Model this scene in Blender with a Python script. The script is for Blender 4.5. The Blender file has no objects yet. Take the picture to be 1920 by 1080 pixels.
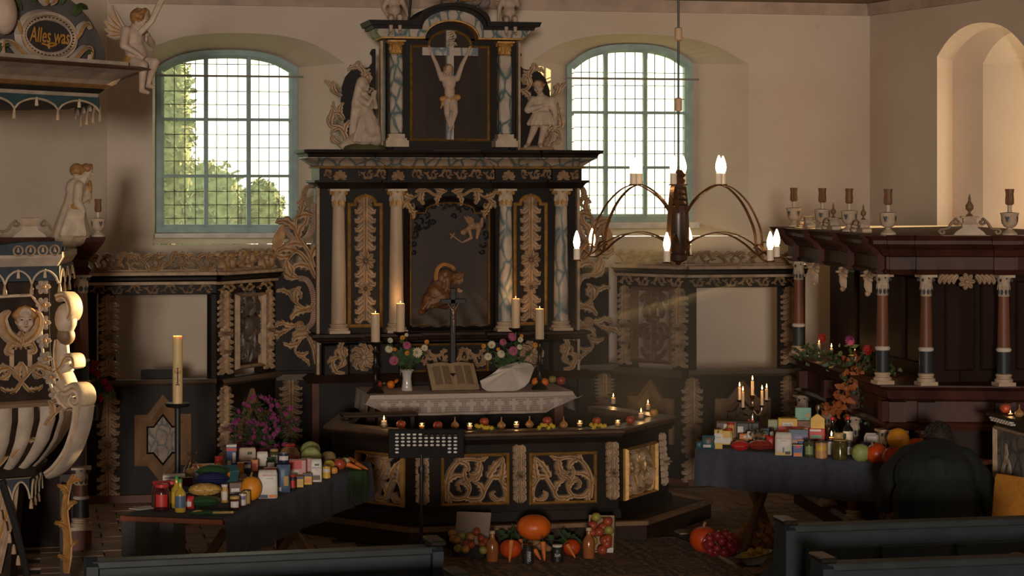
import bpy, bmesh, math, random
import numpy as np
from mathutils import Vector, Matrix
random.seed(7)
PI = math.pi
sin, cos, rad = math.sin, math.cos, math.radians
SC = bpy.context.scene
COL = SC.collection
# camera
F, YH, PSI = 4200.0, 340.0, rad(12.0)
CAM = Vector((-3.53, -19.28, 2.64))
FWD = Vector((sin(PSI), cos(PSI), 0)); RGT = Vector((cos(PSI), -sin(PSI), 0)); UP = Vector((0, 0, 1))
cd = bpy.data.cameras.new('camera'); cam = bpy.data.objects.new('camera', cd); COL.objects.link(cam)
cd.sensor_width = 36; cd.lens = F/1920*36; cd.shift_y = -(540-YH)/1920; cd.clip_end = 200
cam.location = CAM; cam.rotation_euler = (PI/2, 0, -PSI); SC.camera = cam
# light
SC.view_settings.view_transform = 'Standard'; SC.view_settings.look = 'None'
SC.view_settings.gamma = 1; SC.view_settings.exposure = 0.35; SC.view_settings.use_curve_mapping = False
wd = bpy.data.worlds.new('sky'); SC.world = wd; wd.use_nodes = True
bg = wd.node_tree.nodes['Background']; bg.inputs[0].default_value = (1.0, .93, .76, 1); bg.inputs[1].default_value = 2.4
def lamp(name, typ, loc, energy, col, look=None, size=.1, sizey=None, angle=None):
    l = bpy.data.lights.new(name, typ); o = bpy.data.objects.new(name, l); COL.objects.link(o)
    o.location = loc; l.energy = energy; l.color = col
    if typ == 'AREA':
        l.size = size
        if sizey: l.shape = 'RECTANGLE'; l.size_y = sizey
    elif typ == 'SUN': l.angle = angle or .01
    else: l.shadow_soft_size = size
    if look is not None: o.rotation_euler = (Vector(look)-Vector(loc)).to_track_quat('-Z', 'Y').to_euler()
    return o
SUN_DIR = Vector((-8.75, -4.7, -1.54))
lamp('sun', 'SUN', (10, 10, 8), 22.0, (1.0, .70, .34), look=Vector((10, 10, 8))+SUN_DIR, angle=.012)
lamp('nave_west_window_daylight', 'AREA', (-6.2, -31, 3.0), 2200, (1.0, .89, .77), look=(-1.2, 0, 2.3), size=1.3, sizey=1.3)
lamp('nave_south_window_daylight', 'AREA', (6.6, -12, 3.3), 48, (1.0, .82, .56), look=(-2, -2, 2.0), size=1.6, sizey=1.8)
# pixel helpers
def ray(px, py): return FWD + RGT*((px-960)/F) + UP*((YH-py)/F)
def W(px, py, w): return CAM + ray(px, py)*w
def on_plane(px, py, p0, n):
    d = ray(px, py); p0 = Vector(p0); n = Vector(n); return CAM + d*((p0-CAM).dot(n)/d.dot(n))
def on_y(px, py, y): return on_plane(px, py, (0, y, 0), (0, 1, 0))
def on_z(px, py, z): return on_plane(px, py, (0, 0, z), (0, 0, 1))
def RX(px, y=0.0, py=450): return on_y(px, py, y).x
def RZ(py, y=0.0, px=842): return on_y(px, py, y).z
def pix(p):
    v = Vector(p)-CAM; w = v.dot(FWD); return (960+F*v.dot(RGT)/w, YH-F*v.z/w, w)
# materials
MATS = {}
def mat(name, col, rough=.6, metal=0.0, var=.18, scale=9.0, bump=.15, spec=.4, col2=None, stretch=None, emit=None, estr=0, sss=0, trans=0, alpha=1, detail=4, sharp=None, coat=0):
    if name in MATS: return MATS[name]
    m = bpy.data.materials.new(name); m.use_nodes = True; nt = m.node_tree; N = nt.nodes; L = nt.links
    b = N['Principled BSDF']; MATS[name] = m; m['b'] = 1
    b.inputs['Roughness'].default_value = rough; b.inputs['Metallic'].default_value = metal
    b.inputs['Specular IOR Level'].default_value = spec
    if trans: b.inputs['Transmission Weight'].default_value = trans
    if alpha < 1: b.inputs['Alpha'].default_value = alpha
    if coat: b.inputs['Coat Weight'].default_value = coat
    if sss: b.inputs['Subsurface Weight'].default_value = sss; b.inputs['Subsurface Radius'].default_value = (.03, .014, .006); b.inputs['Subsurface Scale'].default_value = 1
    if emit: b.inputs['Emission Color'].default_value = (*emit, 1); b.inputs['Emission Strength'].default_value = estr
    c1 = tuple(max(0, c*(1-var)) for c in col) if col2 is None else col
    c2 = tuple(min(1, c*(1+var)) for c in col) if col2 is None else col2
    if var == 0 and col2 is None:
        b.inputs['Base Color'].default_value = (*col, 1); return m
    tc = N.new('ShaderNodeTexCoord'); mp = N.new('ShaderNodeMapping'); ns = N.new('ShaderNodeTexNoise'); cr = N.new('ShaderNodeValToRGB')
    L.new(tc.outputs['Object'], mp.inputs[0]); L.new(mp.outputs[0], ns.inputs[0])
    if stretch: mp.inputs['Scale'].default_value = stretch
    ns.inputs['Scale'].default_value = scale; ns.inputs['Detail'].default_value = detail
    lo, hi = sharp or (.32, .68)
    cr.color_ramp.elements[0].position = lo; cr.color_ramp.elements[1].position = hi
    cr.color_ramp.elements[0].color = (*c1, 1); cr.color_ramp.elements[1].color = (*c2, 1)
    L.new(ns.outputs[0], cr.inputs[0]); L.new(cr.outputs[0], b.inputs['Base Color'])
    if bump:
        bp = N.new('ShaderNodeBump'); bp.inputs['Strength'].default_value = bump; bp.inputs['Distance'].default_value = .01
        L.new(ns.outputs[0], bp.inputs['Height']); L.new(bp.outputs[0], b.inputs['Normal'])
    return m
# mesh builder
class MB:
    def __init__(s): s.v = []; s.f = []; s.m = []; s.X = None; s.mi = 0; s.clip = None
    def pt(s, p):
        s.v.append(tuple(s.X @ Vector(p)) if s.X is not None else tuple(p)); return len(s.v)-1
    def face(s, idx, mi=None): s.f.append(tuple(idx)); s.m.append(s.mi if mi is None else mi)
    def poly(s, pts, mi=None): s.face([s.pt(p) for p in pts], mi)
    def grid(s, rows, closed=False, mi=None, rowclosed=False):
        ids = [[s.pt(p) for p in r] for r in rows]
        n = len(rows[0]); R = len(rows)
        for i in range(R if rowclosed else R-1):
            a, b = ids[i], ids[(i+1) % R]
            for j in range(n if closed else n-1):
                k = (j+1) % n; s.face((a[j], a[k], b[k], b[j]), mi)
        return ids
    def box(s, a, b, mi=None):
        x0, y0, z0 = a; x1, y1, z1 = b
        i = [s.pt(p) for p in ((x0,y0,z0),(x1,y0,z0),(x1,y1,z0),(x0,y1,z0),(x0,y0,z1),(x1,y0,z1),(x1,y1,z1),(x0,y1,z1))]
        for q in ((3,2,1,0),(4,5,6,7),(0,1,5,4),(1,2,6,5),(2,3,7,6),(3,0,4,7)): s.face([i[k] for k in q], mi)
        return s
    def cbox(s, c, d, mi=None): return s.box([c[k]-d[k]/2 for k in range(3)], [c[k]+d[k]/2 for k in range(3)], mi)
    def rbox(s, a, b, r, mi=None):
        """box with chamfered vertical edges and edges"""
        x0, y0, z0 = a; x1, y1, z1 = b
        def ring(z, k): return [(x0+r,y0+k,z),(x1-r,y0+k,z),(x1-k,y0+r,z),(x1-k,y1-r,z),(x1-r,y1-k,z),(x0+r,y1-k,z),(x0+k,y1-r,z),(x0+k,y0+r,z)]
        g = s.grid([ring(z0, r*.6), ring(z0+r, 0), ring(z1-r, 0), ring(z1, r*.6)], True, mi)
        s.face(list(reversed(g[0])), mi); s.face(g[-1], mi); return s
    def lathe(s, prof, n=16, c=(0,0,0), mi=None, caps=True, axis='z', wob=None):
        rows = []
        for r, h in prof:
            row = []
            for i in range(n):
                a = 2*PI*i/n; k = 1 if wob is None else wob(a, h)
                p = (c[0]+r*k*cos(a), c[1]+r*k*sin(a), c[2]+h) if axis == 'z' else ((c[0]+h, c[1]+r*k*cos(a), c[2]+r*k*sin(a)) if axis == 'x' else (c[0]+r*k*sin(a), c[1]+h, c[2]+r*k*cos(a)))
                row.append(p)
            rows.append(row)
        g = s.grid(rows, True, mi)
        if caps: s.face(list(reversed(g[0])), mi); s.face(g[-1], mi)
        return s
    def tube(s, pts, r, n=6, mi=None, caps=True, flat=1.0):
        pts = [Vector(p) for p in pts]; rows = []; prev = None
        for i, p in enumerate(pts):
            t = (pts[min(i+1, len(pts)-1)]-pts[max(i-1, 0)]).normalized()
            if prev is None: prev = t.orthogonal().normalized()
            else: prev = (prev-t*prev.dot(t)); prev = prev.normalized() if prev.length > 1e-6 else t.orthogonal().normalized()
            q = t.cross(prev); ri = r[i] if isinstance(r, (list, tuple)) else r
            rows.append([p+(prev*cos(2*PI*k/n)+q*sin(2*PI*k/n)*flat)*ri for k in range(n)])
        g = s.grid(rows, True, mi)
        if caps: s.face(list(reversed(g[0])), mi); s.face(g[-1], mi)
        return s
    def sphere(s, c, r, n=12, m=8, mi=None, f=None):
        rx, ry, rz = (r, r, r) if not isinstance(r, (list, tuple)) else r
        rows = []
        for j in range(1, m):
            b = PI*j/m; row = []
            for i in range(n):
                a = 2*PI*i/n; k = 1 if f is None else f(a, b)
                row.append((c[0]+rx*k*sin(b)*cos(a), c[1]+ry*k*sin(b)*sin(a), c[2]-rz*cos(b)*(k if f else 1)))
            rows.append(row)
        g = s.grid(rows, True, mi)
        a = s.pt((c[0], c[1], c[2]-rz)); b = s.pt((c[0], c[1], c[2]+rz))
        if f: s.v[a] = tuple((s.X @ Vector((c[0], c[1], c[2]-rz*f(0, 0)))) if s.X is not None else (c[0], c[1], c[2]-rz*f(0, 0))); s.v[b] = tuple((s.X @ Vector((c[0], c[1], c[2]+rz*f(0, PI)))) if s.X is not None else (c[0], c[1], c[2]+rz*f(0, PI)))
        for i in range(n):
            k = (i+1) % n; s.face((a, g[0][k], g[0][i]), mi); s.face((b, g[-1][i], g[-1][k]), mi)
        return s
    def extrude(s, pts, y0, y1, mi=None, mis=None):
        """polygon in the xz plane, between y0 (front) and y1 (back)"""
        n = len(pts); A = [s.pt((p[0], y0, p[1])) for p in pts]; B = [s.pt((p[0], y1, p[1])) for p in pts]
        s.face(A, mi); s.face(list(reversed(B)), mi)
        for i in range(n): k = (i+1) % n; s.face((A[k], A[i], B[i], B[k]), mis if mis is not None else mi)
        return s
    def sweep(s, prof, path, closed=False, mi=None, caps=True, up=None):
        """profile (out, z) carried along a horizontal path of (x, y); out is to the right of travel"""
        n = len(path); rows = []
        for i in range(n):
            p = Vector((path[i][0], path[i][1]))
            a = Vector(path[(i-1) % n][:2]) if (closed or i > 0) else None; b = Vector(path[(i+1) % n][:2]) if (closed or i < n-1) else None
            d1 = (p-a).normalized() if a is not None else (b-p).normalized(); d2 = (b-p).normalized() if b is not None else d1
            n1 = Vector((d1.y, -d1.x)); n2 = Vector((d2.y, -d2.x)); nn = (n1+n2); nn = nn.normalized() if nn.length > 1e-5 else n1
            k = 1/max(.3, nn.dot(n1)); zo = path[i][2] if len(path[i]) > 2 else 0
            rows.append([(p.x+nn.x*o*k, p.y+nn.y*o*k, z+zo) for o, z in prof])
        g = s.grid(rows, True, mi, rowclosed=closed)
        if caps and not closed: s.face(list(reversed(g[0])), mi); s.face(g[-1], mi)
        return s
    def frame2d(s, outl, w, y0, y1, mi=None, closed=True):
        """moulding of width w inside a 2-D outline (xz), from y0 front to y1 back"""
        n = len(outl); inn = inset(outl, w, closed); mid = inset(outl, w*.5, closed)
        rows = [[(p[0], y1, p[1]) for p in outl], [(p[0], y0, p[1]) for p in outl], [(p[0], y0-(y1-y0)*.6, p[1]) for p in mid], [(p[0], y0, p[1]) for p in inn], [(p[0], y1, p[1]) for p in inn]]
        s.grid(rows, closed, mi); return s
    # leaf-like relief strip: spine in xz, relief towards -y
    def leaf(s, sp, w, d, lob=0, y=0.0, amp=.45, rib=None, thick=0.0, sides=(1, 1), mi=None):
        n = len(sp); rows = []
        for i in range(n):
            a = sp[max(i-1, 0)]; b = sp[min(i+1, n-1)]; tx, tz = b[0]-a[0], b[1]-a[1]; l = math.hypot(tx, tz) or 1; nx, nz = -tz/l, tx/l
            t = i/(n-1); wi = w(t) if callable(w) else w[i]
            k = 1.0
            if lob:
                q = (t*lob) % 1.0; k = 1-amp+amp*(1-abs(q-.62)/.62 if q < .62 else max(0, 1-(q-.62)/.38))*1.25
            wl = wi*k*sides[0]; wr = wi*k*sides[1]; x, z = sp[i]; di = d*(.35+.65*min(1, wi/(max(1e-6, w(.4) if callable(w) else max(w)))))
            row = [(x+nx*wl, y, z+nz*wl), (x+nx*wl*.62, y-di*.8, z+nz*wl*.62), (x+nx*wl*.2, y-di*.62, z+nz*wl*.2), (x, y-di, z), (x-nx*wr*.2, y-di*.62, z-nz*wr*.2), (x-nx*wr*.62, y-di*.8, z-nz*wr*.62), (x-nx*wr, y, z-nz*wr)]
            if thick: row += [(x-nx*wr*.8, y+thick, z-nz*wr*.8), (x+nx*wl*.8, y+thick, z+nz*wl*.8)]
            if s.clip: c = s.clip; row = [(min(max(p[0], c[0]), c[1]), p[1], min(max(p[2], c[2]), c[3])) for p in row]
            rows.append(row)
        ids = [[s.pt(p) for p in r] for r in rows]; M = len(rows[0])
        for i in range(n-1):
            for j in range(M if thick else M-1):
                k = (j+1) % M; s.face((ids[i][j], ids[i+1][j], ids[i+1][k], ids[i][k]), rib if (rib is not None and j in (2, 3)) else (s.mi if mi is None else mi))
        return s
    def build(s, name, m, parent=None, smooth=False, origin=None, world=False, sharp=40):
        me = bpy.data.meshes.new(name); V = s.v
        if parent is not None and world:
            M = wm(parent).inverted(); V = [tuple(M @ Vector(p)) for p in V]
        if parent is None and origin is not None: V = [(p[0]-origin[0], p[1]-origin[1], p[2]-origin[2]) for p in V]
        me.from_pydata(V, [], s.f)
        for q in (m if isinstance(m, (list, tuple)) else [m]): me.materials.append(q)
        if any(s.m): me.polygons.foreach_set('material_index', s.m)
        if smooth:
            me.polygons.foreach_set('use_smooth', [True]*len(me.polygons))
            if sharp: me.set_sharp_from_angle(angle=rad(sharp))
        me.update(); o = bpy.data.objects.new(name, me); COL.objects.link(o)
        if parent is not None: o.parent = parent
        elif origin is not None: o.location = origin
        return o
def wm(o):
    M = o.matrix_basis.copy()
    while o.parent: o = o.parent; M = o.matrix_basis @ M
    return M
def inset(pts, w, closed=True):
    n = len(pts); out = []
    area = sum(pts[i][0]*pts[(i+1) % n][1]-pts[(i+1) % n][0]*pts[i][1] for i in range(n)); sg = 1 if area > 0 else -1
    for i in range(n):
        p = Vector(pts[i][:2]); a = Vector(pts[i-1][:2]) if (closed or i > 0) else None; b = Vector(pts[(i+1) % n][:2]) if (closed or i < n-1) else None
        d1 = (p-a).normalized() if a is not None else (b-p).normalized(); d2 = (b-p).normalized() if b is not None else d1
        n1 = Vector((-d1.y, d1.x))*sg; n2 = Vector((-d2.y, d2.x))*sg; q = n1+n2; q = q.normalized() if q.length > 1e-5 else n1
        k = w/max(.35, q.dot(n1)); out.append((p.x+q.x*k, p.y+q.y*k))
    return out
def tag(o, label=None, cat=None, group=None, kind=None):
    if label: o['label'] = label
    if cat: o['category'] = cat
    if group: o['group'] = group
    if kind: o['kind'] = kind
    return o
def thing(name, label, cat, loc=(0, 0, 0), rz=0.0, group=None, kind=None):
    o = bpy.data.objects.new(name, None); COL.objects.link(o); o.location = loc; o.rotation_euler = (0, 0, rz); o.empty_display_size = .1
    return tag(o, label, cat, group, kind)
def dup(root, loc=None, rz=None, label=None, group=None, scale=None):
    r = root.copy(); COL.objects.link(r)
    if loc is not None: r.location = loc
    if rz is not None: r.rotation_euler = (0, 0, rz)
    if scale is not None: r.scale = (scale,)*3 if not isinstance(scale, (tuple, list)) else scale
    if label: r['label'] = label
    if group: r['group'] = group
    for ch in list(root.children):
        c = ch.copy(); COL.objects.link(c); c.parent = r
        for g in list(ch.children): d = g.copy(); COL.objects.link(d); d.parent = c
    return r
def copypart(o, parent, M):
    c = o.copy(); COL.objects.link(c); c.parent = parent; c.matrix_basis = M; return c
def arc(cx, cz, r, a0, a1, n, rz=None): return [(cx+r*cos(a0+(a1-a0)*i/n), cz+(rz or r)*sin(a0+(a1-a0)*i/n)) for i in range(n+1)]
def spiral(cx, cz, r0, r1, a0, a1, n): return [(cx+(r0+(r1-r0)*(i/n)**.9)*cos(a0+(a1-a0)*i/n), cz+(r0+(r1-r0)*(i/n)**.9)*sin(a0+(a1-a0)*i/n)) for i in range(n+1)]
def bez(p0, p1, p2, p3, n=10):
    o = []
    for i in range(n+1):
        t = i/n; a, b, c, d = (1-t)**3, 3*t*(1-t)**2, 3*t*t*(1-t), t**3
        o.append(tuple(a*p0[k]+b*p1[k]+c*p2[k]+d*p3[k] for k in range(len(p0))))
    return o
def smooth_path(pts, n=6):
    """Catmull-Rom through points of any dimension"""
    out = []; P = [pts[0]]+list(pts)+[pts[-1]]
    for i in range(1, len(P)-2):
        for j in range(n):
            t = j/n; out.append(tuple(.5*((2*P[i][k])+(-P[i-1][k]+P[i+1][k])*t+(2*P[i-1][k]-5*P[i][k]+4*P[i+1][k]-P[i+2][k])*t*t+(-P[i-1][k]+3*P[i][k]-3*P[i+1][k]+P[i+2][k])*t**3) for k in range(len(pts[0]))))
    out.append(tuple(pts[-1])); return out
def text_mesh(s, size, m, name, parent, M, extr=.0006, align='CENTER', shear=0, bold=0):
    c = bpy.data.curves.new('t', 'FONT'); c.body = s; c.size = size; c.align_x = align; c.align_y = 'CENTER'; c.extrude = extr; c.shear = shear; c.offset = bold; c.resolution_u = 2
    t = bpy.data.objects.new('t', c); COL.objects.link(t)
    me = bpy.data.meshes.new_from_object(t.evaluated_get(bpy.context.evaluated_depsgraph_get())); bpy.data.objects.remove(t)
    me.name = name; me.materials.clear(); me.materials.append(m); o = bpy.data.objects.new(name, me); COL.objects.link(o); o.parent = parent; o.matrix_basis = M; return o
FRONT = Matrix.Rotation(PI/2, 4, 'X')     # text plane -> xz plane facing -y
# organic bodies: capsules and ellipsoids fused into one skin
def organic(name, prims, mats, voxel, parent=None, smooth=4, loc=(0, 0, 0), bump=None, mb_extra=None):
    mb = MB(); segs = []
    for pr in prims:
        mi = pr[-1]
        if pr[0] == 'c':
            p0, p1, r0, r1 = Vector(pr[1]), Vector(pr[2]), pr[3], pr[4]; d = p1-p0; L = d.length or 1e-4; rows = []
            q = d.to_track_quat('Z', 'X') if L > 1e-4 else Matrix.Identity(3).to_quaternion()
            prof = [(r0*sin(a), -r0*cos(a)) for a in (.35, .8, 1.25)]+[(r0, 0), (r1, L)]+[(r1*sin(a), L+r1*cos(a)) for a in (1.25, .8, .35)]
            mb.X = Matrix.Translation(p0) @ q.to_matrix().to_4x4(); mb.lathe(prof, 10); mb.X = None
            segs.append((p0, p1, r0, r1, mi))
        else:
            c, r = Vector(pr[1]), pr[2]; R = pr[3] if len(pr) > 4 and pr[3] is not None else Matrix.Identity(3)
            mb.X = Matrix.Translation(c) @ R.to_4x4(); mb.sphere((0, 0, 0), list(r), 12, 9); mb.X = None
            ax = max(range(3), key=lambda k: r[k]); v = R.col[ax]*(r[ax]*.6); mn = sorted(r)[1]
            segs.append((c-v, c+v, mn*.8, mn*.8, mi))
    tmp = mb.build(name, mats[0])
    md = tmp.modifiers.new('r', 'REMESH'); md.mode = 'VOXEL'; md.voxel_size = voxel
    if smooth: sm = tmp.modifiers.new('s', 'SMOOTH'); sm.iterations = smooth; sm.factor = .5
    dg = bpy.context.evaluated_depsgraph_get(); dg.update()
    me = bpy.data.meshes.new_from_object(tmp.evaluated_get(dg)); old = tmp.data; bpy.data.objects.remove(tmp); bpy.data.meshes.remove(old)
    me.name = name; me.materials.clear()
    for m in mats: me.materials.append(m)
    n = len(me.polygons); C = np.empty(n*3); me.polygons.foreach_get('center', C); C = C.reshape(-1, 3)
    if len(mats) > 1:
        best = np.full(n, 1e9); idx = np.zeros(n, int)
        for p0, p1, r0, r1, mi in segs:
            a = np.array(p0); d = np.array(p1)-a; L2 = max(1e-9, d@d); t = np.clip(((C-a)@d)/L2, 0, 1)
            ds = np.linalg.norm(C-(a+t[:, None]*d), axis=1)-(r0+(r1-r0)*t); k = ds < best; best[k] = ds[k]; idx[k] = mi
        me.polygons.foreach_set('material_index', idx.tolist())
    me.polygons.foreach_set('use_smooth', [True]*n); me.update()
    o = bpy.data.objects.new(name, me); COL.objects.link(o)
    if parent is not None: o.parent = parent
    o.location = loc
    return o
def rotm(ax, a): return Matrix.Rotation(a, 3, ax)
# palette
def plaster():
    m = bpy.data.materials.new('plaster'); m.use_nodes = True; nt = m.node_tree; N = nt.nodes; L = nt.links; b = N['Principled BSDF']; b.inputs['Roughness'].default_value = .92; b.inputs['Specular IOR Level'].default_value = .15
    tc = N.new('ShaderNodeTexCoord'); n1 = N.new('ShaderNodeTexNoise'); n1.inputs['Scale'].default_value = .9; n1.inputs['Detail'].default_value = 5
    n2 = N.new('ShaderNodeTexNoise'); n2.inputs['Scale'].default_value = 3.2; n2.inputs['Detail'].default_value = 8; n2.inputs['Roughness'].default_value = .7
    c1 = N.new('ShaderNodeValToRGB'); c1.color_ramp.elements[0].position = .35; c1.color_ramp.elements[1].position = .62
    c1.color_ramp.elements[0].color = (.60, .47, .36, 1); c1.color_ramp.elements[1].color = (.66, .54, .44, 1)
    c2 = N.new('ShaderNodeValToRGB'); c2.color_ramp.elements[0].position = .63; c2.color_ramp.elements[1].position = .80; c2.color_ramp.elements[0].color = (0, 0, 0, 1); c2.color_ramp.elements[1].color = (1, 1, 1, 1)
    mx = N.new('ShaderNodeMix'); mx.data_type = 'RGBA'; mx.inputs['B'].default_value = (.36, .27, .17, 1)
    mm = N.new('ShaderNodeMath'); mm.operation = 'MULTIPLY'; mm.inputs[1].default_value = .45
    bp = N.new('ShaderNodeBump'); bp.inputs['Strength'].default_value = .25; bp.inputs['Distance'].default_value = .02
    L.new(tc.outputs['Object'], n1.inputs[0]); L.new(tc.outputs['Object'], n2.inputs[0]); L.new(n1.outputs[0], c1.inputs[0]); L.new(n2.outputs[0], c2.inputs[0])
    L.new(c2.outputs[0], mm.inputs[0]); L.new(mm.outputs[0], mx.inputs['Factor']); L.new(c1.outputs[0], mx.inputs['A']); L.new(mx.outputs['Result'], b.inputs['Base Color'])
    L.new(n2.outputs[0], bp.inputs['Height']); L.new(bp.outputs[0], b.inputs['Normal']); return m
PLASTER = plaster()
def marble(name, c1, c2, cv, scale=6.0):
    """painted marbling: crossing veins over a blotched ground"""
    m = bpy.data.materials.new(name); m.use_nodes = True; nt = m.node_tree; N = nt.nodes; L = nt.links; b = N['Principled BSDF']; b.inputs['Roughness'].default_value = .5
    tc = N.new('ShaderNodeTexCoord'); n1 = N.new('ShaderNodeTexNoise'); n1.inputs['Scale'].default_value = scale; n1.inputs['Detail'].default_value = 4
    vo = N.new('ShaderNodeTexVoronoi'); vo.feature = 'DISTANCE_TO_EDGE'; vo.inputs['Scale'].default_value = scale*1.1
    mp = N.new('ShaderNodeMapping'); mp.inputs['Rotation'].default_value = (0, .6, 0); mp.inputs['Scale'].default_value = (1.6, 1.2, .8)
    ad = N.new('ShaderNodeMix'); ad.data_type = 'RGBA'; ad.blend_type = 'ADD'; ad.inputs['Factor'].default_value = .12
    cr = N.new('ShaderNodeValToRGB'); cr.color_ramp.elements[0].position = .02; cr.color_ramp.elements[1].position = .13; cr.color_ramp.elements[0].color = (1, 1, 1, 1); cr.color_ramp.elements[1].color = (0, 0, 0, 1)
    c = N.new('ShaderNodeValToRGB'); c.color_ramp.elements[0].position = .38; c.color_ramp.elements[1].position = .62; c.color_ramp.elements[0].color = (*c1, 1); c.color_ramp.elements[1].color = (*c2, 1)
    mx = N.new('ShaderNodeMix'); mx.data_type = 'RGBA'; mx.inputs['B'].default_value = (*cv, 1)
    L.new(tc.outputs['Object'], mp.inputs[0]); L.new(mp.outputs[0], ad.inputs['A']); L.new(n1.outputs['Color'], ad.inputs['B']); L.new(ad.outputs['Result'], vo.inputs['Vector']); L.new(tc.outputs['Object'], n1.inputs['Vector'])
    L.new(vo.outputs['Distance'], cr.inputs[0]); L.new(cr.outputs[0], mx.inputs['Factor']); L.new(n1.outputs[0], c.inputs[0]); L.new(c.outputs[0], mx.inputs['A']); L.new(mx.outputs['Result'], b.inputs['Base Color'])
    MATS[name] = m; return m
BLACK = mat('ebonised_wood', (.014, .0085, .006), .5, var=.4, scale=5, bump=.2, stretch=(1, 1, .2), spec=.16)
DBROWN = mat('dark_brown_wood', (.030, .014, .008), .5, var=.35, scale=6, stretch=(1, 1, .2), spec=.2)
STALLW = mat('red_brown_wood', (.055, .017, .011), .5, var=.35, scale=6, stretch=(1, 1, .25), spec=.2)
CREAM = mat('cream_carving_paint', (.40, .27, .17), .6, var=.25, scale=14, bump=.2)
CREAM2 = mat('pale_carving_paint', (.50, .38, .27), .6, var=.2, scale=14, bump=.2)
GOLD = mat('gilding', (.44, .23, .06), .42, metal=.3, var=.3, scale=20, bump=.1)
OCHRE = mat('ochre_paint', (.40, .20, .06), .55, var=.25, scale=14)
COLP = mat('column_cream_paint', (.44, .32, .22), .55, var=.14, scale=7, stretch=(1, 1, .3))
MARBG = marble('green_veined_marbling', (.36, .27, .20), (.46, .36, .28), (.035, .085, .085), 6)
MARBP = marble('pale_marbling', (.40, .31, .24), (.48, .39, .31), (.10, .15, .16), 5)
MARBB = marble('brown_marbling', (.17, .11, .07), (.25, .18, .12), (.05, .045, .04), 9)
FLESH = mat('painted_flesh', (.46, .33, .25), .55, var=.12, scale=12, bump=.05)
STATUE = mat('statue_offwhite', (.50, .38, .28), .6, var=.18, scale=10, bump=.1)
HAIRG = mat('gilded_hair', (.32, .15, .05), .6, var=.3, scale=30, bump=.5)
REDP = mat('red_paint', (.16, .035, .02), .55)
BLUEP = mat('blue_grey_paint', (.028, .048, .062), .6, var=.25)
WHITEP = mat('white_paint', (.55, .47, .40), .6, var=.12)
TEAL = mat('teal_window_paint', (.30, .40, .39), .6, var=.12, scale=10)
LEAD = mat('lead_came', (.06, .07, .065), .6, var=.1)
IRON = mat('black_iron', (.012, .011, .011), .45, var=.2, spec=.5)
BRICK = mat('paving_brick', (.26, .17, .12), .8, var=.3, scale=7, bump=.3)
MORTAR = mat('mortar_joint', (.045, .03, .022), .95, var=.3, scale=20)
RIBP = [CREAM, GOLD]
# the setting
YW = 1.7; HC = 4.40
def outline(pts, counts):
    """px polyline corners -> resampled: list of segments each a px list, resampled to count"""
    out = []
    for seg, n in zip(pts, counts):
        d = [0]
        for a, b in zip(seg, seg[1:]): d.append(d[-1]+math.hypot(b[0]-a[0], b[1]-a[1]))
        for i in range(n):
            t = d[-1]*i/n; k = 0
            while k < len(d)-2 and d[k+1] < t: k += 1
            f = (t-d[k])/max(1e-6, d[k+1]-d[k]); a, b = seg[k], seg[k+1]; out.append((a[0]+(b[0]-a[0])*f, a[1]+(b[1]-a[1])*f))
    return out
CNT = (4, 20, 4, 6)
def segs(x0, x1, yb, sl, sr, pk, ypk):
    L = smooth_path([(x0, sl), (x0+(pk-x0)*.28, sl+(ypk-sl)*.62), (x0+(pk-x0)*.62, sl+(ypk-sl)*.93), (pk, ypk), (x1+(pk-x1)*.62, sr+(ypk-sr)*.93), (x1+(pk-x1)*.28, sr+(ypk-sr)*.62), (x1, sr)], 5)
    return [[(x0, yb), (x0, sl)], L, [(x1, sr), (x1, yb)], [(x1, yb), (x0, yb)]]
W1o, W1i = segs(286, 646, 457, 88, 118, 445, 62), segs(292, 557, 436, 127, 127, 424, 94)
W2o, W2i = segs(1000, 1404, 442, 112, 121, 1180, 64), segs(1061, 1297, 416, 124, 119, 1180, 83)
def to3(o, y): return [on_y(p[0], p[1], y) for p in o]
TN = .42
win3d = []
for o_, i_ in ((W1o, W1i), (W2o, W2i)): win3d.append((to3(outline(o_, CNT), YW), to3(outline(i_, CNT), YW+TN)))
mb = MB()
XL, XR = RX(201, YW, 300), on_y(1631, 14, YW).x
def strip(mb, x0, x1, z0, z1): mb.poly([(x0, YW, z0), (x1, YW, z0), (x1, YW, z1), (x0, YW, z1)])
edges = [XL]
for o3, i3 in win3d:
    pts = o3; x0 = pts[0].x; x1 = pts[24].x; zb = min(p.z for p in pts)
    strip(mb, edges[-1], x0, -.05, HC); strip(mb, x0, x1, -.05, zb)
    top = [pts[k] for k in range(4, 25)]
    for a, b in zip(top, top[1:]): mb.poly([(a.x, YW, a.z), (b.x, YW, b.z), (b.x, YW, HC), (a.x, YW, HC)])
    rows = [[o3[k] for k in range(len(o3))], [i3[k] for k in range(len(i3))]]
    mb.grid(rows, True)
    edges.append(x1)
strip(mb, edges[-1], XR, -.05, HC)
wb = mb.build('wall_back', PLASTER); tag(wb, 'plastered east wall with two deep arched window niches', 'wall', kind='structure')
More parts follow.
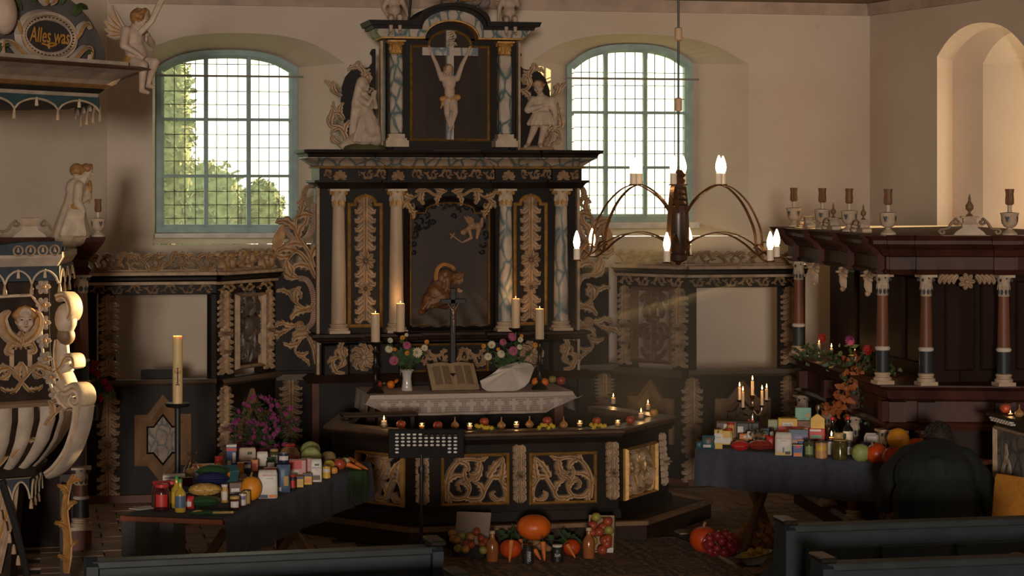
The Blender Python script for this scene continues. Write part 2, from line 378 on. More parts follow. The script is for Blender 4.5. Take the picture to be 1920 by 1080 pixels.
# right wall with the third niche
RD = Vector((.144, -.99, 0)).normalized(); RN = Vector((-RD.y*-1, 0, 0))
R0 = Vector((XR, YW, 0)); RNI = Vector((RD.y, -RD.x, 0)).normalized()   # points into the room (to -x)
if RNI.x > 0: RNI = -RNI
def on_rw(px, py): return on_plane(px, py, R0, RNI)
sg3 = [[(1757, 452), (1757, 106)], smooth_path([(1757, 106), (1778, 74), (1808, 50), (1845, 42), (1885, 52), (1922, 90), (1945, 140)], 5), [(1945, 140), (1945, 452)], [(1945, 452), (1757, 452)]]
o3 = [on_rw(*p) for p in outline(sg3, CNT)]
mb = MB(); SL = lambda p: (Vector((p[0], p[1], 0))-R0).dot(RD)
def RP(s, z, dep=0): return R0 + RD*s - RNI*dep + UP*z
s0, s1 = SL(o3[0]), SL(o3[24]); zb = min(p.z for p in o3)
def rq(a, b, z0, z1): mb.poly([RP(a, z0), RP(b, z0), RP(b, z1), RP(a, z1)])
rq(0, s0, -.05, HC); rq(s0, s1, -.05, zb); rq(s1, 38, -.05, HC)
for a, b in zip([o3[k] for k in range(4, 25)], [o3[k] for k in range(5, 26)]):
    sa, sb = SL(a), SL(b)
    if sb > sa: mb.poly([RP(sa, a.z), RP(sb, b.z), RP(sb, HC), RP(sa, HC)])
mid = (s0+s1)/2
sx = lambda px, dep: SL(on_plane(px, 300, R0-RNI*dep, RNI))
i3a, i3c, i3b = [[RP(sx(px, dep)+(SL(p)-s0)/(s1-s0)*(s1-e-sx(px, dep)), zb+(p.z-zb)*f, dep) for p in o3] for px, dep, e, f in ((1786, .22, .02, .985), (1843, .34, .05, .96), (1985, .80, .06, .93))]
mb.grid([o3, i3a, i3c, i3b], True)
tag(mb.build('wall_right', PLASTER), 'plastered side wall with stains and a narrow arched niche', 'wall', kind='structure')
mb = MB(); p = [i3b[k] for k in range(len(i3b))]; mb.poly(p)
w3mb = mb
# left wall: turns out towards the nave
mb = MB(); LD = Vector((-.75, -.66, 0)).normalized(); A = Vector((XL, YW, -.05)); B = A+LD*7.2
mb.poly([B, A, A+UP*HC, B+UP*HC]); C_ = Vector((B.x, -34, -.05)); mb.poly([C_, B, B+UP*HC, C_+UP*HC])
tag(mb.build('wall_left', PLASTER), 'plain plastered wall behind the pulpit', 'wall', kind='structure')
mb = MB(); E_ = RP(38, 0); mb.poly([(B.x, -34, 0), (E_.x, -34, 0), (E_.x, -34, HC), (B.x, -34, HC)]); tag(mb.build('wall_west', PLASTER), 'plastered nave end wall', 'wall', kind='structure')
mb = MB(); mb.box((B.x, -24.1, -.05), (E_.x, -24, 1.85)); tag(mb.build('wall_light_block', DBROWN), 'wooden organ gallery front across the nave', 'gallery', kind='structure')  # parapet added out of view to block west light from low parts
mb = MB(); mb.poly([(B.x, -34, HC), (E_.x+1, -34, HC), (XR, YW, HC), (XL, YW, HC), (B.x, B.y, HC)])
CEIL = mat('ceiling_boards', (.30, .20, .12), .8, var=.3, scale=3)
tag(mb.build('ceiling', CEIL), 'painted board ceiling over the chancel', 'ceiling', kind='structure')
mb = MB(); tw = RZ(13, YW); pr = [(0, RZ(5, YW)-.0), (.05, RZ(3, YW)), (.08, HC), (0, HC)]
mb.sweep([(0, tw-.02), (.03, tw-.02), (.03, tw+.03), (.05, HC-.005), (0, HC-.005)], [(XL+.01, YW-.001), (XR-.01, YW-.001), tuple((R0+RD*6)[:2])])
tag(mb.build('trim_1', mat('cornice_plaster', (.46, .34, .27), .9, var=.2, scale=3)), 'brown cornice strip along the top of the wall', 'cornice', kind='structure')
# floor with paving bricks where the floor shows
mb = MB(); mb.poly([(B.x, -34, -.012), (E_.x+1, -34, -.012), (XR+.5, YW, -.012), (XL, YW, -.012), (B.x, B.y, -.012)]); fl = mb.build('floor', MORTAR); tag(fl, 'brick paved church floor', 'floor', kind='structure')
tm = MB(); tm.rbox((0, 0, -.03), (.29, .205, 0), .006); t0 = None
def tiles(x0, x1, y0, y1):
    global t0
    y = y0; r = 0
    while y < y1:
        x = x0-(.15 if r % 2 else 0)
        while x < x1:
            if t0 is None: t0 = tm.build('brick', BRICK, fl); o = t0
            else: o = t0.copy(); COL.objects.link(o); o.parent = fl
            o.location = (x, y, random.uniform(-.003, .002)); x += .301
        y += .216; r += 1
tiles(-3.5, -1.45, -5.6, -.66); tiles(1.35, 2.6, -5.9, -.75)
# windows
W3 = thing('window_3', 'narrow arched window deep in the side wall niche', 'window', kind='structure')
GLASS = bpy.data.materials.new('clear_old_glass'); GLASS.use_nodes = True; nt = GLASS.node_tree; nt.nodes.clear()
o_ = nt.nodes.new('ShaderNodeOutputMaterial'); tb = nt.nodes.new('ShaderNodeBsdfTransparent'); gb = nt.nodes.new('ShaderNodeBsdfTranslucent'); mx = nt.nodes.new('ShaderNodeMixShader'); mx.inputs[0].default_value = .08
tb.inputs[0].default_value = (.97, 1, .95, 1); gb.inputs[0].default_value = (.5, .52, .42, 1)
nt.links.new(tb.outputs[0], mx.inputs[1]); nt.links.new(gb.outputs[0], mx.inputs[2]); nt.links.new(mx.outputs[0], o_.inputs[0])
w3mb.build('pane', GLASS, W3)
def make_window(name, label, inn, mull, hor, rows, rodpx, yb):
    yg = YW+TN; t = thing(name, label, 'window', kind='structure')
    ol = [(p.x, p.z) for p in to3(outline(inn, CNT), yg)]; x0, x1 = ol[0][0], ol[24][0]
    fr = MB(); inn2 = inset(ol, .078); rws = [[(p[0], yg+.06, p[1]) for p in ol], [(p[0], yg-.05, p[1]) for p in ol], [(p[0], yg-.05, p[1]) for p in inset(ol, .05)], [(p[0], yg-.02, p[1]) for p in inn2], [(p[0], yg+.06, p[1]) for p in inn2]]
    fr.grid(rws, True); fr.build('frame', TEAL, t)
    pxm = inn[0][0][0]; z = lambda py: RZ(py, yg, mull[0]); topz = max(p[1] for p in ol)
    def top_at(x):
        for a, b in zip(ol[4:24], ol[5:25]):
            if a[0] <= x <= b[0]: return a[1]+(b[1]-a[1])*(x-a[0])/max(1e-6, b[0]-a[0])
        return ol[4][1]
    mx_ = [RX(p, yg, 300) for p in mull]; zb_ = z(yb)
    for x in mx_: m_ = MB(); m_.rbox((x-.02, yg-.04, zb_), (x+.02, yg+.03, top_at(x)), .006); m_.build('mullion', TEAL, t)
    for py in hor: m_ = MB(); m_.rbox((x0+.03, yg-.035, z(py)-.014), (x1-.03, yg+.028, z(py)+.014), .005); m_.build('transom', TEAL, t)
    xs = []
    bounds = [x0+.075]+mx_+[x1-.075]
    for a, b in zip(bounds, bounds[1:]):
        for k in range(4): xs.append((a+(b-a)*k/4, a+(b-a)*(k+1)/4, k > 0))
    zs = [z(p) for p in sorted(rows+hor+[yb], reverse=True)]; zs.append(topz)
    for a, b, bar in xs:
        if bar: m_ = MB(); m_.box((a-.0035, yg-.006, zb_), (a+.0035, yg+.006, top_at(a))); m_.build('lead_bar', LEAD, t)
    for py in rows: m_ = MB(); m_.box((x0+.05, yg-.006, z(py)-.0035), (x1-.05, yg+.006, z(py)+.0035)); m_.build('lead_bar', LEAD, t)
    pm = MB(); pm.box((-.5, -.0015, -.5), (.5, .0015, .5)); p0 = None
    for a, b, _ in xs:
        for c, d in zip(zs, zs[1:]):
            if c > max(top_at(a), top_at(b))-.04: continue
            if p0 is None: o = p0 = pm.build('pane', GLASS, t)
            else: o = p0.copy(); COL.objects.link(o); o.parent = t
            o.location = ((a+b)/2, yg, (c+d)/2); o.scale = (b-a, 1, d-c); o.rotation_euler = (random.uniform(-.01, .01), 0, random.uniform(-.01, .01))
    r_ = MB(); zr = z(rodpx); r_.box((x0-.02, yg-.085, zr-.010), (x1+.05, yg-.07, zr+.010)); r_.build('tie_bar', mat('tie_bar_paint', (.20, .19, .15), .6), t)
    s_ = MB(); s_.box((x0-.02, yg-.20, zb_-.06), (x1+.02, yg+.08, zb_-.004)); s_.build('sill_board', mat('sill_white', (.62, .58, .52), .7), t)
    return t
make_window('window_1', 'teal arched lattice window with leafy trees behind its panes', W1i, (386, 466), [224, 330], [120, 171, 196, 252, 277, 302, 359, 384, 409], 143, 436)
make_window('window_2', 'teal arched lattice window blazing white behind the chandelier', W2i, (1135, 1209), [211, 314], [136, 160, 185, 239, 264, 288, 342, 366, 390], 148, 416)
# trees outside window 1
LEAFT = mat('garden_leaves', (.105, .135, .065), .8, var=.5, scale=14, bump=0); BARK = mat('bark', (.10, .07, .05), .9)
def tree(px, py, y, rx, rz, label, seed, n=520):
    c = on_y(px, py, y); rnd = random.Random(seed); t = thing('garden_tree', label, 'tree', (c.x, y, -.3), 0, 'trees outside the church windows')
    m_ = MB(); m_.tube([(0, 0, 0), (.05, 0, c.z*.6), (0, .05, c.z+.3)], [.12, .09, .03], 8); m_.build('trunk', BARK, t, True)
    f_ = MB()
    for _ in range(n):
        a, b, r = rnd.uniform(0, 2*PI), math.acos(rnd.uniform(-1, 1)), rnd.uniform(.5, 1)
        p = Vector((rx*r*sin(b)*cos(a), rx*.6*r*sin(b)*sin(a), c.z+.3+rz*r*cos(b))); s = rnd.uniform(.03, .065); q = Vector((rnd.uniform(-1, 1), rnd.uniform(-1, 1), rnd.uniform(-1, 1))).normalized(); e = q.orthogonal().normalized()
        f_.poly([p-q*s, p+e*s*.5, p+q*s, p-e*s*.5])
    f_.build('crown', LEAFT, t); f_ = MB(); f_.sphere((0, 0, c.z+.3), (rx*.8, rx*.5, rz*.84), 24, 16, f=lambda a, b: 1+.12*sin(a*5+b*3)*sin(b*7)); f_.build('inner_foliage', LEAFT, t, True)
tree(308, 250, 6.0, .36, 1.5, 'tall leafy tree filling one side of the lattice window', 1, 3000)
tree(375, 415, 8.6, .80, .80, 'round green bush beyond the lattice window sill', 2, 2400)
tree(490, 395, 6.3, .28, .38, 'small rounded bush alone at the other side of the window', 3, 1100)
tree(835, 265, 3.5, .85, 1.3, 'dense tree close to the wall behind the altar', 4, 2600)  # added tree, hidden by the altarpiece, blocks sun to the first window
mb = MB(); mb.poly([(-30, YW+.6, -.35), (30, YW+.6, -.35), (30, 40, -.35), (-30, 40, -.35)]); tag(mb.build('lawn', mat('grass', (.09, .14, .03), .9, var=.4)), 'green churchyard lawn outside', 'lawn', kind='structure')
# carpet
CARPET = bpy.data.materials.new('woven_carpet'); CARPET.use_nodes = True; nt = CARPET.node_tree; N = nt.nodes; L = nt.links; b = N['Principled BSDF']; b.inputs['Roughness'].default_value = .95
tc = N.new('ShaderNodeTexCoord'); mp = N.new('ShaderNodeMapping'); mp.inputs['Scale'].default_value = (2.6, 3.4, 1); vo = N.new('ShaderNodeTexVoronoi'); vo.distance = 'CHEBYCHEV'; vo.inputs['Scale'].default_value = 1; vo.inputs['Randomness'].default_value = .25
no = N.new('ShaderNodeTexNoise'); no.inputs['Scale'].default_value = 38; ma = N.new('ShaderNodeMath'); ma.operation = 'MULTIPLY_ADD'; ma.inputs[1].default_value = .55; cr = N.new('ShaderNodeValToRGB'); cr.color_ramp.interpolation = 'CONSTANT'
E = cr.color_ramp.elements; E[0].position = 0; E[0].color = (.19, .105, .045, 1); E[1].position = .38; E[1].color = (.055, .043, .03, 1)
for p_, c_ in ((.47, (.27, .15, .07)), (.53, (.06, .045, .03)), (.66, (.23, .12, .055))): e = E.new(p_); e.color = (*c_, 1)
L.new(tc.outputs['Object'], mp.inputs[0]); L.new(mp.outputs[0], vo.inputs['Vector']); L.new(tc.outputs['Object'], no.inputs['Vector']); L.new(no.outputs[0], ma.inputs[0]); L.new(vo.outputs['Distance'], ma.inputs[2]); ma.inputs[1].default_value = .35
L.new(ma.outputs[0], cr.inputs[0]); L.new(cr.outputs[0], b.inputs['Base Color'])
mb = MB(); c1 = on_z(1318, 1030, 0); c2 = on_z(1395, 1078, 0)
mb.extrude([(-1.6, -9.0), (c2.x+(c2.x-c1.x)/(c2.y-c1.y)*(-9-c2.y), -9.0), (c1.x, c1.y), (c1.x-.06, -3.30), (-1.6, -3.30)], 0, 1)
mb.v = [(x, z, .002+.008*(1-y)) for x, y, z in mb.v]
ct = thing('carpet', 'brown patterned carpet runner before the communion rail', 'carpet'); mb.build('weave', CARPET, ct)
mb = MB(); d = (c2-c1).normalized()
for k in range(90):
    p = c1+d*(k*.055)+Vector((0, 0, .006)); q = Vector((d.y*-1, d.x, 0)); q = q if q.x > 0 else -q; mb.tube([p, p+q*.03+d*random.uniform(-.01, .01), p+q*.055+Vector((0, 0, -.003))], .004, 4)
mb.build('fringe', mat('fringe', (.30, .22, .13), .9), ct)['kind'] = 'stuff'
# carved ornament
def wl(w0, tip=.12): return lambda t: w0*(max(.02, sin(PI*(.10+t*.87)))**.55)*(1.15-.4*t)
def leafcurve(p, ang, L, curl, n=9):
    pts = [p]; a = ang; x, z = p
    for i in range(n):
        a += curl/n*(.4+1.2*i/n); x += cos(a)*L/n; z += sin(a)*L/n; pts.append((x, z))
    return pts
def acanthus(mb, path, w0, d, leaves=(), rib=1, thick=0, lob=0, taper=.35, y=0.0, lw=1.0):
    P = smooth_path(path, 5); n = len(P)
    mb.leaf(P, [w0*(1-(1-taper)*i/(n-1))*(.5+.5*min(1, i/3)) for i in range(n)], d, lob, y, .35, rib, thick)
    for (t, side, L, curl) in leaves:
        i = min(n-2, int(t*(n-1))); p = P[i]; q = P[i+1]; a = math.atan2(q[1]-p[1], q[0]-p[0])+side*.45
        S = leafcurve(p, a, L*1.1, side*curl, 14); mb.leaf(S, wl(L*.30*lw), d*.9, 3, y-.001, .42, rib, thick)
def rinceau(mb, x0, x1, z0, z1, n, d, y=0.0, thick=0, flip=1):
    mb.clip = (x0, x1, z0-.004, z1+.01)
    h = z1-z0; zm = (z0+z1)/2; L = (x1-x0)/n
    for i in range(n):
        s = flip*(1 if i % 2 == 0 else -1); x = x0+i*L; k = min(h, L*1.05)
        path = [(x, zm-s*h*.22), (x+.22*L, zm-s*h*.02), (x+.42*L, zm+s*h*.36), (x+.70*L, zm+s*h*.34), (x+.80*L, zm+s*h*.02), (x+.64*L, zm-s*h*.18), (x+.52*L, zm-s*h*.02), (x+.60*L, zm+s*h*.08)]
        acanthus(mb, path, h*.12, d, [(.10, -s, k*.42, 1.6), (.22, s, k*.50, -1.3), (.38, s, k*.55, -2.2), (.55, -s*-1, k*.38, 2.0), (.66, s, k*.3, 2.2), (.3, -s, k*.4, 2.4)], 1, thick, y=y)
        mb.leaf(leafcurve((x+.62*L, zm-s*h*.2), -s*1.0, k*.5, s*1.8), wl(k*.17), d*.9, 3, y, .42, 1, thick)
    mb.clip = None
def rosette(mb, c, r, d, n=8, y=0.0, core=None):
    for k in range(n):
        a = 2*PI*k/n; mb.leaf([(c[0]+cos(a)*r*t, c[1]+sin(a)*r*t) for t in (.1, .35, .6, .85, 1)], [r*.1, r*.26, r*.34, r*.26, r*.05], d, 0, y)
    mb.sphere((c[0], y-d*.8, c[1]), (r*.28, d*.7, r*.28), 8, 5, mi=core)
def palmette(mb, c, r, d, y=0.0, n=7, a0=-.35, a1=PI+.35):
    for k in range(n):
        a = a0+(a1-a0)*k/(n-1); R = r*(1-.18*abs(k-(n-1)/2)/((n-1)/2)); mb.leaf([(c[0]+cos(a)*R*t, c[1]+sin(a)*R*t) for t in (0, .3, .6, .85, 1)], [R*.06, R*.14, R*.24, R*.26, R*.05], d, 0, y, rib=1)
def drop_mesh(npair=13, mid=True):
    """hanging husk garland, unit height (z 0..1), half width .085"""
    mb = MB(); palmette(mb, (0, .955), .075, .03)
    mb.leaf([(0, 1-.97*i/16) for i in range(17)], lambda t: .030*(1-.25*t), .035, 0, 0, rib=1)
    for i in range(npair):
        z = .90-.86*i/(npair-1)
        if mid and (abs(z-.50) < .045 or abs(z-.28) < .03): continue
        for s in (-1, 1): mb.leaf([(s*x, z+dz) for x, dz in ((.012, .035), (.032, .010), (.055, -.012), (.075, -.012), (.088, .006))], [.016, .030, .033, .023, .004], .034, 0, 0)
    if mid: rosette(mb, (0, .50), .085, .05, 9, 0, 2); rosette(mb, (0, .28), .065, .045, 7, 0, 2)
    return mb
ROSE = mat('dark_rosette_paint', (.17, .10, .055), .55, var=.3, scale=20)
DROP = drop_mesh(); DROPM = None
def drop(parent, x, y, z0, z1, wpx=1.0, name='husk_garland', rz=0.0, mid=True):
    global DROPM
    if DROPM is None:
        o = DROP.build(name, [CREAM, OCHRE, ROSE], parent, True); DROPM = o
    else: o = DROPM.copy(); COL.objects.link(o); o.parent = parent; o.name = name
    h = z1-z0; o.matrix_basis = wm(parent).inverted() @ Matrix.Translation((x, y, z0)) @ Matrix.Rotation(rz, 4, 'Z') @ Matrix.Diagonal((wpx, 1, h, 1)); return o
def capital(mb, c, r, h, ab=1.55):
    cx, cy, cz = c
    mb.lathe([(r*.98, 0), (r*1.1, h*.06), (r, h*.1), (r*.98, h*.5), (r*1.35, h*.86), (r*1.4, h*.88)], 14, c, 0)
    for tier, (zb_, hh, ro) in enumerate(((.08, .36, 1.0), (.3, .46, 1.08))):
        for k in range(8):
            a = 2*PI*(k+.5*tier)/8; mb.X = Matrix.Translation(c) @ Matrix.Rotation(a, 4, 'Z') @ Matrix.Translation((0, -r*ro, h*zb_)) @ Matrix.Rotation(-.16, 4, 'X')
            mb.leaf([(0, hh*h*t) for t in (0, .3, .6, .85, 1)], [r*.16, r*.30, r*.32, r*.24, r*.06], r*.16, 0, 0, mi=1 if tier == 0 else 0)
            mb.sphere((0, -r*.14, hh*h*.95), r*.13, 6, 4, mi=0)
            mb.X = None
    for k in range(4):
        a = PI/4+PI/2*k; p = Vector((cx+cos(a)*r*1.5, cy+sin(a)*r*1.5, cz+h*.76)); mb.X = Matrix.Translation(p) @ Matrix.Rotation(a, 4, 'Z'); mb.lathe([(r*.1, -r*.12), (r*.28, -r*.1), (r*.28, r*.1), (r*.1, r*.12)], 10, axis='y', mi=1); mb.X = None
    for k in range(4):
        a = PI/2*k-PI/2; mb.sphere((cx+cos(a)*r*1.3, cy+sin(a)*r*1.3, cz+h*.84), r*.2, 6, 4, mi=1)
    mb.box((cx-r*ab, cy-r*ab, cz+h*.88), (cx+r*ab, cy+r*ab, cz+h), 0)
def column(parent, cx, cy, z0, z1, r, shaft=COLP, capm=None, basem=None, caph=.155, band=None, baseh=.085, name='column'):
    e = thing(name, None, None, (0, 0, 0)); e.parent = parent
    m_ = MB(); b0 = z0+baseh; c0 = z1-caph; n = 12
    m_.lathe([(r*(1.12-.24*(i/n)**1.4), b0+(c0-b0)*i/n) for i in range(n+1)], 18, (cx, cy, 0))
    sh = m_.build('shaft', shaft, e, True, world=True)
    m_ = MB(); m_.box((cx-r*1.5, cy-r*1.5, z0), (cx+r*1.5, cy+r*1.5, z0+baseh*.3)); m_.lathe([(r*1.5, baseh*.3), (r*1.55, baseh*.42), (r*1.5, baseh*.55), (r*1.25, baseh*.62), (r*1.22, baseh*.72), (r*1.36, baseh*.8), (r*1.34, baseh*.92), (r*1.12, baseh)], 18, (cx, cy, z0)); m_.build('base', basem or COLP, e, True, world=True)
    m_ = MB(); capital(m_, (cx, cy, c0), r*.92, caph); m_.build('capital', capm or [CREAM2, GOLD], e, True, world=True)
    if band:
        for za, zb2, mm in band:
            m_ = MB(); k = lambda z: r*(1.12-.24*((z-b0)/(c0-b0))**1.4)
            if mm is WHITEP: m_.lathe([(k(za), za), (k(za)*1.18, za+.01), (k(za)*1.18, zb2-.01), (k(zb2), zb2)], 18, (cx, cy, 0))
            else: m_.lathe([(k(za)*1.03, za), (k(zb2)*1.03, zb2)], 18, (cx, cy, 0))
            m_.build('painted_band' if mm is not WHITEP else 'astragal', mm, e, True, world=True)
    return e
# altarpiece
AL = thing('altarpiece', 'tall black baroque altarpiece with cream columns and carved panels', 'altarpiece', (0, .2, 0))
def part(m_, name, mt, parent=None, smooth=False): return m_.build(name, mt, parent or AL, smooth, world=True)
xa = lambda px, y=0.0: RX(px, y); za = lambda py, y=0.0: RZ(py, y)
x0, x1 = xa(600), xa(1080); zl = za(636)
m_ = MB(); m_.box((x0, .02, zl-.02), (x1, .48, za(350))); part(m_, 'main_body', BLACK)
for px, q in ((596, -1), (1084, 1)): m_ = MB(); m_.box((xa(px)-.012, -.02, za(700)), (xa(px)+.012, .06, za(340))); part(m_, 'side_batten', CREAM)
# predella
m_ = MB(); m_.box((x0-.02, .06, 0), (x1+.02, .5, zl-.04)); part(m_, 'predella', BLACK)
for a, b in ((604, 652), (1032, 1078)): m_ = MB(); m_.rbox((xa(a), -.10, za(700)), (xa(b), .1, zl-.03), .01); part(m_, 'predella_block', BLACK)
m_ = MB(); m_.sweep([(-.05, za(637)), (.0, za(637)), (.035, za(633)), (.02, za(629)), (.06, za(627)), (.06, za(622)), (-.05, za(622))], [(x0-.03, .3), (x0-.03, -.14), (xa(665), -.14), (xa(665), -.06), (xa(718), -.06), (xa(718), -.14), (xa(772), -.14), (xa(772), -.03), (xa(918), -.03), (xa(918), -.14), (xa(972), -.14), (xa(972), -.06), (xa(1024), -.06), (xa(1024), -.14), (x1+.03, -.14), (x1+.03, .3)]); part(m_, 'base_moulding', DBROWN)
m_ = MB(); m_.sweep([(-.05, za(712)), (.02, za(712)), (.05, za(704)), (.0, za(697)), (-.05, za(697))], [(x0-.1, .3), (x0-.1, -.12), (x1+.1, -.12), (x1+.1, .3)]); part(m_, 'plinth_moulding', DBROWN)
for a, b, s in ((622, 652, 1), (1042, 1072, -1)):
    m_ = MB(); cx = (xa(a)+xa(b))/2; z0, z1 = za(694), za(646); h = z1-z0; m_.X = Matrix.Translation((cx, -.105, z0)) @ Matrix.Diagonal((s, 1, 1, 1))
    acanthus(m_, [(.03, 0), (-.05, h*.05), (-.04, h*.2), (.03, h*.35), (.02, h*.55), (-.04, h*.62), (-.05, h*.85), (.02, h*.98), (.05, h*.85)], .022, .03, [(.1, -1, .12, 1.5), (.3, 1, .11, 1.6), (.5, -1, .12, 1.6), (.6, 1, .1, 1.4), (.8, 1, .11, 1.7), (.9, -1, .1, 1.6)]); part(m_, 'acanthus_relief', RIBP, smooth=True)
for cpx in (683, 997):
    m_ = MB(); m_.X = Matrix.Translation((xa(cpx), .05, za(668))); rosette(m_, (0, 0), .09, .04, 10)
    for k in range(8): a = 2*PI*k/8+.2; m_.leaf(leafcurve((cos(a)*.05, sin(a)*.05), a+.5, .12, 2.4), wl(.03), .03, 3, 0, rib=1)
    part(m_, 'rosette_relief', [CREAM, OCHRE, ROSE], smooth=True)
for a, b in ((776, 840), (856, 912)):
    m_ = MB(); rinceau(m_, xa(a), xa(b), za(690), za(652), 2, .03, .03); part(m_, 'predella_scroll', RIBP, smooth=True)
m_ = MB(); m_.frame2d([(xa(768), za(698)), (xa(918), za(698)), (xa(918), za(644)), (xa(768), za(644))], .02, .02, .07); part(m_, 'predella_frame', GOLD)
# columns
for k, px in enumerate((635, 743, 948, 1052)):
    column(AL, xa(px, -.1), -.1, za(622, -.1), za(354, -.1), .059, COLP if k < 2 else MARBP)
# niches with garlands
def archframe(a, b, yb, ysh, ypk, sh=.12):
    X0, X1 = xa(a), xa(b); w_ = X1-X0; zs = za(ysh); zp = za(ypk); k = w_*sh
    return [(X0, za(yb)), (X1, za(yb)), (X1, zs), (X1-k, zs)]+[((X0+X1)/2+(w_/2-k)*cos(t), zs+(zp-zs)*sin(t)) for t in [PI*i/14 for i in range(1, 14)]]+[(X0+k, zs), (X0, zs)]
for a, b in ((652, 718), (963, 1027)):
    f = archframe(a, b, 612, 380, 364, .17); m_ = MB(); m_.frame2d(f, .028, .0, .03); part(m_, 'gilt_arch_frame', GOLD); m_ = MB(); m_.extrude(inset(f, .026), .012, .03); part(m_, 'niche_panel', BLACK)
    cx = (xa(a)+xa(b))/2; drop(AL, cx, .012, za(606), za(370), 1.05, 'leaf_garland')
# relief picture
f = archframe(762, 925, 616, 391, 372, .18); m_ = MB(); m_.frame2d(inset(f, -.02), .055, .0, .04); part(m_, 'picture_frame', BLACK); m_ = MB(); m_.frame2d(inset(f, .03), .016, -.01, .03); part(m_, 'picture_fillet', GOLD)
RELBG = mat('relief_ground', (.020, .007, .004), .55, var=.3, scale=4); m_ = MB(); m_.extrude(inset(f, .035), .005, .03); part(m_, 'relief_panel', RELBG)
m_ = MB()
CLOUD = mat('dark_cloud_paint', (.028, .027, .028), .6, var=.3)
for px, py, r in [(778, 402, 9), (790, 395, 9), (777, 420, 9), (788, 412, 8), (778, 438, 9), (800, 420, 9), (812, 415, 7), (776, 456, 7), (776, 472, 6), (800, 388, 8), (814, 383, 9), (830, 383, 9), (846, 381, 9), (862, 384, 8), (876, 388, 8), (892, 392, 9), (908, 402, 9), (905, 420, 9), (910, 440, 9), (908, 458, 8), (905, 472, 6), (858, 395, 7), (850, 405, 6), (800, 402, 7), (786, 428, 6)]:
    c = (xa(px), za(py)); R = r/213; m_.leaf(spiral(c[0], c[1], R, R*.15, random.uniform(0, 6), random.uniform(8, 12), 18), lambda t: R*.34*(1-.5*t), .03, 0, .005)
part(m_, 'carved_clouds', CLOUD, smooth=True)
m_ = MB(); HILL = mat('relief_hill', (.035, .022, .013), .6, var=.4, scale=9); rows = []
for j in range(7):
    rows.append([(xa(772)+(xa(914)-xa(772))*i/16, .004-.05*(1-j/6)*(.6+.4*sin(i*1.3+j)), za(612)+(za(606)-za(612))*j+ (za(585)-za(612))*max(0, sin((i-5)/11*PI*.9))*j/6*1.2 + .008*sin(i*2.1+j*1.7)) for i in range(17)])
m_.grid(rows); part(m_, 'carved_hill', HILL, smooth=True)
# carving over the picture
m_ = MB()
for s in (-1, 1):
    cx = xa(842); m_.X = Matrix.Translation((cx, -.005, za(372))) @ Matrix.Diagonal((s, 1, 1, 1))
    acanthus(m_, [(.02, .07), (.12, .03), (.2, .07), (.28, .03), (.36, -.02), (.37, -.09), (.31, -.08), (.32, -.04)], .018, .03, [(.05, 1, .11, 1.3), (.1, -1, .11, 1.4), (.3, 1, .1, -1.2), (.35, -1, .12, 1.8), (.5, 1, .12, 1.6), (.62, -1, .12, 1.9), (.75, 1, .1, 1.8), (.55, 1, .1, -1.5)])
part(m_, 'arch_carving', RIBP, smooth=True)
# entablature
def steps(y): return [(x0-.02, .45), (x0-.02, y), (xa(668), y), (xa(668), y+.07), (xa(722), y+.07), (xa(722), y), (xa(768), y), (xa(768), y+.07), (xa(924), y+.07), (xa(924), y), (xa(972), y), (xa(972), y+.07), (xa(1030), y+.07), (xa(1030), y), (x1+.02, y), (x1+.02, .45)]
m_ = MB(); m_.sweep([(-.12, za(353)), (.0, za(353)), (.03, za(344)), (.05, za(342)), (.05, za(338)), (-.12, za(338))], steps(-.14)); part(m_, 'architrave', BLACK)
m_ = MB(); m_.sweep([(-.12, za(339)), (.0, za(339)), (.0, za(316)), (-.12, za(316))], steps(-.12)); part(m_, 'frieze', BLACK)
for a, b, n, fl_, yy in ((603, 618, 1, 1, -.122), (648, 724, 3, 1, -.052), (736, 930, 7, -1, -.055), (962, 1034, 3, 1, -.052), (1062, 1078, 1, -1, -.122)):
    m_ = MB(); rinceau(m_, xa(a), xa(b), za(336), za(318), n, .028, yy, flip=fl_); part(m_, 'frieze_scroll', RIBP, smooth=True)
for px in (634, 742, 948, 1050):
    m_ = MB(); palmette(m_, (xa(px), za(334)), .07, .03, -.125); part(m_, 'frieze_palmette', RIBP, smooth=True)
m_ = MB(); m_.sweep([(-.1, za(315)), (.01, za(316)), (.03, za(313)), (0.01, za(312)), (-.1, za(312))], steps(-.13)); part(m_, 'gilt_bead', GOLD)
m_ = MB(); m_.sweep([(-.1, za(313)), (.0, za(313)), (.02, za(310)), (.07, za(302)), (.115, za(297)), (.115, za(295)), (-.1, za(295))], steps(-.13)); part(m_, 'cove', MARBP, smooth=True)
m_ = MB(); m_.sweep([(-.3, za(296)), (.11, za(296)), (.12, za(290)), (.15, za(287)), (.155, za(282)), (-.3, za(282))], steps(-.15)); part(m_, 'cornice', BLACK)
m_ = MB(); m_.box((x0-.15, -.28, za(284)), (x1+.15, .45, za(281.5))); part(m_, 'cornice_top', DBROWN)
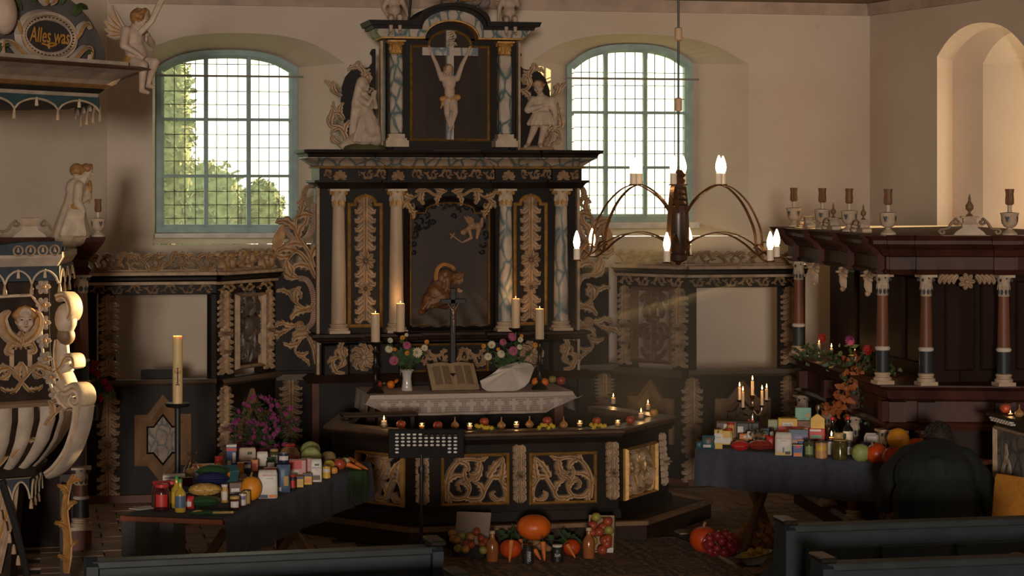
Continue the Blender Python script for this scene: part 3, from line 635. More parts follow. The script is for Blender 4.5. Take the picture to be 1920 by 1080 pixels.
# upper stage
ux0, ux1 = xa(724), xa(967); zb = za(281); zt = za(72)
m_ = MB(); m_.box((ux0, .03, zb), (ux1, .42, zt)); part(m_, 'upper_body', BLACK)
for px in (716, 974): m_ = MB(); m_.box((xa(px)-.010, .0, zb), (xa(px)+.010, .1, za(78))); part(m_, 'side_batten', CREAM)
for px in (730, 961): m_ = MB(); m_.rbox((xa(px)-.03, -.02, zb), (xa(px)+.03, .1, zt), .01); part(m_, 'black_pilaster', BLACK)
for px in (742, 946):
    c = xa(px, -.06); hw = .055; m_ = MB(); m_.rbox((c-hw, -.11, za(252)), (c+hw, .02, za(104)), .012); part(m_, 'marbled_pillar', MARBG)
    m_ = MB(); m_.box((c-.10, -.16, za(276)), (c+.10, .02, za(264))); m_.box((c-.085, -.145, za(264)), (c+.085, .02, za(260))); m_.box((c-.07, -.125, za(260)), (c+.07, .02, za(252))); part(m_, 'pillar_base', CREAM2)
    m_ = MB(); capital(m_, (c, -.055, za(104)), .05, za(78)-za(104)); part(m_, 'pillar_capital', [GOLD, GOLD], smooth=True)
f = archframe(769, 919, 265, 85, 55, .22); m_ = MB(); m_.frame2d(f, .024, -.0, .05); part(m_, 'gilt_frame', GOLD); m_ = MB(); m_.extrude(inset(f, .02), .02, .04); part(m_, 'crucifixion_panel', DBROWN)
# upper entablature with raised arch
def arched(yside, ypk, a0, a1, half=62):
    X = lambda px: xa(px); pts = [(X(a0), za(yside))]; c = X(842); r = half/213
    pts += [(c-r, za(yside))]+[(c+r*cos(PI-PI*i/16), za(yside)+(za(ypk)-za(yside))*sin(PI*i/16)) for i in range(1, 16)]+[(c+r, za(yside))]+[(X(a1), za(yside))]; return pts
def band(lo, hi, y0, y1, mt, nm):
    m_ = MB(); n = len(lo)
    m_.grid([[(p[0], y1, p[1]) for p in lo], [(p[0], y0, p[1]) for p in lo], [(p[0], y0, p[1]) for p in hi], [(p[0], y1, p[1]) for p in hi]], False)
    for k in (0, -1): m_.poly([(lo[k][0], y1, lo[k][1]), (lo[k][0], y0, lo[k][1]), (hi[k][0], y0, hi[k][1]), (hi[k][0], y1, hi[k][1])])
    part(m_, nm, mt)
band(arched(75, 42, 712, 972, 50), arched(72, 39, 710, 974, 51), -.14, .3, GOLD, 'gilt_fillet')
band(arched(72, 39, 708, 976, 51), arched(58, 22, 698, 988, 58), -.17, .3, MARBG, 'marbled_frieze')
band(arched(58, 22, 694, 992, 58), arched(52, 15, 692, 995, 63), -.20, .3, BLACK, 'upper_cornice_step')
band(arched(52, 15, 688, 1000, 63), arched(43, 9, 684, 1004, 68), -.26, .3, BLACK, 'upper_cornice')
m_ = MB()
m_.extrude([(xa(776), za(75))]+[(xa(842)+51/213*cos(PI-PI*i/12), za(72)+(za(39)-za(72))*sin(PI*i/12)) for i in range(13)]+[(xa(908), za(75))], .03, .3); part(m_, 'arch_field', BLACK)
m_ = MB()
for k in range(26):
    a = random.uniform(0, PI); m_.sphere((xa(856)+cos(a)*random.uniform(.05, .26), -.1+random.uniform(-.06, .06), za(9)+.02+sin(a)*random.uniform(.02, .22)), random.uniform(.04, .07), 8, 6)
part(m_, 'cloud_crest', mat('grey_cloud', (.22, .18, .16), .7), smooth=True)
m_ = MB()
for k in range(14): a = PI*(k+.5)/14; m_.leaf([(xa(850)+cos(a)*t, za(4)+sin(a)*t) for t in (.03, .12, .25, .34)], [.01, .02, .015, .002], .02, 0, -.2)
part(m_, 'gilt_rays', GOLD)
# wings beside the upper stage
def wing_upper(s):
    m_ = MB(); m_.X = Matrix.Translation((xa(842), .12, 0)) @ Matrix.Diagonal((s, 1, 1, 1)); q = lambda px, py: (xa(px)-xa(842), za(py))
    out = [q(974, 278), q(974, 92), q(980, 92), q(984, 100), q(980, 106), q(980, 118), q(986, 126), q(1002, 130), q(1018, 132), q(1029, 145), q(1036, 165), q(1038, 190), q(1034, 200), q(1030, 278)]
    m_.extrude(out, 0, .05); part(m_, 'wing_board', BLACK)
    m_ = MB(); m_.X = Matrix.Translation((xa(842), .10, 0)) @ Matrix.Diagonal((s, 1, 1, 1))
    acanthus(m_, [q(985, 130), q(995, 135), q(1005, 130), q(1012, 123), q(1006, 116), q(1003, 122)], .018, .03, [(.2, 1, .10, 1.4), (.5, -1, .09, 1.6)], thick=.02)
    acanthus(m_, [q(978, 168), q(992, 165), q(1000, 150), q(992, 140), q(982, 146), q(986, 152)], .022, .035, [(.1, -1, .12, 1.5), (.3, 1, .12, 1.5), (.5, -1, .10, 1.5), (.65, 1, .08, 1.6)])
    acanthus(m_, [q(1036, 180), q(1046, 176), q(1056, 170), q(1054, 158), q(1044, 160), q(1047, 166)], .02, .03, [(.2, 1, .11, 1.3), (.5, -1, .08, 1.4)], thick=.02)
    acanthus(m_, [q(1032, 225), q(1040, 212), q(1050, 205), q(1052, 190)], .03, .03, [(.3, 1, .1, 1.2), (.3, -1, .1, 1.2)], thick=.02)
    acanthus(m_, [q(1026, 274), q(1030, 255), q(1040, 240), q(1056, 236), q(1060, 222), q(1050, 216), q(1044, 226)], .035, .035, [(.2, 1, .13, 1.3), (.35, -1, .1, 1.6), (.5, 1, .13, 1.6), (.75, -1, .09, 1.4)], thick=.02)
    acanthus(m_, [q(1036, 278), q(1044, 268), q(1054, 266), q(1056, 256), q(1048, 256)], .02, .03, [(.3, 1, .08, 1.3)], thick=.02)
    part(m_, 'wing_foliage', [CREAM2, OCHRE], smooth=True)
wing_upper(1); wing_upper(-1)
# big openwork wings beside the main stage
def wing_main(s):
    m_ = MB(); m_.X = Matrix.Translation((xa(840), .10, 0)) @ Matrix.Diagonal((s, 1, 1, 1)); q = lambda px, py: (xa(840)-xa(px), za(py))
    acanthus(m_, [q(590, 348), q(576, 352), q(570, 364), q(580, 372), q(590, 366)], .02, .03, [(.2, -1, .08, 1.3), (.5, 1, .08, 1.5)], thick=.03)
    sp = spiral(q(572, 382)[0], q(572, 382)[1], .05, .012, 0, 7.5, 22); m_.leaf(sp, lambda t: .018*(1-.4*t), .03, 0, 0, rib=1, thick=.03)
    # striped scroll bands (red and cream ribs)
    def striped(P, w_):
        P = smooth_path(P, 8); n = len(P)
        for i in range(n-1):
            a, b = P[i], P[i+1]; t = (b[0]-a[0], b[1]-a[1]); l = math.hypot(*t) or 1; nx, nz = -t[1]/l*w_, t[0]/l*w_
            m_.box((0, 0, 0), (0, 0, 0)) if False else None
            for k, (f0, f1) in enumerate(((0, .5), (.5, 1))):
                A = (a[0]+t[0]*f0, a[1]+t[1]*f0); B = (a[0]+t[0]*f1, a[1]+t[1]*f1); y = -.02 if k else -.008
                pts = [(A[0]-nx, A[1]-nz), (A[0]+nx, A[1]+nz), (B[0]+nx, B[1]+nz), (B[0]-nx, B[1]-nz)]
                m_.extrude(pts, y, .03, mi=0 if k else 2)
    striped([q(590, 380), q(592, 402), q(588, 425), q(578, 445), q(562, 452), q(545, 440), q(537, 425)], .024)
    striped([q(562, 520), q(578, 524), q(588, 545), q(591, 575), q(588, 600), q(578, 612), q(562, 612)], .024)
    acanthus(m_, [q(592, 500), q(580, 470), q(562, 445), q(555, 425), q(560, 405), q(575, 400), q(582, 415), q(572, 424)], .03, .04, [(.1, 1, .17, 1.6), (.2, -1, .18, 1.5), (.3, 1, .16, 1.6), (.42, -1, .18, 1.7), (.55, 1, .15, 1.4), (.6, -1, .13, 1.3), (.75, 1, .12, 1.5)], thick=.03)
    acanthus(m_, [q(594, 520), q(580, 490), q(560, 470), q(545, 480), q(535, 500), q(540, 520), q(552, 514), q(550, 502)], .032, .04, [(.1, -1, .17, 1.6), (.3, 1, .18, -1.4), (.4, 1, .16, 1.6), (.5, -1, .17, 1.6), (.65, -1, .14, 1.6), (.8, -1, .13, 1.7)], thick=.03)
    acanthus(m_, [q(594, 560), q(582, 580), q(570, 575), q(552, 560), q(545, 545), q(560, 540), q(566, 552)], .028, .035, [(.1, 1, .15, 1.5), (.25, -1, .16, 1.6), (.45, 1, .15, 1.6), (.6, -1, .12, 1.6), (.8, 1, .1, 1.6)], thick=.03)
    acanthus(m_, [q(592, 640), q(580, 620), q(560, 606), q(548, 612), q(530, 622), q(517, 612), q(524, 600), q(530, 606)], .022, .03, [(.15, -1, .14, 1.5), (.35, 1, .12, 1.5), (.5, 1, .12, -1.5), (.6, -1, .13, 1.5), (.75, 1, .1, 1.5)], thick=.03)
    acanthus(m_, [q(594, 680), q(590, 650), q(575, 625), q(562, 640), q(556, 655), q(568, 668), q(578, 660)], .026, .03, [(.15, 1, .14, 1.5), (.3, -1, .14, 1.5), (.5, 1, .13, 1.5), (.7, -1, .11, 1.5), (.85, 1, .1, 1.5)], thick=.03)
    sp = spiral(q(566, 608)[0], q(566, 608)[1], .06, .012, PI, PI+8, 24); m_.leaf(sp, lambda t: .02*(1-.4*t), .035, 0, 0, rib=1, thick=.03)
    part(m_, 'openwork_wing', [CREAM, OCHRE, REDP], smooth=True)
    m_ = MB(); m_.X = Matrix.Translation((xa(840), .125, 0)) @ Matrix.Diagonal((s, 1, 1, 1)); m_.extrude(smooth_path([q(513, 470), q(517, 440), q(535, 415), q(540, 420), q(536, 440), q(530, 470)], 4), -.03, .03); part(m_, 'wing_horn', OCHRE)
    m_ = MB(); m_.X = Matrix.Translation((xa(840), .16, 0)) @ Matrix.Diagonal((s, 1, 1, 1)); m_.extrude([q(598, 700), q(598, 505), q(520, 505), q(520, 700)], 0, .04); part(m_, 'wing_backboard', BLACK)
wing_main(1); wing_main(-1)
# carved figures
def PT(px, py, y): return on_y(px, py, y)
def face_prims(c, r, R, mi_skin, mi_hair, hair='short', nose=.28):
    """c head centre, r half-height; R 3x3 orientation with local -y as the face direction"""
    q = lambda x, y, z: c+R @ Vector((x*r, y*r, z*r))
    P = [('e', c, (r*.72, r*.80, r*.98), R, mi_skin), ('e', q(0, -.38, -.42), (r*.50, r*.45, r*.50), R, mi_skin),
         ('c', q(0, -.74, .10), q(0, -.95, -.16), r*.10, r*.15, mi_skin), ('e', q(0, -.72, -.48), (r*.24, r*.16, r*.10), R, mi_skin),
         ('e', q(0, -.62, -.78), (r*.24, r*.2, r*.16), R, mi_skin)]
    for s in (-1, 1): P += [('e', q(s*.70, .05, -.05), (r*.12, r*.2, r*.26), R, mi_skin), ('e', q(s*.3, -.70, .24), (r*.26, r*.12, r*.08), R, mi_skin), ('e', q(s*.42, -.5, -.25), (r*.26, r*.22, r*.24), R, mi_skin)]
    P += [('e', q(0, .30, .34), (r*.82, r*.74, r*.80), R, mi_hair)]
    if hair in ('long', 'curl'):
        n = 12
        for k in range(n):
            a = -.35+(PI+.7)*k/(n-1); z = .45 if hair == 'curl' else .2
            P.append(('e', q(cos(a)*.78, sin(a)*.75, z-.5*abs(cos(a))*0), (r*.3, r*.3, r*.3), R, mi_hair))
        for k in range(7): a = PI*k/6; P.append(('e', q(cos(a)*.66, -.22, .38+sin(a)*.62), (r*.29, r*.29, r*.29), R, mi_hair))
    if hair == 'long':
        for s in (-1, 1): P.append(('c', q(s*.66, .1, .1), q(s*.62, .1, -1.1), r*.28, r*.2, mi_hair))
        P.append(('c', q(0, .6, .2), q(0, .55, -1.2), r*.5, r*.4, mi_hair))
    return P
EYE = mat('painted_eye', (.03, .02, .015), .4, var=0); LIP = mat('painted_lip', (.22, .06, .045), .5, var=0)
def features(parent, c, r, R):
    c = Vector(c)
    for s in (-1, 1):
        m_ = MB(); m_.X = Matrix.Translation(c+R @ Vector((s*.3*r, -.70*r, .10*r))) @ R.to_4x4(); m_.sphere((0, 0, 0), (r*.13, r*.07, r*.065), 8, 6); m_.build('eye', EYE, parent, True, world=True)
        m_ = MB(); m_.X = Matrix.Translation(c) @ R.to_4x4(); m_.tube([(s*.14*r, -.82*r, .27*r), (s*.32*r, -.80*r, .33*r), (s*.48*r, -.68*r, .27*r)], r*.03, 5); m_.build('eyebrow', HAIRG, parent, True, world=True)
    m_ = MB(); m_.X = Matrix.Translation(c+R @ Vector((0, -.84*r, -.47*r))) @ R.to_4x4(); m_.sphere((0, 0, 0), (r*.17, r*.07, r*.06), 8, 6); m_.build('mouth', LIP, parent, True, world=True)
def hand_prims(wr, d, side, L, mi, curl=.25):
    """palm and five short fingers; d direction, side the thumb side"""
    d = d.normalized(); side = (side-d*side.dot(d)).normalized(); nrm = d.cross(side); P = [('c', wr, wr+d*L*.45, L*.13, L*.17, mi)]
    for k in range(4):
        o = wr+d*L*.42+side*(L*.20*(1.5-k)/1.5); l = L*(.46, .52, .48, .38)[k]; m = o+d*l*.55+nrm*L*curl*.15; P += [('c', o, m, L*.065, L*.06, mi), ('c', m, m+d*l*.42+nrm*L*curl*.35, L*.06, L*.045, mi)]
    o = wr+d*L*.15+side*L*.14; P += [('c', o, o+(d*.6+side*.6)*L*.3, L*.075, L*.055, mi), ('c', o+(d*.6+side*.6)*L*.3, o+(d*.85+side*.55)*L*.45, L*.055, L*.045, mi)]
    return P
# crucifix of the upper stage
CRX = thing('crucifix', 'carved crucifix with gilt loincloth on the dark upper altar panel', 'crucifix', (xa(842), .02, za(262)))
m_ = MB(); y0 = -.05; m_.box((xa(835), y0, za(262)), (xa(849), .015, za(58))); m_.box((xa(790), y0-.012, za(105)), (xa(894), .014, za(90))); m_.build('cross', MARBP, CRX, world=True)
m_ = MB(); P = [(xa(842)+.03, za(60)), (xa(842)+.0, za(64)), (xa(846), za(72)), (xa(842), za(80)), (xa(848), za(88))]
m_.grid([[(x-.032, -.075+.012*sin(i*1.7), z), (x+.036, -.075+.012*sin(i*1.7+.6), z+.012)] for i, (x, z) in enumerate(smooth_path(P, 4))]); sc_ = m_.build('title_scroll', CREAM2, CRX, world=True)
text_mesh('I.N.R.I', .045, BLACK, 'inscription', CRX, wm(CRX).inverted() @ Matrix.Translation((xa(847), -.095, za(75))) @ Matrix.Rotation(rad(65), 4, 'Y') @ FRONT)
q = lambda px, py, y=-.10: PT(px, py, y); r = 1/213
B_ = [('e', q(842, 155), (.062, .045, .075), None, 0), ('e', q(843, 172), (.048, .038, .06), None, 0), ('e', q(844, 186), (.058, .042, .04), None, 1), ('e', q(842, 148), (.075, .04, .04), None, 0),
      ('c', q(828, 148), q(819, 122, -.09), .026, .021, 0), ('c', q(819, 122, -.09), q(808, 98, -.075), .021, .014, 0), ('c', q(857, 148), q(866, 122, -.09), .026, .021, 0), ('c', q(866, 122, -.09), q(878, 98, -.075), .021, .014, 0),
      ('c', q(839, 190), q(838, 212, -.14), .038, .027, 0), ('c', q(838, 212, -.14), q(843, 238, -.095), .027, .015, 0), ('c', q(850, 190), q(853, 211, -.14), .038, .027, 0), ('c', q(853, 211, -.14), q(847, 236, -.11), .027, .015, 0),
      ('c', q(845, 236, -.10), q(843, 245, -.13), .016, .013, 0), ('c', q(848, 232, -.11), q(850, 238, -.135), .015, .012, 0), ('c', q(842, 146), q(842, 138), .026, .024, 0)]
for hx, s in ((807, -1), (879, 1)): B_ += hand_prims(q(hx, 97, -.075), Vector((s*.25, -.25, 1)), Vector((-s, 0, 0)), .06, 0, .6)
B_ += face_prims(q(840, 131, -.125), .046, rotm('X', .45) @ rotm('Y', .15), 0, 2, 'long')
B_ += [('c', q(830, 186), q(858, 183), .03, .03, 1), ('c', q(831, 186), q(827, 203), .017, .009, 1), ('e', q(844, 190), (.062, .04, .02), None, 1)]
organic('corpus', [p[:] if p[0] == 'c' else (p if len(p) == 5 else p) for p in B_], [FLESH, OCHRE, HAIRG], .0052, CRX, 3, loc=-Vector(CRX.location))
# kneeling woman
MARY = thing('statue', 'kneeling veiled woman statue beside the crucifixion panel', 'statue', (xa(672), -.02, za(278)))
q = lambda px, py, y=-.02: PT(px, py, y); M0 = [STATUE, FLESH, OCHRE]
B_ = face_prims(q(684, 162, -.05), .052, rotm('Z', .7) @ rotm('X', -.1), 1, 0, 'short')
B_ += [('e', q(680, 157, -.02), (.058, .06, .066), None, 0), ('c', q(674, 158), q(668, 195), .034, .045, 0), ('c', q(683, 172), q(684, 180), .03, .035, 1), ('e', q(685, 192), (.072, .06, .075), None, 0), ('e', q(686, 208), (.062, .055, .06), None, 0),
       ('c', q(676, 186, -.05), q(690, 196, -.1), .032, .026, 0), ('c', q(690, 196, -.1), q(696, 186, -.12), .024, .016, 1), ('c', q(694, 186), q(704, 200, -.06), .032, .026, 0), ('c', q(704, 200, -.06), q(702, 184, -.11), .024, .016, 1)]
B_ += hand_prims(q(697, 184, -.12), Vector((.3, -.1, 1)), Vector((1, 0, 0)), .07, 1)+hand_prims(q(703, 182, -.11), Vector((0, -.1, 1)), Vector((-1, 0, 0)), .07, 1)
B_ += [('c', q(686, 212), q(696, 244, -.06), .07, .085, 0), ('c', q(684, 214), q(682, 260, -.04), .065, .08, 0), ('c', q(690, 250, -.05), q(655, 268, .02), .075, .05, 0), ('c', q(655, 268, .02), q(644, 274, .03), .05, .035, 0), ('c', q(700, 230, -.04), q(704, 262, -.06), .055, .06, 0), ('c', q(668, 190), q(666, 240, .02), .04, .03, 0), ('c', q(664, 200), q(660, 250, .02), .026, .03, 0)]
for k in range(5): B_.append(('c', q(678+k*6, 220, -.08), q(664+k*10, 264, -.10), .014, .02, 0))
organic('figure', B_, M0, .0062, MARY, 3, loc=-Vector(MARY.location)); features(MARY, q(684, 162, -.05), .052, rotm('Z', .7) @ rotm('X', -.1))
m_ = MB(); m_.sphere((xa(684), -.02, za(279)), (.19, .11, .05), 16, 8); m_.build('mossy_mound', mat('moss_paint', (.09, .08, .03), .7), MARY, True, world=True)
# standing youth
JOHN = thing('statue', 'standing curly-haired youth statue with hand on his chest', 'statue', (xa(1010), -.02, za(278)))
B_ = face_prims(q(1010, 164, -.06), .056, rotm('Z', -.45) @ rotm('X', .25), 1, 2, 'curl')
B_ += [('c', q(1013, 176), q(1014, 184), .03, .034, 1), ('e', q(1016, 192), (.085, .06, .07), None, 0), ('e', q(1016, 208), (.07, .055, .06), None, 0), ('c', q(1000, 188), q(990, 206, -.04), .04, .036, 0), ('c', q(990, 206, -.04), q(1012, 200, -.10), .034, .022, 0),
       ('c', q(1033, 188), q(1040, 210), .036, .03, 0), ('c', q(1040, 210), q(1041, 230, -.03), .026, .019, 1)]
B_ += hand_prims(q(1013, 200, -.10), Vector((1, -.1, .35)), Vector((0, 0, 1)), .075, 1)+hand_prims(q(1041, 231, -.03), Vector((0, -.1, -1)), Vector((-1, 0, 0)), .075, 1)
for k in range(7): a = -1.2+2.4*k/6; B_.append(('c', q(1016+sin(a)*13, 214, -.03-.045*cos(a)), q(1014+sin(a)*24, 232, -.03-.07*cos(a)), .028, .022, 0))
B_ += [('e', q(1015, 224), (.085, .06, .07), None, 0), ('c', q(1005, 228), q(999, 248, -.05), .042, .033, 1), ('c', q(999, 248, -.05), q(990, 270, -.03), .032, .02, 1), ('c', q(990, 271, -.03), q(985, 275, -.09), .022, .017, 1), ('c', q(1022, 228), q(1018, 250, -.05), .042, .033, 1), ('c', q(1018, 250, -.05), q(1012, 270, -.04), .032, .02, 1), ('c', q(1012, 271, -.04), q(1014, 275, -.1), .022, .017, 1)]
organic('figure', B_, [STATUE, FLESH, HAIRG], .0062, JOHN, 3, loc=-Vector(JOHN.location)); features(JOHN, q(1010, 164, -.06), .056, rotm('Z', -.45) @ rotm('X', .25))
m_ = MB(); m_.sphere((xa(1006), -.02, za(279.5)), (.16, .11, .035), 16, 8); m_.leaf(smooth_path([(xa(1022), za(277)), (xa(1030), za(262)), (xa(1036), za(245))], 4), wl(.05), .05, 3, .02); m_.build('stump', CREAM, JOHN, True, world=True)
# putti
def putto(name, label, S, M, mats, pose, wings=True):
    """S head half-height, M world matrix; pose dict of points in units of head height 2S, figure faces -y, seated at origin"""
    u = S*2; v = lambda *a: Vector(a)*u
    B_ = face_prims(v(*pose.get('head', (0, -.1, 2.35))), S*1.0, pose.get('hr', Matrix.Identity(3)), 0, 1, 'curl')
    B_ += [('c', v(0, 0, 1.75), v(*pose.get('head', (0, -.1, 2.35)))-v(0, 0, .35), S*.45, S*.4, 0), ('e', v(0, 0, 1.4), (u*.52, u*.42, u*.48), None, 0), ('e', v(0, -.08, .75), (u*.5, u*.46, u*.5), None, 0), ('e', v(0, .02, .3), (u*.56, u*.46, u*.36), None, 2)]
    for s, k in ((-1, 'L'), (1, 'R')):
        sh, el, wr = v(s*.5, 0, 1.62), v(*pose['el'+k]), v(*pose['wr'+k]); hp, kn, an = v(s*.26, -.05, .28), v(*pose['kn'+k]), v(*pose['an'+k])
        B_ += [('c', sh, el, u*.22, u*.18, 0), ('c', el, wr, u*.18, u*.11, 0), ('c', hp, kn, u*.3, u*.22, 0), ('c', kn, an, u*.22, u*.12, 0), ('c', an, an+v(0, -.38, -.1), u*.13, u*.10, 0)]
        B_ += hand_prims(wr, wr-el, Vector((-s, -.3, 0)), u*.42, 0)
    t = thing(name, label, 'statue'); t.matrix_basis = M
    organic('figure', B_, mats, u*.05, t, 3); R0_ = M.to_3x3(); features(t, M @ v(*pose.get('head', (0, -.1, 2.35))), S, R0_ @ pose.get('hr', Matrix.Identity(3)))
    if wings:
        for s in (-1, 1):
            m_ = MB(); m_.X = Matrix.Translation(v(s*.2, .38, 1.55)) @ Matrix.Rotation(s*pose.get('wa', .5), 4, 'Z') @ Matrix.Diagonal((s, 1, 1, 1))
            for k in range(5): m_.leaf(leafcurve((0, 0), .9-.32*k, u*(1.35-.12*k), .5, 8), wl(u*.2), u*.1, 0, 0, rib=1, thick=u*.06)
            m_.build('wing', [mats[0], OCHRE], t, True)
    return t
PM = [FLESH, HAIRG, FLESH]
pp = dict(elL=(-.85, -.1, .95), wrL=(-1.0, -.45, .35), elR=(.8, -.15, 1.0), wrR=(.9, -.55, .55), knL=(-.35, -.75, .15), anL=(-.35, -.7, -.95), knR=(.3, -.8, .2), anR=(.32, -.75, -.85))
p = PT(741, 40, -.2); putto('cherub_statue', 'naked cherub seated on the altar top holding a black pole', .058, Matrix.Translation((p.x, -.14, za(42)+.0)), PM, dict(pp, elL=(-.8, .1, .9), wrL=(-.6, -.3, .4)))
m_ = MB(); m_.tube([PT(766, 42, -.22), PT(770, 0, -.22), PT(774, -40, -.22)], .012, 8); tag(m_.build('pole', IRON, None, origin=tuple(PT(766, 42, -.22))), 'thin black pole standing beside the cherub on the altar top', 'pole')
p = PT(957, 40, -.2); putto('cherub_statue', 'naked cherub seated on the altar top with one arm lowered', .058, Matrix.Translation((p.x, -.14, za(42)+.0)), PM, dict(pp, elL=(-.75, -.1, 1.1), wrL=(-.9, -.3, .1), elR=(.7, .2, 1.3), wrR=(.5, -.2, 1.9)))
# relief figures of the picture
q = lambda px, py, y=-.02: PT(px, py, y); ROBE = mat('brown_gilt_robe', (.13, .055, .022), .5, metal=.25, var=.4, scale=20)
PRM = [ROBE, mat('relief_flesh', (.26, .15, .09), .55), mat('relief_hair', (.17, .08, .03), .6, var=.3, scale=30, bump=.5)]
B_ = face_prims(q(860, 522, -.04), .05, rotm('Z', 1.05) @ rotm('X', .5), 1, 2, 'long')
B_ += [('c', q(852, 520), q(835, 515), .04, .06, 0), ('e', q(833, 520), (.075, .05, .07), None, 0), ('e', q(824, 537), (.085, .055, .09), None, 0), ('c', q(840, 518, -.03), q(838, 542, -.06), .038, .03, 0), ('c', q(838, 542, -.06), q(854, 545, -.08), .028, .018, 0), ('c', q(816, 545), q(830, 558, -.04), .075, .07, 0), ('c', q(830, 558, -.04), q(800, 570), .075, .055, 0), ('c', q(806, 560), q(790, 585), .07, .03, 0), ('c', q(815, 565, -.03), q(835, 572, -.03), .05, .04, 0)]
for k in range(6): B_.append(('c', q(818+k*3, 545, -.07), q(793+k*9, 580-k*2, -.06), .014, .016, 0))
B_ += hand_prims(q(854, 545, -.08), Vector((1, -.1, -.1)), Vector((0, 0, 1)), .07, 1)
rf = organic('praying_figure', B_, PRM, .006, AL, 3, loc=-Vector(AL.location))
m_ = MB(); m_.leaf(smooth_path([(xa(833), za(550)), (xa(820), za(538)), (xa(816), za(520)), (xa(820), za(502)), (xa(832), za(495)), (xa(846), za(500)), (xa(850), za(506))], 4), lambda t: .018, .02, 0, -.04, rib=1); part(m_, 'mantle_band', [OCHRE, GOLD], smooth=True)
B_ = face_prims(q(870, 434, -.02), .034, rotm('Y', -2.2) @ rotm('X', .2), 0, 1, 'curl')
B_ += [('c', q(876, 430), q(884, 424), .022, .028, 0), ('e', q(886, 423), (.045, .035, .035), None, 0), ('e', q(896, 424), (.04, .03, .035), None, 0), ('c', q(880, 432), q(884, 446), .018, .015, 0), ('c', q(884, 446), q(868, 454), .015, .010, 0), ('c', q(898, 428), q(894, 446), .024, .014, 0), ('c', q(902, 424), q(904, 410), .02, .015, 0)]
organic('flying_angel', B_, [PRM[1], PRM[2]], .005, AL, 3, loc=-Vector(AL.location))
m_ = MB()
for k in range(4): m_.leaf(leafcurve((xa(882), za(422)), 2.1-.3*k, .10-.012*k, .4, 7), wl(.02), .015, 0, -.03, rib=1)
part(m_, 'angel_wing', [PRM[1], OCHRE], smooth=True)
m_ = MB(); a = Vector((xa(842), -.04, za(438))); b = Vector((xa(865), -.045, za(455))); m_.tube([a, b], .008, 6); d = (b-a).normalized(); e = Vector((-d.z, 0, d.x)); c = a+d*.03; m_.tube([c-e*.03, c+e*.03], .008, 6); part(m_, 'small_cross', PRM[1])
# screens either side of the altar
class Sec:
    """upright plane from p0 to p1 (world xy); local x along, -y towards the viewer, z up"""
    def __init__(s, p0, p1):
        s.p0 = Vector((p0[0], p0[1], 0)); s.p1 = Vector((p1[0], p1[1], 0)); s.d = (s.p1-s.p0).normalized(); s.L = (s.p1-s.p0).length
        s.n = Vector((s.d.y, -s.d.x, 0)); s.rz = math.atan2(s.d.y, s.d.x); s.M = Matrix.Translation(s.p0) @ Matrix.Rotation(s.rz, 4, 'Z')
    def q(s, px, py):
        p = on_plane(px, py, s.p0, s.n); return ((p-s.p0).dot(s.d), p.z)
    def x(s, px, py=600): return s.q(px, py)[0]
    def mb(s): m = MB(); m.X = s.M; return m
    def w(s, x, y, z): return s.M @ Vector((x, y, z))
LEDGE = mat('marbled_ledge', (.07, .045, .03), .5, col2=(.13, .085, .055), scale=7, stretch=(.3, .3, 2))
RELG = mat('grey_relief', (.085, .060, .048), .5, var=.4, scale=7, bump=.3, spec=.6)
def star_panel(parent, sec, px, yt, yb, wpx, wy0, wy1):
    cx, z1 = sec.q(px, yt); _, z0 = sec.q(px, yb); hw = abs(sec.x(px+wpx/2, (yt+yb)/2)-sec.x(px-wpx/2, (yt+yb)/2))/2; za_, zb_ = sec.q(px, wy0)[1], sec.q(px, wy1)[1]
    k = hw*.55; pts = [(cx, z1), (cx+k, za_), (cx+hw, za_), (cx+hw, zb_), (cx+k, zb_), (cx, z0), (cx-k, zb_), (cx-hw, zb_), (cx-hw, za_), (cx-k, za_)]
    m_ = sec.mb(); m_.frame2d(pts, hw*.42, -.035, .0); f = m_.build('star_frame', OCHREW, parent, world=True)
    m_ = sec.mb(); m_.extrude(inset(pts, hw*.40), -.02, .0); m_.build('marbled_field', MARBB, parent, world=True)
    m_ = sec.mb(); m_.frame2d(inset(pts, hw*.42), .014, -.03, -.01); m_.build('inner_bead', BLACK, parent, world=True)
OCHREW = mat('ochre_wood', (.18, .095, .045), .55, var=.25, scale=8, stretch=(1, 1, .3))
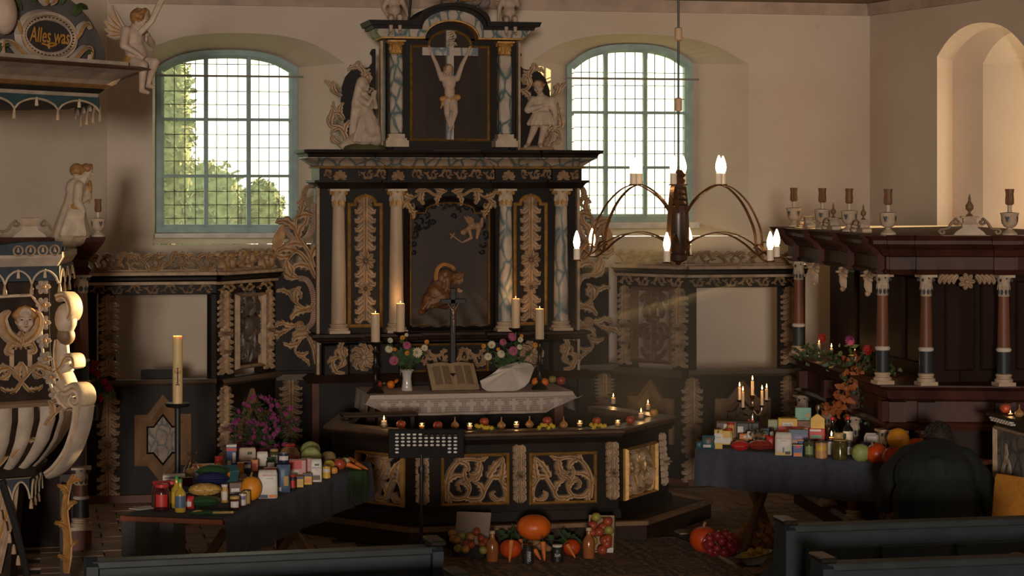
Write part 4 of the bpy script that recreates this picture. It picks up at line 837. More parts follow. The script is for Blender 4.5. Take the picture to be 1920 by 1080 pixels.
def screen_section(parent, sec, s0, s1, lv, yref, opening=None, panel=None, nfr=4, crest=4, flip=1):
    """lv: px rows crest_top, crest_bot, cornice_bot, frieze_top, frieze_bot, ledge_top, ledge_bot, foot measured at px column yref"""
    Z = lambda py: sec.q(yref, py)[1]; ct, cb, co, ft, fb, lt, lb, foot = [Z(v) for v in lv]; foot = max(0, foot)
    m_ = sec.mb(); m_.box((s0, 0, fb), (s1, .09, cb)); m_.build('head_rail', BLACK, parent, world=True)
    m_ = sec.mb(); prof = [(0, co), (.02, co), (.03, co+(cb-co)*.25), (.055, co+(cb-co)*.35), (.055, co+(cb-co)*.6), (.09, co+(cb-co)*.8), (.09, cb), (0, cb)]
    m_.grid([[(s0, -o, z) for o, z in prof], [(s1, -o, z) for o, z in prof]], True); m_.build('cornice', BLACK, parent, world=True)
    for zz, dd in ((cb, .095), (co, .035)): m_ = sec.mb(); m_.box((s0, -dd, zz-.012), (s1, 0, zz+.012)); m_.build('cream_fillet', CREAM, parent, world=True)
    m_ = sec.mb(); rinceau(m_, s0+.02, s1-.02, fb+.01, ft, nfr, .03, -.002, flip=flip); m_.build('frieze_scroll', RIBP, parent, True, world=True)
    m_ = sec.mb(); rinceau(m_, s0, s1, cb+.012, ct, crest, .04, 0, .03, flip=-flip)
    m_.leaf([(s0, cb+.02), (s0+(s1-s0)*.5, cb+.02), (s1, cb+.02)], lambda t: .02, .03, 0, 0, thick=.03)
    for k in range(int((s1-s0)/.11)): m_.leaf(leafcurve((s0+.02+k*.11, ct-.05), .9, .09, -1.6, 8), wl(.03), .03, 3, 0, .4, 1, .03)
    m_.build('crest_carving', RIBP, parent, True, world=True)
    m_ = sec.mb(); prof = [(0, lb), (.05, lb), (.08, lb+(lt-lb)*.4), (.06, lt), (0, lt)]; m_.grid([[(s0, -o, z) for o, z in prof], [(s1, -o, z) for o, z in prof]], True); m_.build('ledge', LEDGE, parent, world=True)
    m_ = sec.mb(); m_.box((s0, 0, foot), (s1, .07, lt)); m_.build('dado', BLACK, parent, world=True)
    m_ = sec.mb(); m_.box((s0, -.05, foot-.02), (s1, .0, foot+.045)); m_.build('skirting', REDW, parent, world=True)
    holes = sorted([h for h in (opening, panel) if h]); x = s0
    for a, b in holes+[(s1, s1)]:
        if a-x > .005: m_ = sec.mb(); m_.box((x, 0, lt-.01), (a, .09, fb+.01)); m_.build('post', BLACK, parent, world=True)
        x = b
REDW = mat('red_brown_board', (.11, .035, .018), .55, var=.25)
SL = thing('altar_screen', 'black carved screen with empty frame beside the pulpit', 'screen', (-2.3, -.3, 0))
s1_ = Sec((RX(163, -.6), -.6), (RX(405, -.6), -.6)); s2_ = Sec((RX(405, -.6), -.6), (RX(516, .1), .1))
LV = (473, 513, 531, 534, 553, 711, 722, 936)
screen_section(SL, s1_, 0, s1_.L, LV, 300, opening=(s1_.x(217), s1_.x(396)), nfr=7, crest=5)
screen_section(SL, s2_, 0, s2_.L, (470, 512, 530, 533, 551, 709, 721, 930), 420, panel=(s2_.x(440), s2_.x(493)), nfr=3, crest=3)
def sdrop(parent, sec, px, yt, yb, wf=1.0, yo=-.002):
    x, z1 = sec.q(px, yt); _, z0 = sec.q(px, yb); p = sec.w(x, yo, 0); return drop(parent, p.x, p.y, z0, z1, wf, rz=sec.rz)
sdrop(SL, s1_, 203, 556, 709, 1.0); sdrop(SL, s1_, 203, 732, 934, 1.05); sdrop(SL, s2_, 421, 548, 703, 1.25); sdrop(SL, s2_, 503, 545, 692, .9); sdrop(SL, s2_, 421, 727, 880, 1.25)
s2b = Sec((RX(516, .1), .1), (RX(598, .1), .12)); m_ = s2b.mb(); m_.box((0, 0, 0), (s2b.L, .08, RZ(690, .1))); m_.build('dado', BLACK, SL, world=True)
m_ = s2b.mb(); z = RZ(700, .1); m_.box((0, -.06, z-.03), (s2b.L, .0, z+.02)); m_.build('ledge', LEDGE, SL, world=True); sdrop(SL, s2b, 545, 711, 868, 1.15)
m_ = s2b.mb(); m_.box((s2b.L*.82, -.06, 0), (s2b.L*.98, 0, RZ(712, .1))); m_.build('corner_post', REDW, SL, world=True)
star_panel(SL, s1_, 305, 738, 908, 106, 776, 872); star_panel(SL, s2_, 470, 728, 900, 60, 772, 862)
# carved grey relief in the angled bay
a, b = s2_.x(440), s2_.x(493); zt_, zb_ = s2_.q(466, 550)[1], s2_.q(466, 690)[1]; w_ = b-a
m_ = s2_.mb(); m_.box((a, .03, zb_), (b, .06, zt_)); m_.build('relief_back', DBROWN, SL, world=True)
m_ = s2_.mb(); m_.frame2d([(a, zb_), (b, zb_), (b, zt_), (a, zt_)], .03, -.01, .05); m_.build('relief_frame', CREAM, SL, world=True)
m_ = s2_.mb(); cx = (a+b)/2; h = zt_-zb_; m_.sphere((cx, .02, zt_-h*.14), (w_*.2, .05, h*.10), 12, 8); m_.sphere((cx, .01, zt_-h*.45), (w_*.16, .05, h*.14), 12, 8); m_.sphere((cx, .02, zt_-h*.75), (w_*.12, .04, h*.12), 10, 6)
for s in (-1, 1):
    for z0, L_, cu, an in ((.30, .32, 1.8, .9), (.36, .3, 1.5, -.8), (.62, .34, -2.0, 1.2), (.66, .30, 2.2, -.9), (.85, .26, 1.6, .7), (.15, .26, -1.6, .2), (.92, .2, 1.5, 1.2)):
        S = leafcurve((0, 0), an, L_, cu, 10); m_.leaf([(cx+s*(w_*.04+p[0]*.9), zt_-h*z0+p[1]) for p in S], wl(L_*.28), .045, 3, .03, .4)
m_.build('carved_relief', RELG, SL, True, world=True)
m_ = MB(); p = on_y(183, 600, -.62); m_.box((p.x-.006, -.63, RZ(712, -.6, 183)), (p.x+.006, -.6, RZ(550, -.6, 183))); m_.build('cream_strip', CREAM, SL, world=True)
m_ = MB(); p0_, p1_ = on_y(265, 712, -.5), on_y(331, 692, -.5); m_.box((p0_.x, -.5, p0_.z-.02), (p1_.x, -.44, p1_.z)); tag(m_.build('hymn_board', BLACK, None, origin=(p0_.x, -.5, p0_.z-.02)), 'low black box standing on the ledge inside the empty frame', 'box')
SR = thing('altar_screen', 'black carved screen with pierced panel below the chandelier', 'screen', (2.3, -.3, 0))
s3_ = Sec((RX(1157, .1), .1), (RX(1287, -.5), -.5)); s4_ = Sec((RX(1287, -.5), -.5), (RX(1510, -.5), -.5))
LV3 = (470, 500, 516, 519, 538, 691, 704, 930)
screen_section(SR, s3_, 0, s3_.L, LV3, 1225, panel=(s3_.x(1186), s3_.x(1261)), nfr=4, crest=3); screen_section(SR, s4_, 0, s4_.L, (470, 501, 517, 520, 539, 692, 705, 930), 1390, opening=(s4_.x(1306), s4_.x(1463)), nfr=7, crest=4, flip=-1)
sdrop(SR, s3_, 1172, 538, 684, .9); sdrop(SR, s3_, 1274, 543, 690, 1.1); sdrop(SR, s4_, 1481, 540, 684, 1.0); sdrop(SR, s4_, 1297, 712, 905, 1.1, -.01); sdrop(SR, s4_, 1479, 706, 800, .9)
s3b = Sec((RX(1085, .1), .1), (RX(1157, .1), .1)); m_ = s3b.mb(); m_.box((0, 0, 0), (s3b.L, .08, RZ(686, .1))); m_.build('dado', BLACK, SR, world=True); sdrop(SR, s3b, 1133, 702, 790, 1.0)
m_ = s3b.mb(); z = RZ(692, .1); m_.box((0, -.06, z-.03), (s3b.L, .0, z+.02)); m_.build('ledge', LEDGE, SR, world=True)
star_panel(SR, s3_, 1222, 712, 850, 84, 745, 830); star_panel(SR, s4_, 1391, 712, 880, 104, 746, 845)
a, b = s3_.x(1186), s3_.x(1261); zt_, zb_ = s3_.q(1223, 540)[1], s3_.q(1223, 679)[1]; w_ = b-a; cx = (a+b)/2; h = zt_-zb_
m_ = s3_.mb(); m_.frame2d([(a-.01, zb_-.01), (b+.01, zb_-.01), (b+.01, zt_+.01), (a-.01, zt_+.01)], .035, -.01, .05); m_.build('pierced_frame', OCHREW, SR, world=True)
m_ = s3_.mb()
for s in (-1, 1):
    for z0, x0_, L_, cu, an in ((.10, .02, .22, -2.2, .4), (.26, .02, .24, 2.2, .5), (.40, .12, .2, 2, 1.2), (.50, .06, .22, -2.4, .3), (.62, .02, .26, 1.9, -.6), (.74, .1, .2, 2.0, .9), (.84, .02, .24, 2.0, .4), (.95, .03, .2, 1.2, .2)):
        S = leafcurve((0, 0), an, L_, cu, 10); m_.leaf([(cx+s*(x0_*w_*1.6+p[0]*.75), zt_-h*z0+p[1]*.8) for p in S], wl(L_*.125), .03, 2, .01, .3, thick=.03)
m_.sphere((cx, .01, zt_-h*.42), (w_*.16, .04, h*.06), 10, 6); m_.sphere((cx, .01, zt_-h*.22), (w_*.1, .035, h*.08), 10, 6); m_.leaf([(cx, zt_-h*.06*k) for k in range(17)], lambda t: .022, .03, 0, .01, thick=.03)
m_.build('pierced_carving', ROSE, SR, True, world=True)
# altar table
TZ = .87; TX0, TX1, TY0, TY1 = -.80, .86, -.93, -.15
AT = thing('altar_table', 'dark wooden altar table under the lace cloth', 'table', (0, -.5, 0))
m_ = MB(); m_.rbox((TX0, TY0, TZ-.06), (TX1, TY1, TZ), .008); m_.build('tabletop', DBROWN, AT, world=True)
for x in (TX0+.08, TX1-.08): 
    for y in (TY0+.06, TY1-.06): m_ = MB(); m_.rbox((x-.04, y-.04, .12), (x+.04, y+.04, TZ-.05), .006); m_.build('leg', REDW, AT, world=True)
m_ = MB(); m_.box((TX0+.1, TY0+.12, .12), (TX1-.1, TY0+.14, TZ-.06)); m_.build('front_board', BLACK, AT, world=True)
m_ = MB(); m_.rbox((-.95, -2.0, .001), (.95, -.0, .12), .01); tag(m_.build('altar_step', DBROWN, None, origin=(0, -1, 0)), 'low dark wooden platform the altar table stands on', 'platform')
# lace cloth: top, sides and a front hem with crosses
LACE = mat('white_linen', (.50, .40, .34), .9, var=.06, scale=40, bump=.1)
AC = thing('altar_cloth', 'white altar cloth with a lace hem of crosses', 'cloth', (0, TY0, TZ))
m_ = MB(); ex = .03; rows = []
nx = 60
for j in range(9):
    t = j/8; rows.append([(TX0-ex+(TX1-TX0+2*ex)*i/nx, TY1+(TY0-.012-TY1)*t, TZ+.004+.002*sin(i*.9+j)) for i in range(nx+1)])
m_.grid(rows); m_.build('top_linen', LACE, AC, world=True)
def hem(x, t): return (x+(.05*(t)*(1 if x > 0 else -1)*max(0, abs(x)-.72)/.1), TY0-.014-.012*t*(1+sin(x*17)), TZ+.003-t*.175+(.10*max(0, abs(x)-.66)/.16*t*t))
m_ = MB(); n = 150; X = [TX0-ex+(TX1-TX0+2*ex)*i/n for i in range(n+1)]
for a, b in ((0, .22), (.90, 1.0)): m_.grid([[hem(x, a) for x in X], [hem(x, (a+b)/2) for x in X], [hem(x, b) for x in X]])
for i in range(0, n*2):      # vertical threads of the filet lace
    x = TX0-ex+(TX1-TX0+2*ex)*i/(n*2); d = .0017; m_.grid([[hem(x-d, t), hem(x+d, t)] for t in (.2, .45, .7, .92)])
for t in (.3, .4, .5, .6, .7, .8): m_.grid([[hem(x, t-.012) for x in X], [hem(x, t+.012) for x in X]])
for k in range(13):
    x = -.70+1.44*k/12
    for a, b, c, d in ((-.014, .014, .30, .86), (-.040, .040, .42, .58)): m_.grid([[Vector(hem(x+a+(b-a)*i/4, t))+Vector((0, -.002, 0)) for i in range(5)] for t in (c, (c+d)/2, d)])
m_.build('lace_hem', LACE, AC, world=True)
for s, xx in ((-1, TX0-ex), (1, TX1+ex)):
    m_ = MB(); m_.grid([[(xx+s*.004+s*.02*t*(1+.4*sin(y*20)), y, TZ+.004-t*.17) for y in [TY1+(TY0-TY1)*i/14 for i in range(15)]] for t in (0, .3, .6, 1)]); m_.build('side_drop', LACE, AC, world=True)
# candles
WAX = mat('ivory_wax', (.62, .46, .30), .45, var=.04, scale=5, bump=.03, sss=.35)
FLAME = mat('candle_flame', (1, .8, .4), .5, var=0, emit=(1.0, .55, .16), estr=8)
WICK = mat('wick', (.02, .015, .01), .9, var=0)
FL = MB(); FL.lathe([(.0008, 0), (.0045, .006), (.0055, .011), (.004, .020), (.0018, .028), (.0004, .034)], 8); FLM = None
def flame(parent, p, s=1.0, power=.35):
    global FLM
    if FLM is None: FLM = o = FL.build('flame', FLAME, parent, True)
    else: o = FLM.copy(); COL.objects.link(o); o.parent = parent
    o.location = p; o.scale = (s, s, s)
    if power:
        l = lamp('candle_light', 'POINT', (0, 0, 0), power, (1, .56, .2), size=.012); l.parent = parent; l.location = (p[0], p[1], p[2]+.022*s)
def candle(p, r, h, label, group=None, lit=True, s=1.0, power=.35, name='candle', m=None):
    t = thing(name, label, 'candle', p, 0, group); m_ = MB(); m_.lathe([(r*.97, 0), (r, .004), (r, h-.004), (r*.9, h), (r*.4, h-.004)], 18); m_.build('wax', m or WAX, t, True)
    m_ = MB(); m_.tube([(0, 0, h-.006), (0, 0, h+.010)], .0016, 5); m_.build('wick', WICK, t)
    if lit: flame(t, (0, 0, h+.006), s, power)
    return t
PEWTER = mat('dark_pewter', (.05, .038, .03), .35, metal=.8, var=.2)
def candlestick(px, ycan_t, ycan_b, ybase, y, label, clabel):
    p = on_y(px, ycan_b, y); t = thing('candlestick', label, 'candlestick', (p.x, y, TZ+.005)); H = p.z-TZ-.005; m_ = MB()
    m_.lathe([(.07, 0), (.072, .01), (.05, .03), (.022, .05), (.016, .07), (.026, .09), (.016, .11), (.018, H*.5-.03), (.034, H*.5), (.018, H*.5+.03), (.016, H*.75), (.028, H*.8), (.016, H*.86), (.02, H-.03)], 16); m_.build('stem', PEWTER, t, True)
    m_ = MB(); m_.lathe([(.02, H-.035), (.06, H-.012), (.064, H), (.03, H-.004)], 18); m_.build('drip_pan', PEWTER, t, True)
    h = on_y(px, ycan_t, y).z-p.z; candle((p.x, y, p.z), .038, h, clabel, s=.5, power=.7)
candlestick(704, 588, 641, 712, -.78, 'pewter candlestick left of the fruit on the altar, holding the foremost candle', 'lit pillar candle on the outer stick beside the apples and vase')
candlestick(751, 569, 622, 712, -.30, 'pewter candlestick rising behind the vase of pink and white flowers', 'lit pillar candle behind the uncovered flower vase')
candlestick(967, 560, 615, 712, -.30, 'pewter candlestick rising behind the draped white napkin', 'lit pillar candle standing behind the napkin and flowers')
candlestick(1012, 579, 636, 712, -.75, 'pewter candlestick between the napkin and the oranges', 'pillar candle on the outer stick beside the oranges')
# altar crucifix
p = on_y(849, 690, -.35); t = thing('standing_crucifix', 'black standing cross with a small silver figure behind the open bible', 'crucifix', (p.x, -.35, TZ+.004)); h = on_y(849, 541, -.35).z-TZ
m_ = MB(); m_.rbox((-.09, -.07, 0), (.09, .07, .05), .008); m_.rbox((-.06, -.05, .05), (.06, .05, .12), .008); m_.build('foot', BLACK, t)
m_ = MB(); m_.rbox((-.022, -.015, .12), (.022, .015, h), .004); z = on_y(849, 566, -.35).z-TZ; m_.rbox((-.11, -.015, z-.02), (.11, .015, z+.02), .004); m_.build('cross', IRON, t)
SILV = mat('tarnished_silver', (.16, .11, .075), .4, metal=.6)
v = lambda x, zz, y=-.03: Vector((x, y, z+zz)); B_ = [('e', v(0, -.10), (.018, .014, .04), None, 0), ('c', v(-.012, -.075), v(-.05, -.01), .008, .006, 0), ('c', v(.012, -.075), v(.05, -.01), .008, .006, 0), ('c', v(-.008, -.14), v(-.003, -.20), .012, .008, 0), ('c', v(.008, -.14), v(.003, -.20), .012, .008, 0), ('c', v(0, -.20), v(0, -.27), .009, .006, 0), ('e', v(0, -.05, -.035), (.013, .014, .017), None, 0), ('e', v(0, -.14), (.02, .015, .016), None, 0)]
organic('corpus', B_, [SILV], .0035, t, 2)
# open bible
p = on_y(852, 716, -.62); BB = thing('open_bible', 'large open bible leaning on the altar cloth', 'book', (p.x, -.68, TZ+.008)); BB.rotation_euler = (rad(-32), 0, rad(3))
PAGE = mat('yellowed_pages', (.36, .25, .14), .85, var=.12, scale=6); PRINT = mat('book_print', (.20, .13, .075), .9, var=.3, scale=90, bump=0)
m_ = MB()
def pg(x, v): return (x, v*.0, .0)
for s in (-1, 1):
    rows = [[(s*.205*i/8, .29*j/4, .012+.022*sin(PI*min(1, i/8*1.05+.05))*(1-.3*i/8)) for i in range(9)] for j in range(5)]
    m_.grid(rows); rows2 = [[(x, y, 0) for x, y, z in r] for r in rows]; m_.grid([rows[0], rows2[0]]); m_.grid([rows[-1], rows2[-1]]); m_.grid([[r[-1] for r in rows], [r[-1] for r in rows2]])
PB = m_.build('pages', PAGE, BB, True); PB.rotation_euler = (rad(75), 0, 0)
for s in (-1, 1):
    for cx in (.055, .135):
        m_ = MB(); m_.grid([[(s*(cx-.032+.064*i/4), .04+.21*j/3, .0145+.022*sin(PI*min(1, (cx-.032+.064*i/4)/.205*1.05+.05))*(1-.3*(cx-.032+.064*i/4)/.205)) for i in range(5)] for j in range(4)]); m_.build('text_column', PRINT, PB)
m_ = MB(); m_.rbox((-.215, -.008, -.02), (.215, .30, 0), .005); m_.build('cover', mat('leather', (.05, .025, .015), .6), BB).rotation_euler = (rad(75), 0, 0)
m_ = MB(); m_.box((-.12, .02, 0), (.12, .10, .17)); m_.build('book_rest', DBROWN, BB)
# napkin over the second vase
m_ = MB(); V = [(900, 714), (905, 730), (930, 738), (962, 736), (990, 722), (1002, 690), (996, 682), (975, 678), (940, 686), (925, 700)]
c = on_y(950, 705, -.62); rows = []
for j in range(9):
    t = j/8; row = []
    for i in range(25):
        a = 2*PI*i/24; e = [Vector((px, py, 0)) for px, py in V]; f = (i/24)*len(V); k = int(f) % len(V); g = f-int(f); P2 = e[k].lerp(e[(k+1) % len(V)], g)
        qx = 958+(P2.x-958)*t; qy = 690+(P2.y-690)*t; d = -.62-.24*t*max(0, (P2.y-690)/48)+.08*t*(1 if P2.y < 690 else 0)+.045*t*abs(sin(a*3.5))-.02*sin(a*9+t*4)*t; qx += 3*sin(a*7)*t*(1-t)
        row.append(tuple(on_y(qx, qy, d)))
    rows.append(row)
m_.grid(rows); o = m_.build('napkin', mat('white_napkin', (.62, .54, .48), .9, var=.05, scale=10), None, True, origin=(c.x, -.62, TZ+.005), sharp=None); tag(o, 'white napkin draped in a peak over the vase on the altar', 'napkin')
# communion rail
RLZ = .80
RC = [(-1.10, -1.55), (-1.32, -2.38), (-.75, -3.08), (.72, -3.08), (1.31, -2.36), (.98, -1.45)]
CRL = thing('communion_rail', 'low octagonal communion rail with gilt pierced scroll panels', 'rail', (0, -2.6, 0))
m_ = MB(); m_.sweep([(-.10, RLZ-.045), (.055, RLZ-.045), (.075, RLZ-.03), (.075, RLZ-.012), (.055, RLZ), (-.10, RLZ)], RC); m_.build('top_rail', mat('worn_brown_rail', (.075, .038, .02), .38, var=.35, scale=9, spec=.5), CRL, world=True)
m_ = MB(); m_.sweep([(-.02, RLZ-.10), (.03, RLZ-.10), (.05, RLZ-.06), (.05, RLZ-.044), (-.02, RLZ-.044)], RC); m_.build('rail_moulding', BLACK, CRL, world=True)
m_ = MB(); m_.sweep([(-.03, .13), (.04, .13), (.03, .20), (-.03, .20)], RC); m_.build('bottom_rail', BLACK, CRL, world=True)
m_ = MB(); m_.sweep([(-.05, 0), (.30, 0), (.30, .125), (-.05, .135)], RC); m_.build('kneeling_step', DBROWN, CRL, world=True)
m_ = MB(); m_.sweep([(.27, .115), (.315, .115), (.315, .145), (.27, .148)], RC); m_.build('step_nosing', OCHREW, CRL, world=True)
def rail_scroll(mb, a, b, z0, z1, fl):
    w, h = b-a, z1-z0; mb0 = mb.X; mb.X = mb0 @ Matrix.Translation((a if fl > 0 else b, 0, z0)) @ Matrix.Diagonal((fl, 1, 1, 1)); q = lambda x, z: (x*w, z*h); k = min(w, h*1.3)*.82; mb.clip = (0, w, 0, h)
    acanthus(mb, [q(.06, .06), q(.08, .55), q(.25, .88), (.52*w, .90*h), q(.60, .70), q(.48, .55), q(.40, .64)], .03, .04, [(.12, 1, k*.26, 1.1), (.15, -1, k*.32, 1.5), (.3, 1, k*.24, 1.0), (.35, -1, k*.30, 2.0), (.5, 1, k*.24, 1.2), (.55, -1, k*.30, 1.9), (.7, 1, k*.26, -1.4), (.85, 1, k*.22, 1.6)], y=0, thick=.03)
    acanthus(mb, [q(.06, .30), q(.16, .12), q(.35, .14), q(.42, .36), q(.32, .50), q(.22, .40), q(.27, .32)], .026, .035, [(.1, -1, k*.24, 1.4), (.3, -1, k*.28, 1.5), (.45, 1, k*.24, 1.8), (.6, -1, k*.26, 1.3), (.8, 1, k*.18, 1.6)], thick=.03)
    acanthus(mb, [q(.36, .10), q(.58, .10), q(.66, .30), q(.80, .55), q(.93, .40), q(.96, .12), q(.80, .06), q(.74, .18), q(.82, .24)], .026, .035, [(.08, -1, k*.24, 1.3), (.2, 1, k*.30, 1.6), (.35, -1, k*.26, 1.2), (.42, 1, k*.34, 1.8), (.52, 1, k*.30, -.9), (.62, 1, k*.26, -1.2), (.7, -1, k*.2, 1.4)], thick=.03)
    mb.leaf(leafcurve(q(.70, .52), 1.1, k*.5, -.5, 12), wl(k*.11), .04, 4, 0, .4, 1, .03); mb.leaf(leafcurve(q(.90, .45), 1.35, k*.48, .35, 12), wl(k*.10), .04, 4, 0, .4, 1, .03)
    mb.X = mb0; mb.clip = None
def rail_face(i, spans, drops, yref):
    sec = Sec(RC[i], RC[i+1]); m_ = sec.mb(); zt, zb = .72, .245; x = .0
    for a, b in [(sec.x(p[0], 900), sec.x(p[1], 900)) for p in spans]+[(sec.L, sec.L)]:
        if a-x > .01: m_ = sec.mb(); m_.box((x, -.012, .19), (a, .03, RLZ-.05)); m_.build('stile', BLACK, CRL, world=True)
        x = b
    for p in spans:
        a, b = sec.x(p[0], 900), sec.x(p[1], 900); z1, z0 = sec.q((p[0]+p[1])/2, p[2])[1], sec.q((p[0]+p[1])/2, p[3])[1]
        m_ = sec.mb(); m_.box((a, -.012, z1), (b, .03, RLZ-.05)); m_.build('panel_rail', BLACK, CRL, world=True); m_ = sec.mb(); m_.box((a, -.012, .19), (b, .03, z0)); m_.build('panel_rail', BLACK, CRL, world=True)
        m_ = sec.mb(); m_.frame2d([(a, z0), (b, z0), (b, z1), (a, z1)], .022, -.03, .01); f = m_.build('gilt_panel_frame', [GOLD], CRL, world=True)
        m_ = sec.mb(); rail_scroll(m_, a+.015, b-.015, z0+.012, z1-.012, p[4]); m_.build('scroll_panel', [CREAM, GOLD], CRL, True, world=True)
        m_ = sec.mb(); m_.box((a, .03, z0), (b, .045, z1)); m_.build('panel_back', BLACK, CRL, world=True)
    for px, yt, yb in drops:
        x, z1 = sec.q(px, yt); h = z1-sec.q(px, yb)[1]; m_ = sec.mb(); m_.X = sec.M @ Matrix.Translation((x, -.014, z1))
        for k in range(8):
            for s in (-1, 1, 0): z = -h*(k/8.6); m_.leaf([(s*.012, z), (s*.030, z-h*.05), (s*.034, z-h*.10), (s*.014, z-h*.165)], [.012, .024, .020, .003], .03+.008*(s == 0), 0, -.003*k)
            if k == 4: rosette(m_, (0, -h*.52), .04, .05, 6, -.02, 2)
        m_.build('leaf_festoon', [CREAM, OCHRE, ROSE], CRL, True, world=True)
rail_face(1, [(672, 762, 848, 946, 1)], [], 0); rail_face(2, [(826, 954, 850, 947, 1), (991, 1118, 847, 944, -1)], [(791, 834, 948), (973, 834, 944), (1147, 828, 938)], 0); rail_face(3, [(1166, 1224, 834, 930, -1)], [(1237, 812, 912)], 0); rail_face(0, [], [], 0); rail_face(4, [], [], 0)
m_ = MB(); a = on_z(640, 776, .84); b = on_z(768, 765, .84); m_.rbox((a.x, a.y-.08, .815), (b.x, a.y+.10, .84), .005); m_.box((a.x+.02, a.y-.02, .05), (a.x+.05, a.y+.02, .82)); m_.box((b.x-.05, a.y-.02, .05), (b.x-.02, a.y+.02, .82)); tag(m_.build('side_shelf', DBROWN, None, origin=(a.x, a.y, .05)), 'narrow brown shelf board inside the communion rail', 'shelf')
# fruit, candles and onions on the rail
APR = mat('red_apple_skin', (.30, .035, .02), .35, col2=(.45, .22, .06), var=.3, scale=9, bump=0, sharp=(.5, .75)); APY = mat('yellow_apple_skin', (.42, .30, .06), .4, col2=(.40, .10, .04), scale=7, bump=0); STEM = mat('stem_brown', (.06, .04, .02), .8); APG = mat('green_apple_skin', (.25, .30, .06), .4, col2=(.40, .08, .03), scale=6, bump=0, sharp=(.45, .7))
ORA = mat('orange_peel', (.70, .17, .012), .45, var=.12, scale=60, bump=.15); ONI = mat('onion_skin', (.36, .17, .06), .4, var=.3, scale=9, stretch=(1, 1, .2)); PEACH = mat('apricot_skin', (.60, .26, .06), .5, var=.2, scale=7)
def appleshape(a, b):
    t = b; return 1-.16*math.exp(-((PI-t)/.42)**2)-.10*math.exp(-(t/.4)**2)+.02*cos(5*a)*math.exp(-(t/.9)**2)
AP = {}
def apple(p, r, m, label, group=None, name='apple', rot=None):
    k = (m.name, name); t = None
    t = thing(name, label, 'apple' if 'apple' in name else 'fruit', (p[0], p[1], p[2]), 0, group); t.scale = (r, r, r)
    if k not in AP:
        a = MB(); a.sphere((0, 0, .90), (1.0, 1.0, .95), 18, 14, f=appleshape); s = MB(); s.tube([(0, 0, 1.55), (.04, .03, 1.78), (.14, .05, 2.0)], [.05, .04, .06], 5); AP[k] = (a.build('flesh', m, t, True, sharp=None), s.build('stem', STEM, t))
    else:
        for c in AP[k]: d = c.copy(); COL.objects.link(d); d.parent = t
    t.rotation_euler = rot or (0, 0, random.uniform(0, 6)); return t
GLS = bpy.data.materials.new('clear_glass'); GLS.use_nodes = True; nt = GLS.node_tree; nt.nodes.clear(); o_ = nt.nodes.new('ShaderNodeOutputMaterial'); t_ = nt.nodes.new('ShaderNodeBsdfTransparent'); g_ = nt.nodes.new('ShaderNodeBsdfGlossy'); x_ = nt.nodes.new('ShaderNodeMixShader'); fr_ = nt.nodes.new('ShaderNodeLayerWeight'); fr_.inputs[0].default_value = .35; g_.inputs['Roughness'].default_value = .08; t_.inputs[0].default_value = (.93, .93, .92, 1)
nt.links.new(fr_.outputs['Facing'], x_.inputs[0]); nt.links.new(t_.outputs[0], x_.inputs[1]); nt.links.new(g_.outputs[0], x_.inputs[2]); nt.links.new(x_.outputs[0], o_.inputs[0])
def votive(p, label, group=None, r=.024, h=.05, fh=.03):
    t = thing('votive_glass', label, 'candle', p, 0, group); m_ = MB(); m_.lathe([(r*.7, .001), (r*.85, .004), (r, h), (r*.94, h), (r*.8, .006), (.001, .006)], 16, caps=False); m_.build('glass', GLS, t, True)
    m_ = MB(); m_.lathe([(r*.8, .007), (r*.88, fh), (r*.3, fh-.002)], 14); m_.build('wax', WAX, t, True); m_ = MB(); m_.tube([(0, 0, fh-.004), (0, 0, fh+.006)], .0012, 4); m_.build('wick', WICK, t); flame(t, (0, 0, fh+.003), .55, .12); return t
def onion(p, r, label, group):
    t = thing('onion', label, 'onion', p, random.uniform(0, 6), group); m_ = MB(); m_.lathe([(r*.1, 0), (r*.6, r*.12), (r*.95, r*.5), (r, r*.8), (r*.8, r*1.25), (r*.4, r*1.6), (r*.18, r*1.9), (r*.12, r*2.3), (r*.16, r*2.75)], 14); m_.build('bulb', ONI, t, True)
    m_ = MB()
    for k in range(6): a = k*1.05; m_.tube([(cos(a)*r*.1, sin(a)*r*.1, .002), (cos(a)*r*.35, sin(a)*r*.35, .001)], .001, 4)
    m_.build('roots', STEM, t); return t
YEL = mat('yellow_petal', (.62, .40, .03), .7, var=.15); GRN = mat('leaf_green', (.035, .065, .018), .7, var=.4, scale=20)
def posy(p, label, n=7):
    t = thing('yellow_posy', label, 'flowers', p, 0, 'posies laid on the communion rail'); t.scale = (1.5, 1.5, 1.5); g = MB()
    for k in range(10): a = random.uniform(0, 6.3); x, y = cos(a)*.05*random.random(), sin(a)*.02; g.tube([(x, y, .004), (x*1.6, y, .012), (x*2.0, y-.01, .02)], .002, 4); g.poly([(x*1.5, y, .01), (x*1.9+.01, y-.01, .016), (x*2.2, y, .012), (x*1.9, y+.01, .01)])
    g.build('stems', GRN, t)
    for k in range(n):
        f = MB(); c = Vector(((k-n/2)*.012, -.02+random.uniform(-.012, .012), .022+random.uniform(-.006, .012)))
        for j in range(7): a = 2*PI*j/7; f.poly([c, c+Vector((cos(a-.3)*.008, -.003, sin(a-.3)*.008)), c+Vector((cos(a)*.013, -.004, sin(a)*.013)), c+Vector((cos(a+.3)*.008, -.003, sin(a+.3)*.008))])
        f.sphere(c+Vector((0, -.003, 0)), .004, 6, 4); f.build('blossom', YEL, t)
R_ = lambda px, py: on_z(px, py, RLZ+.001)
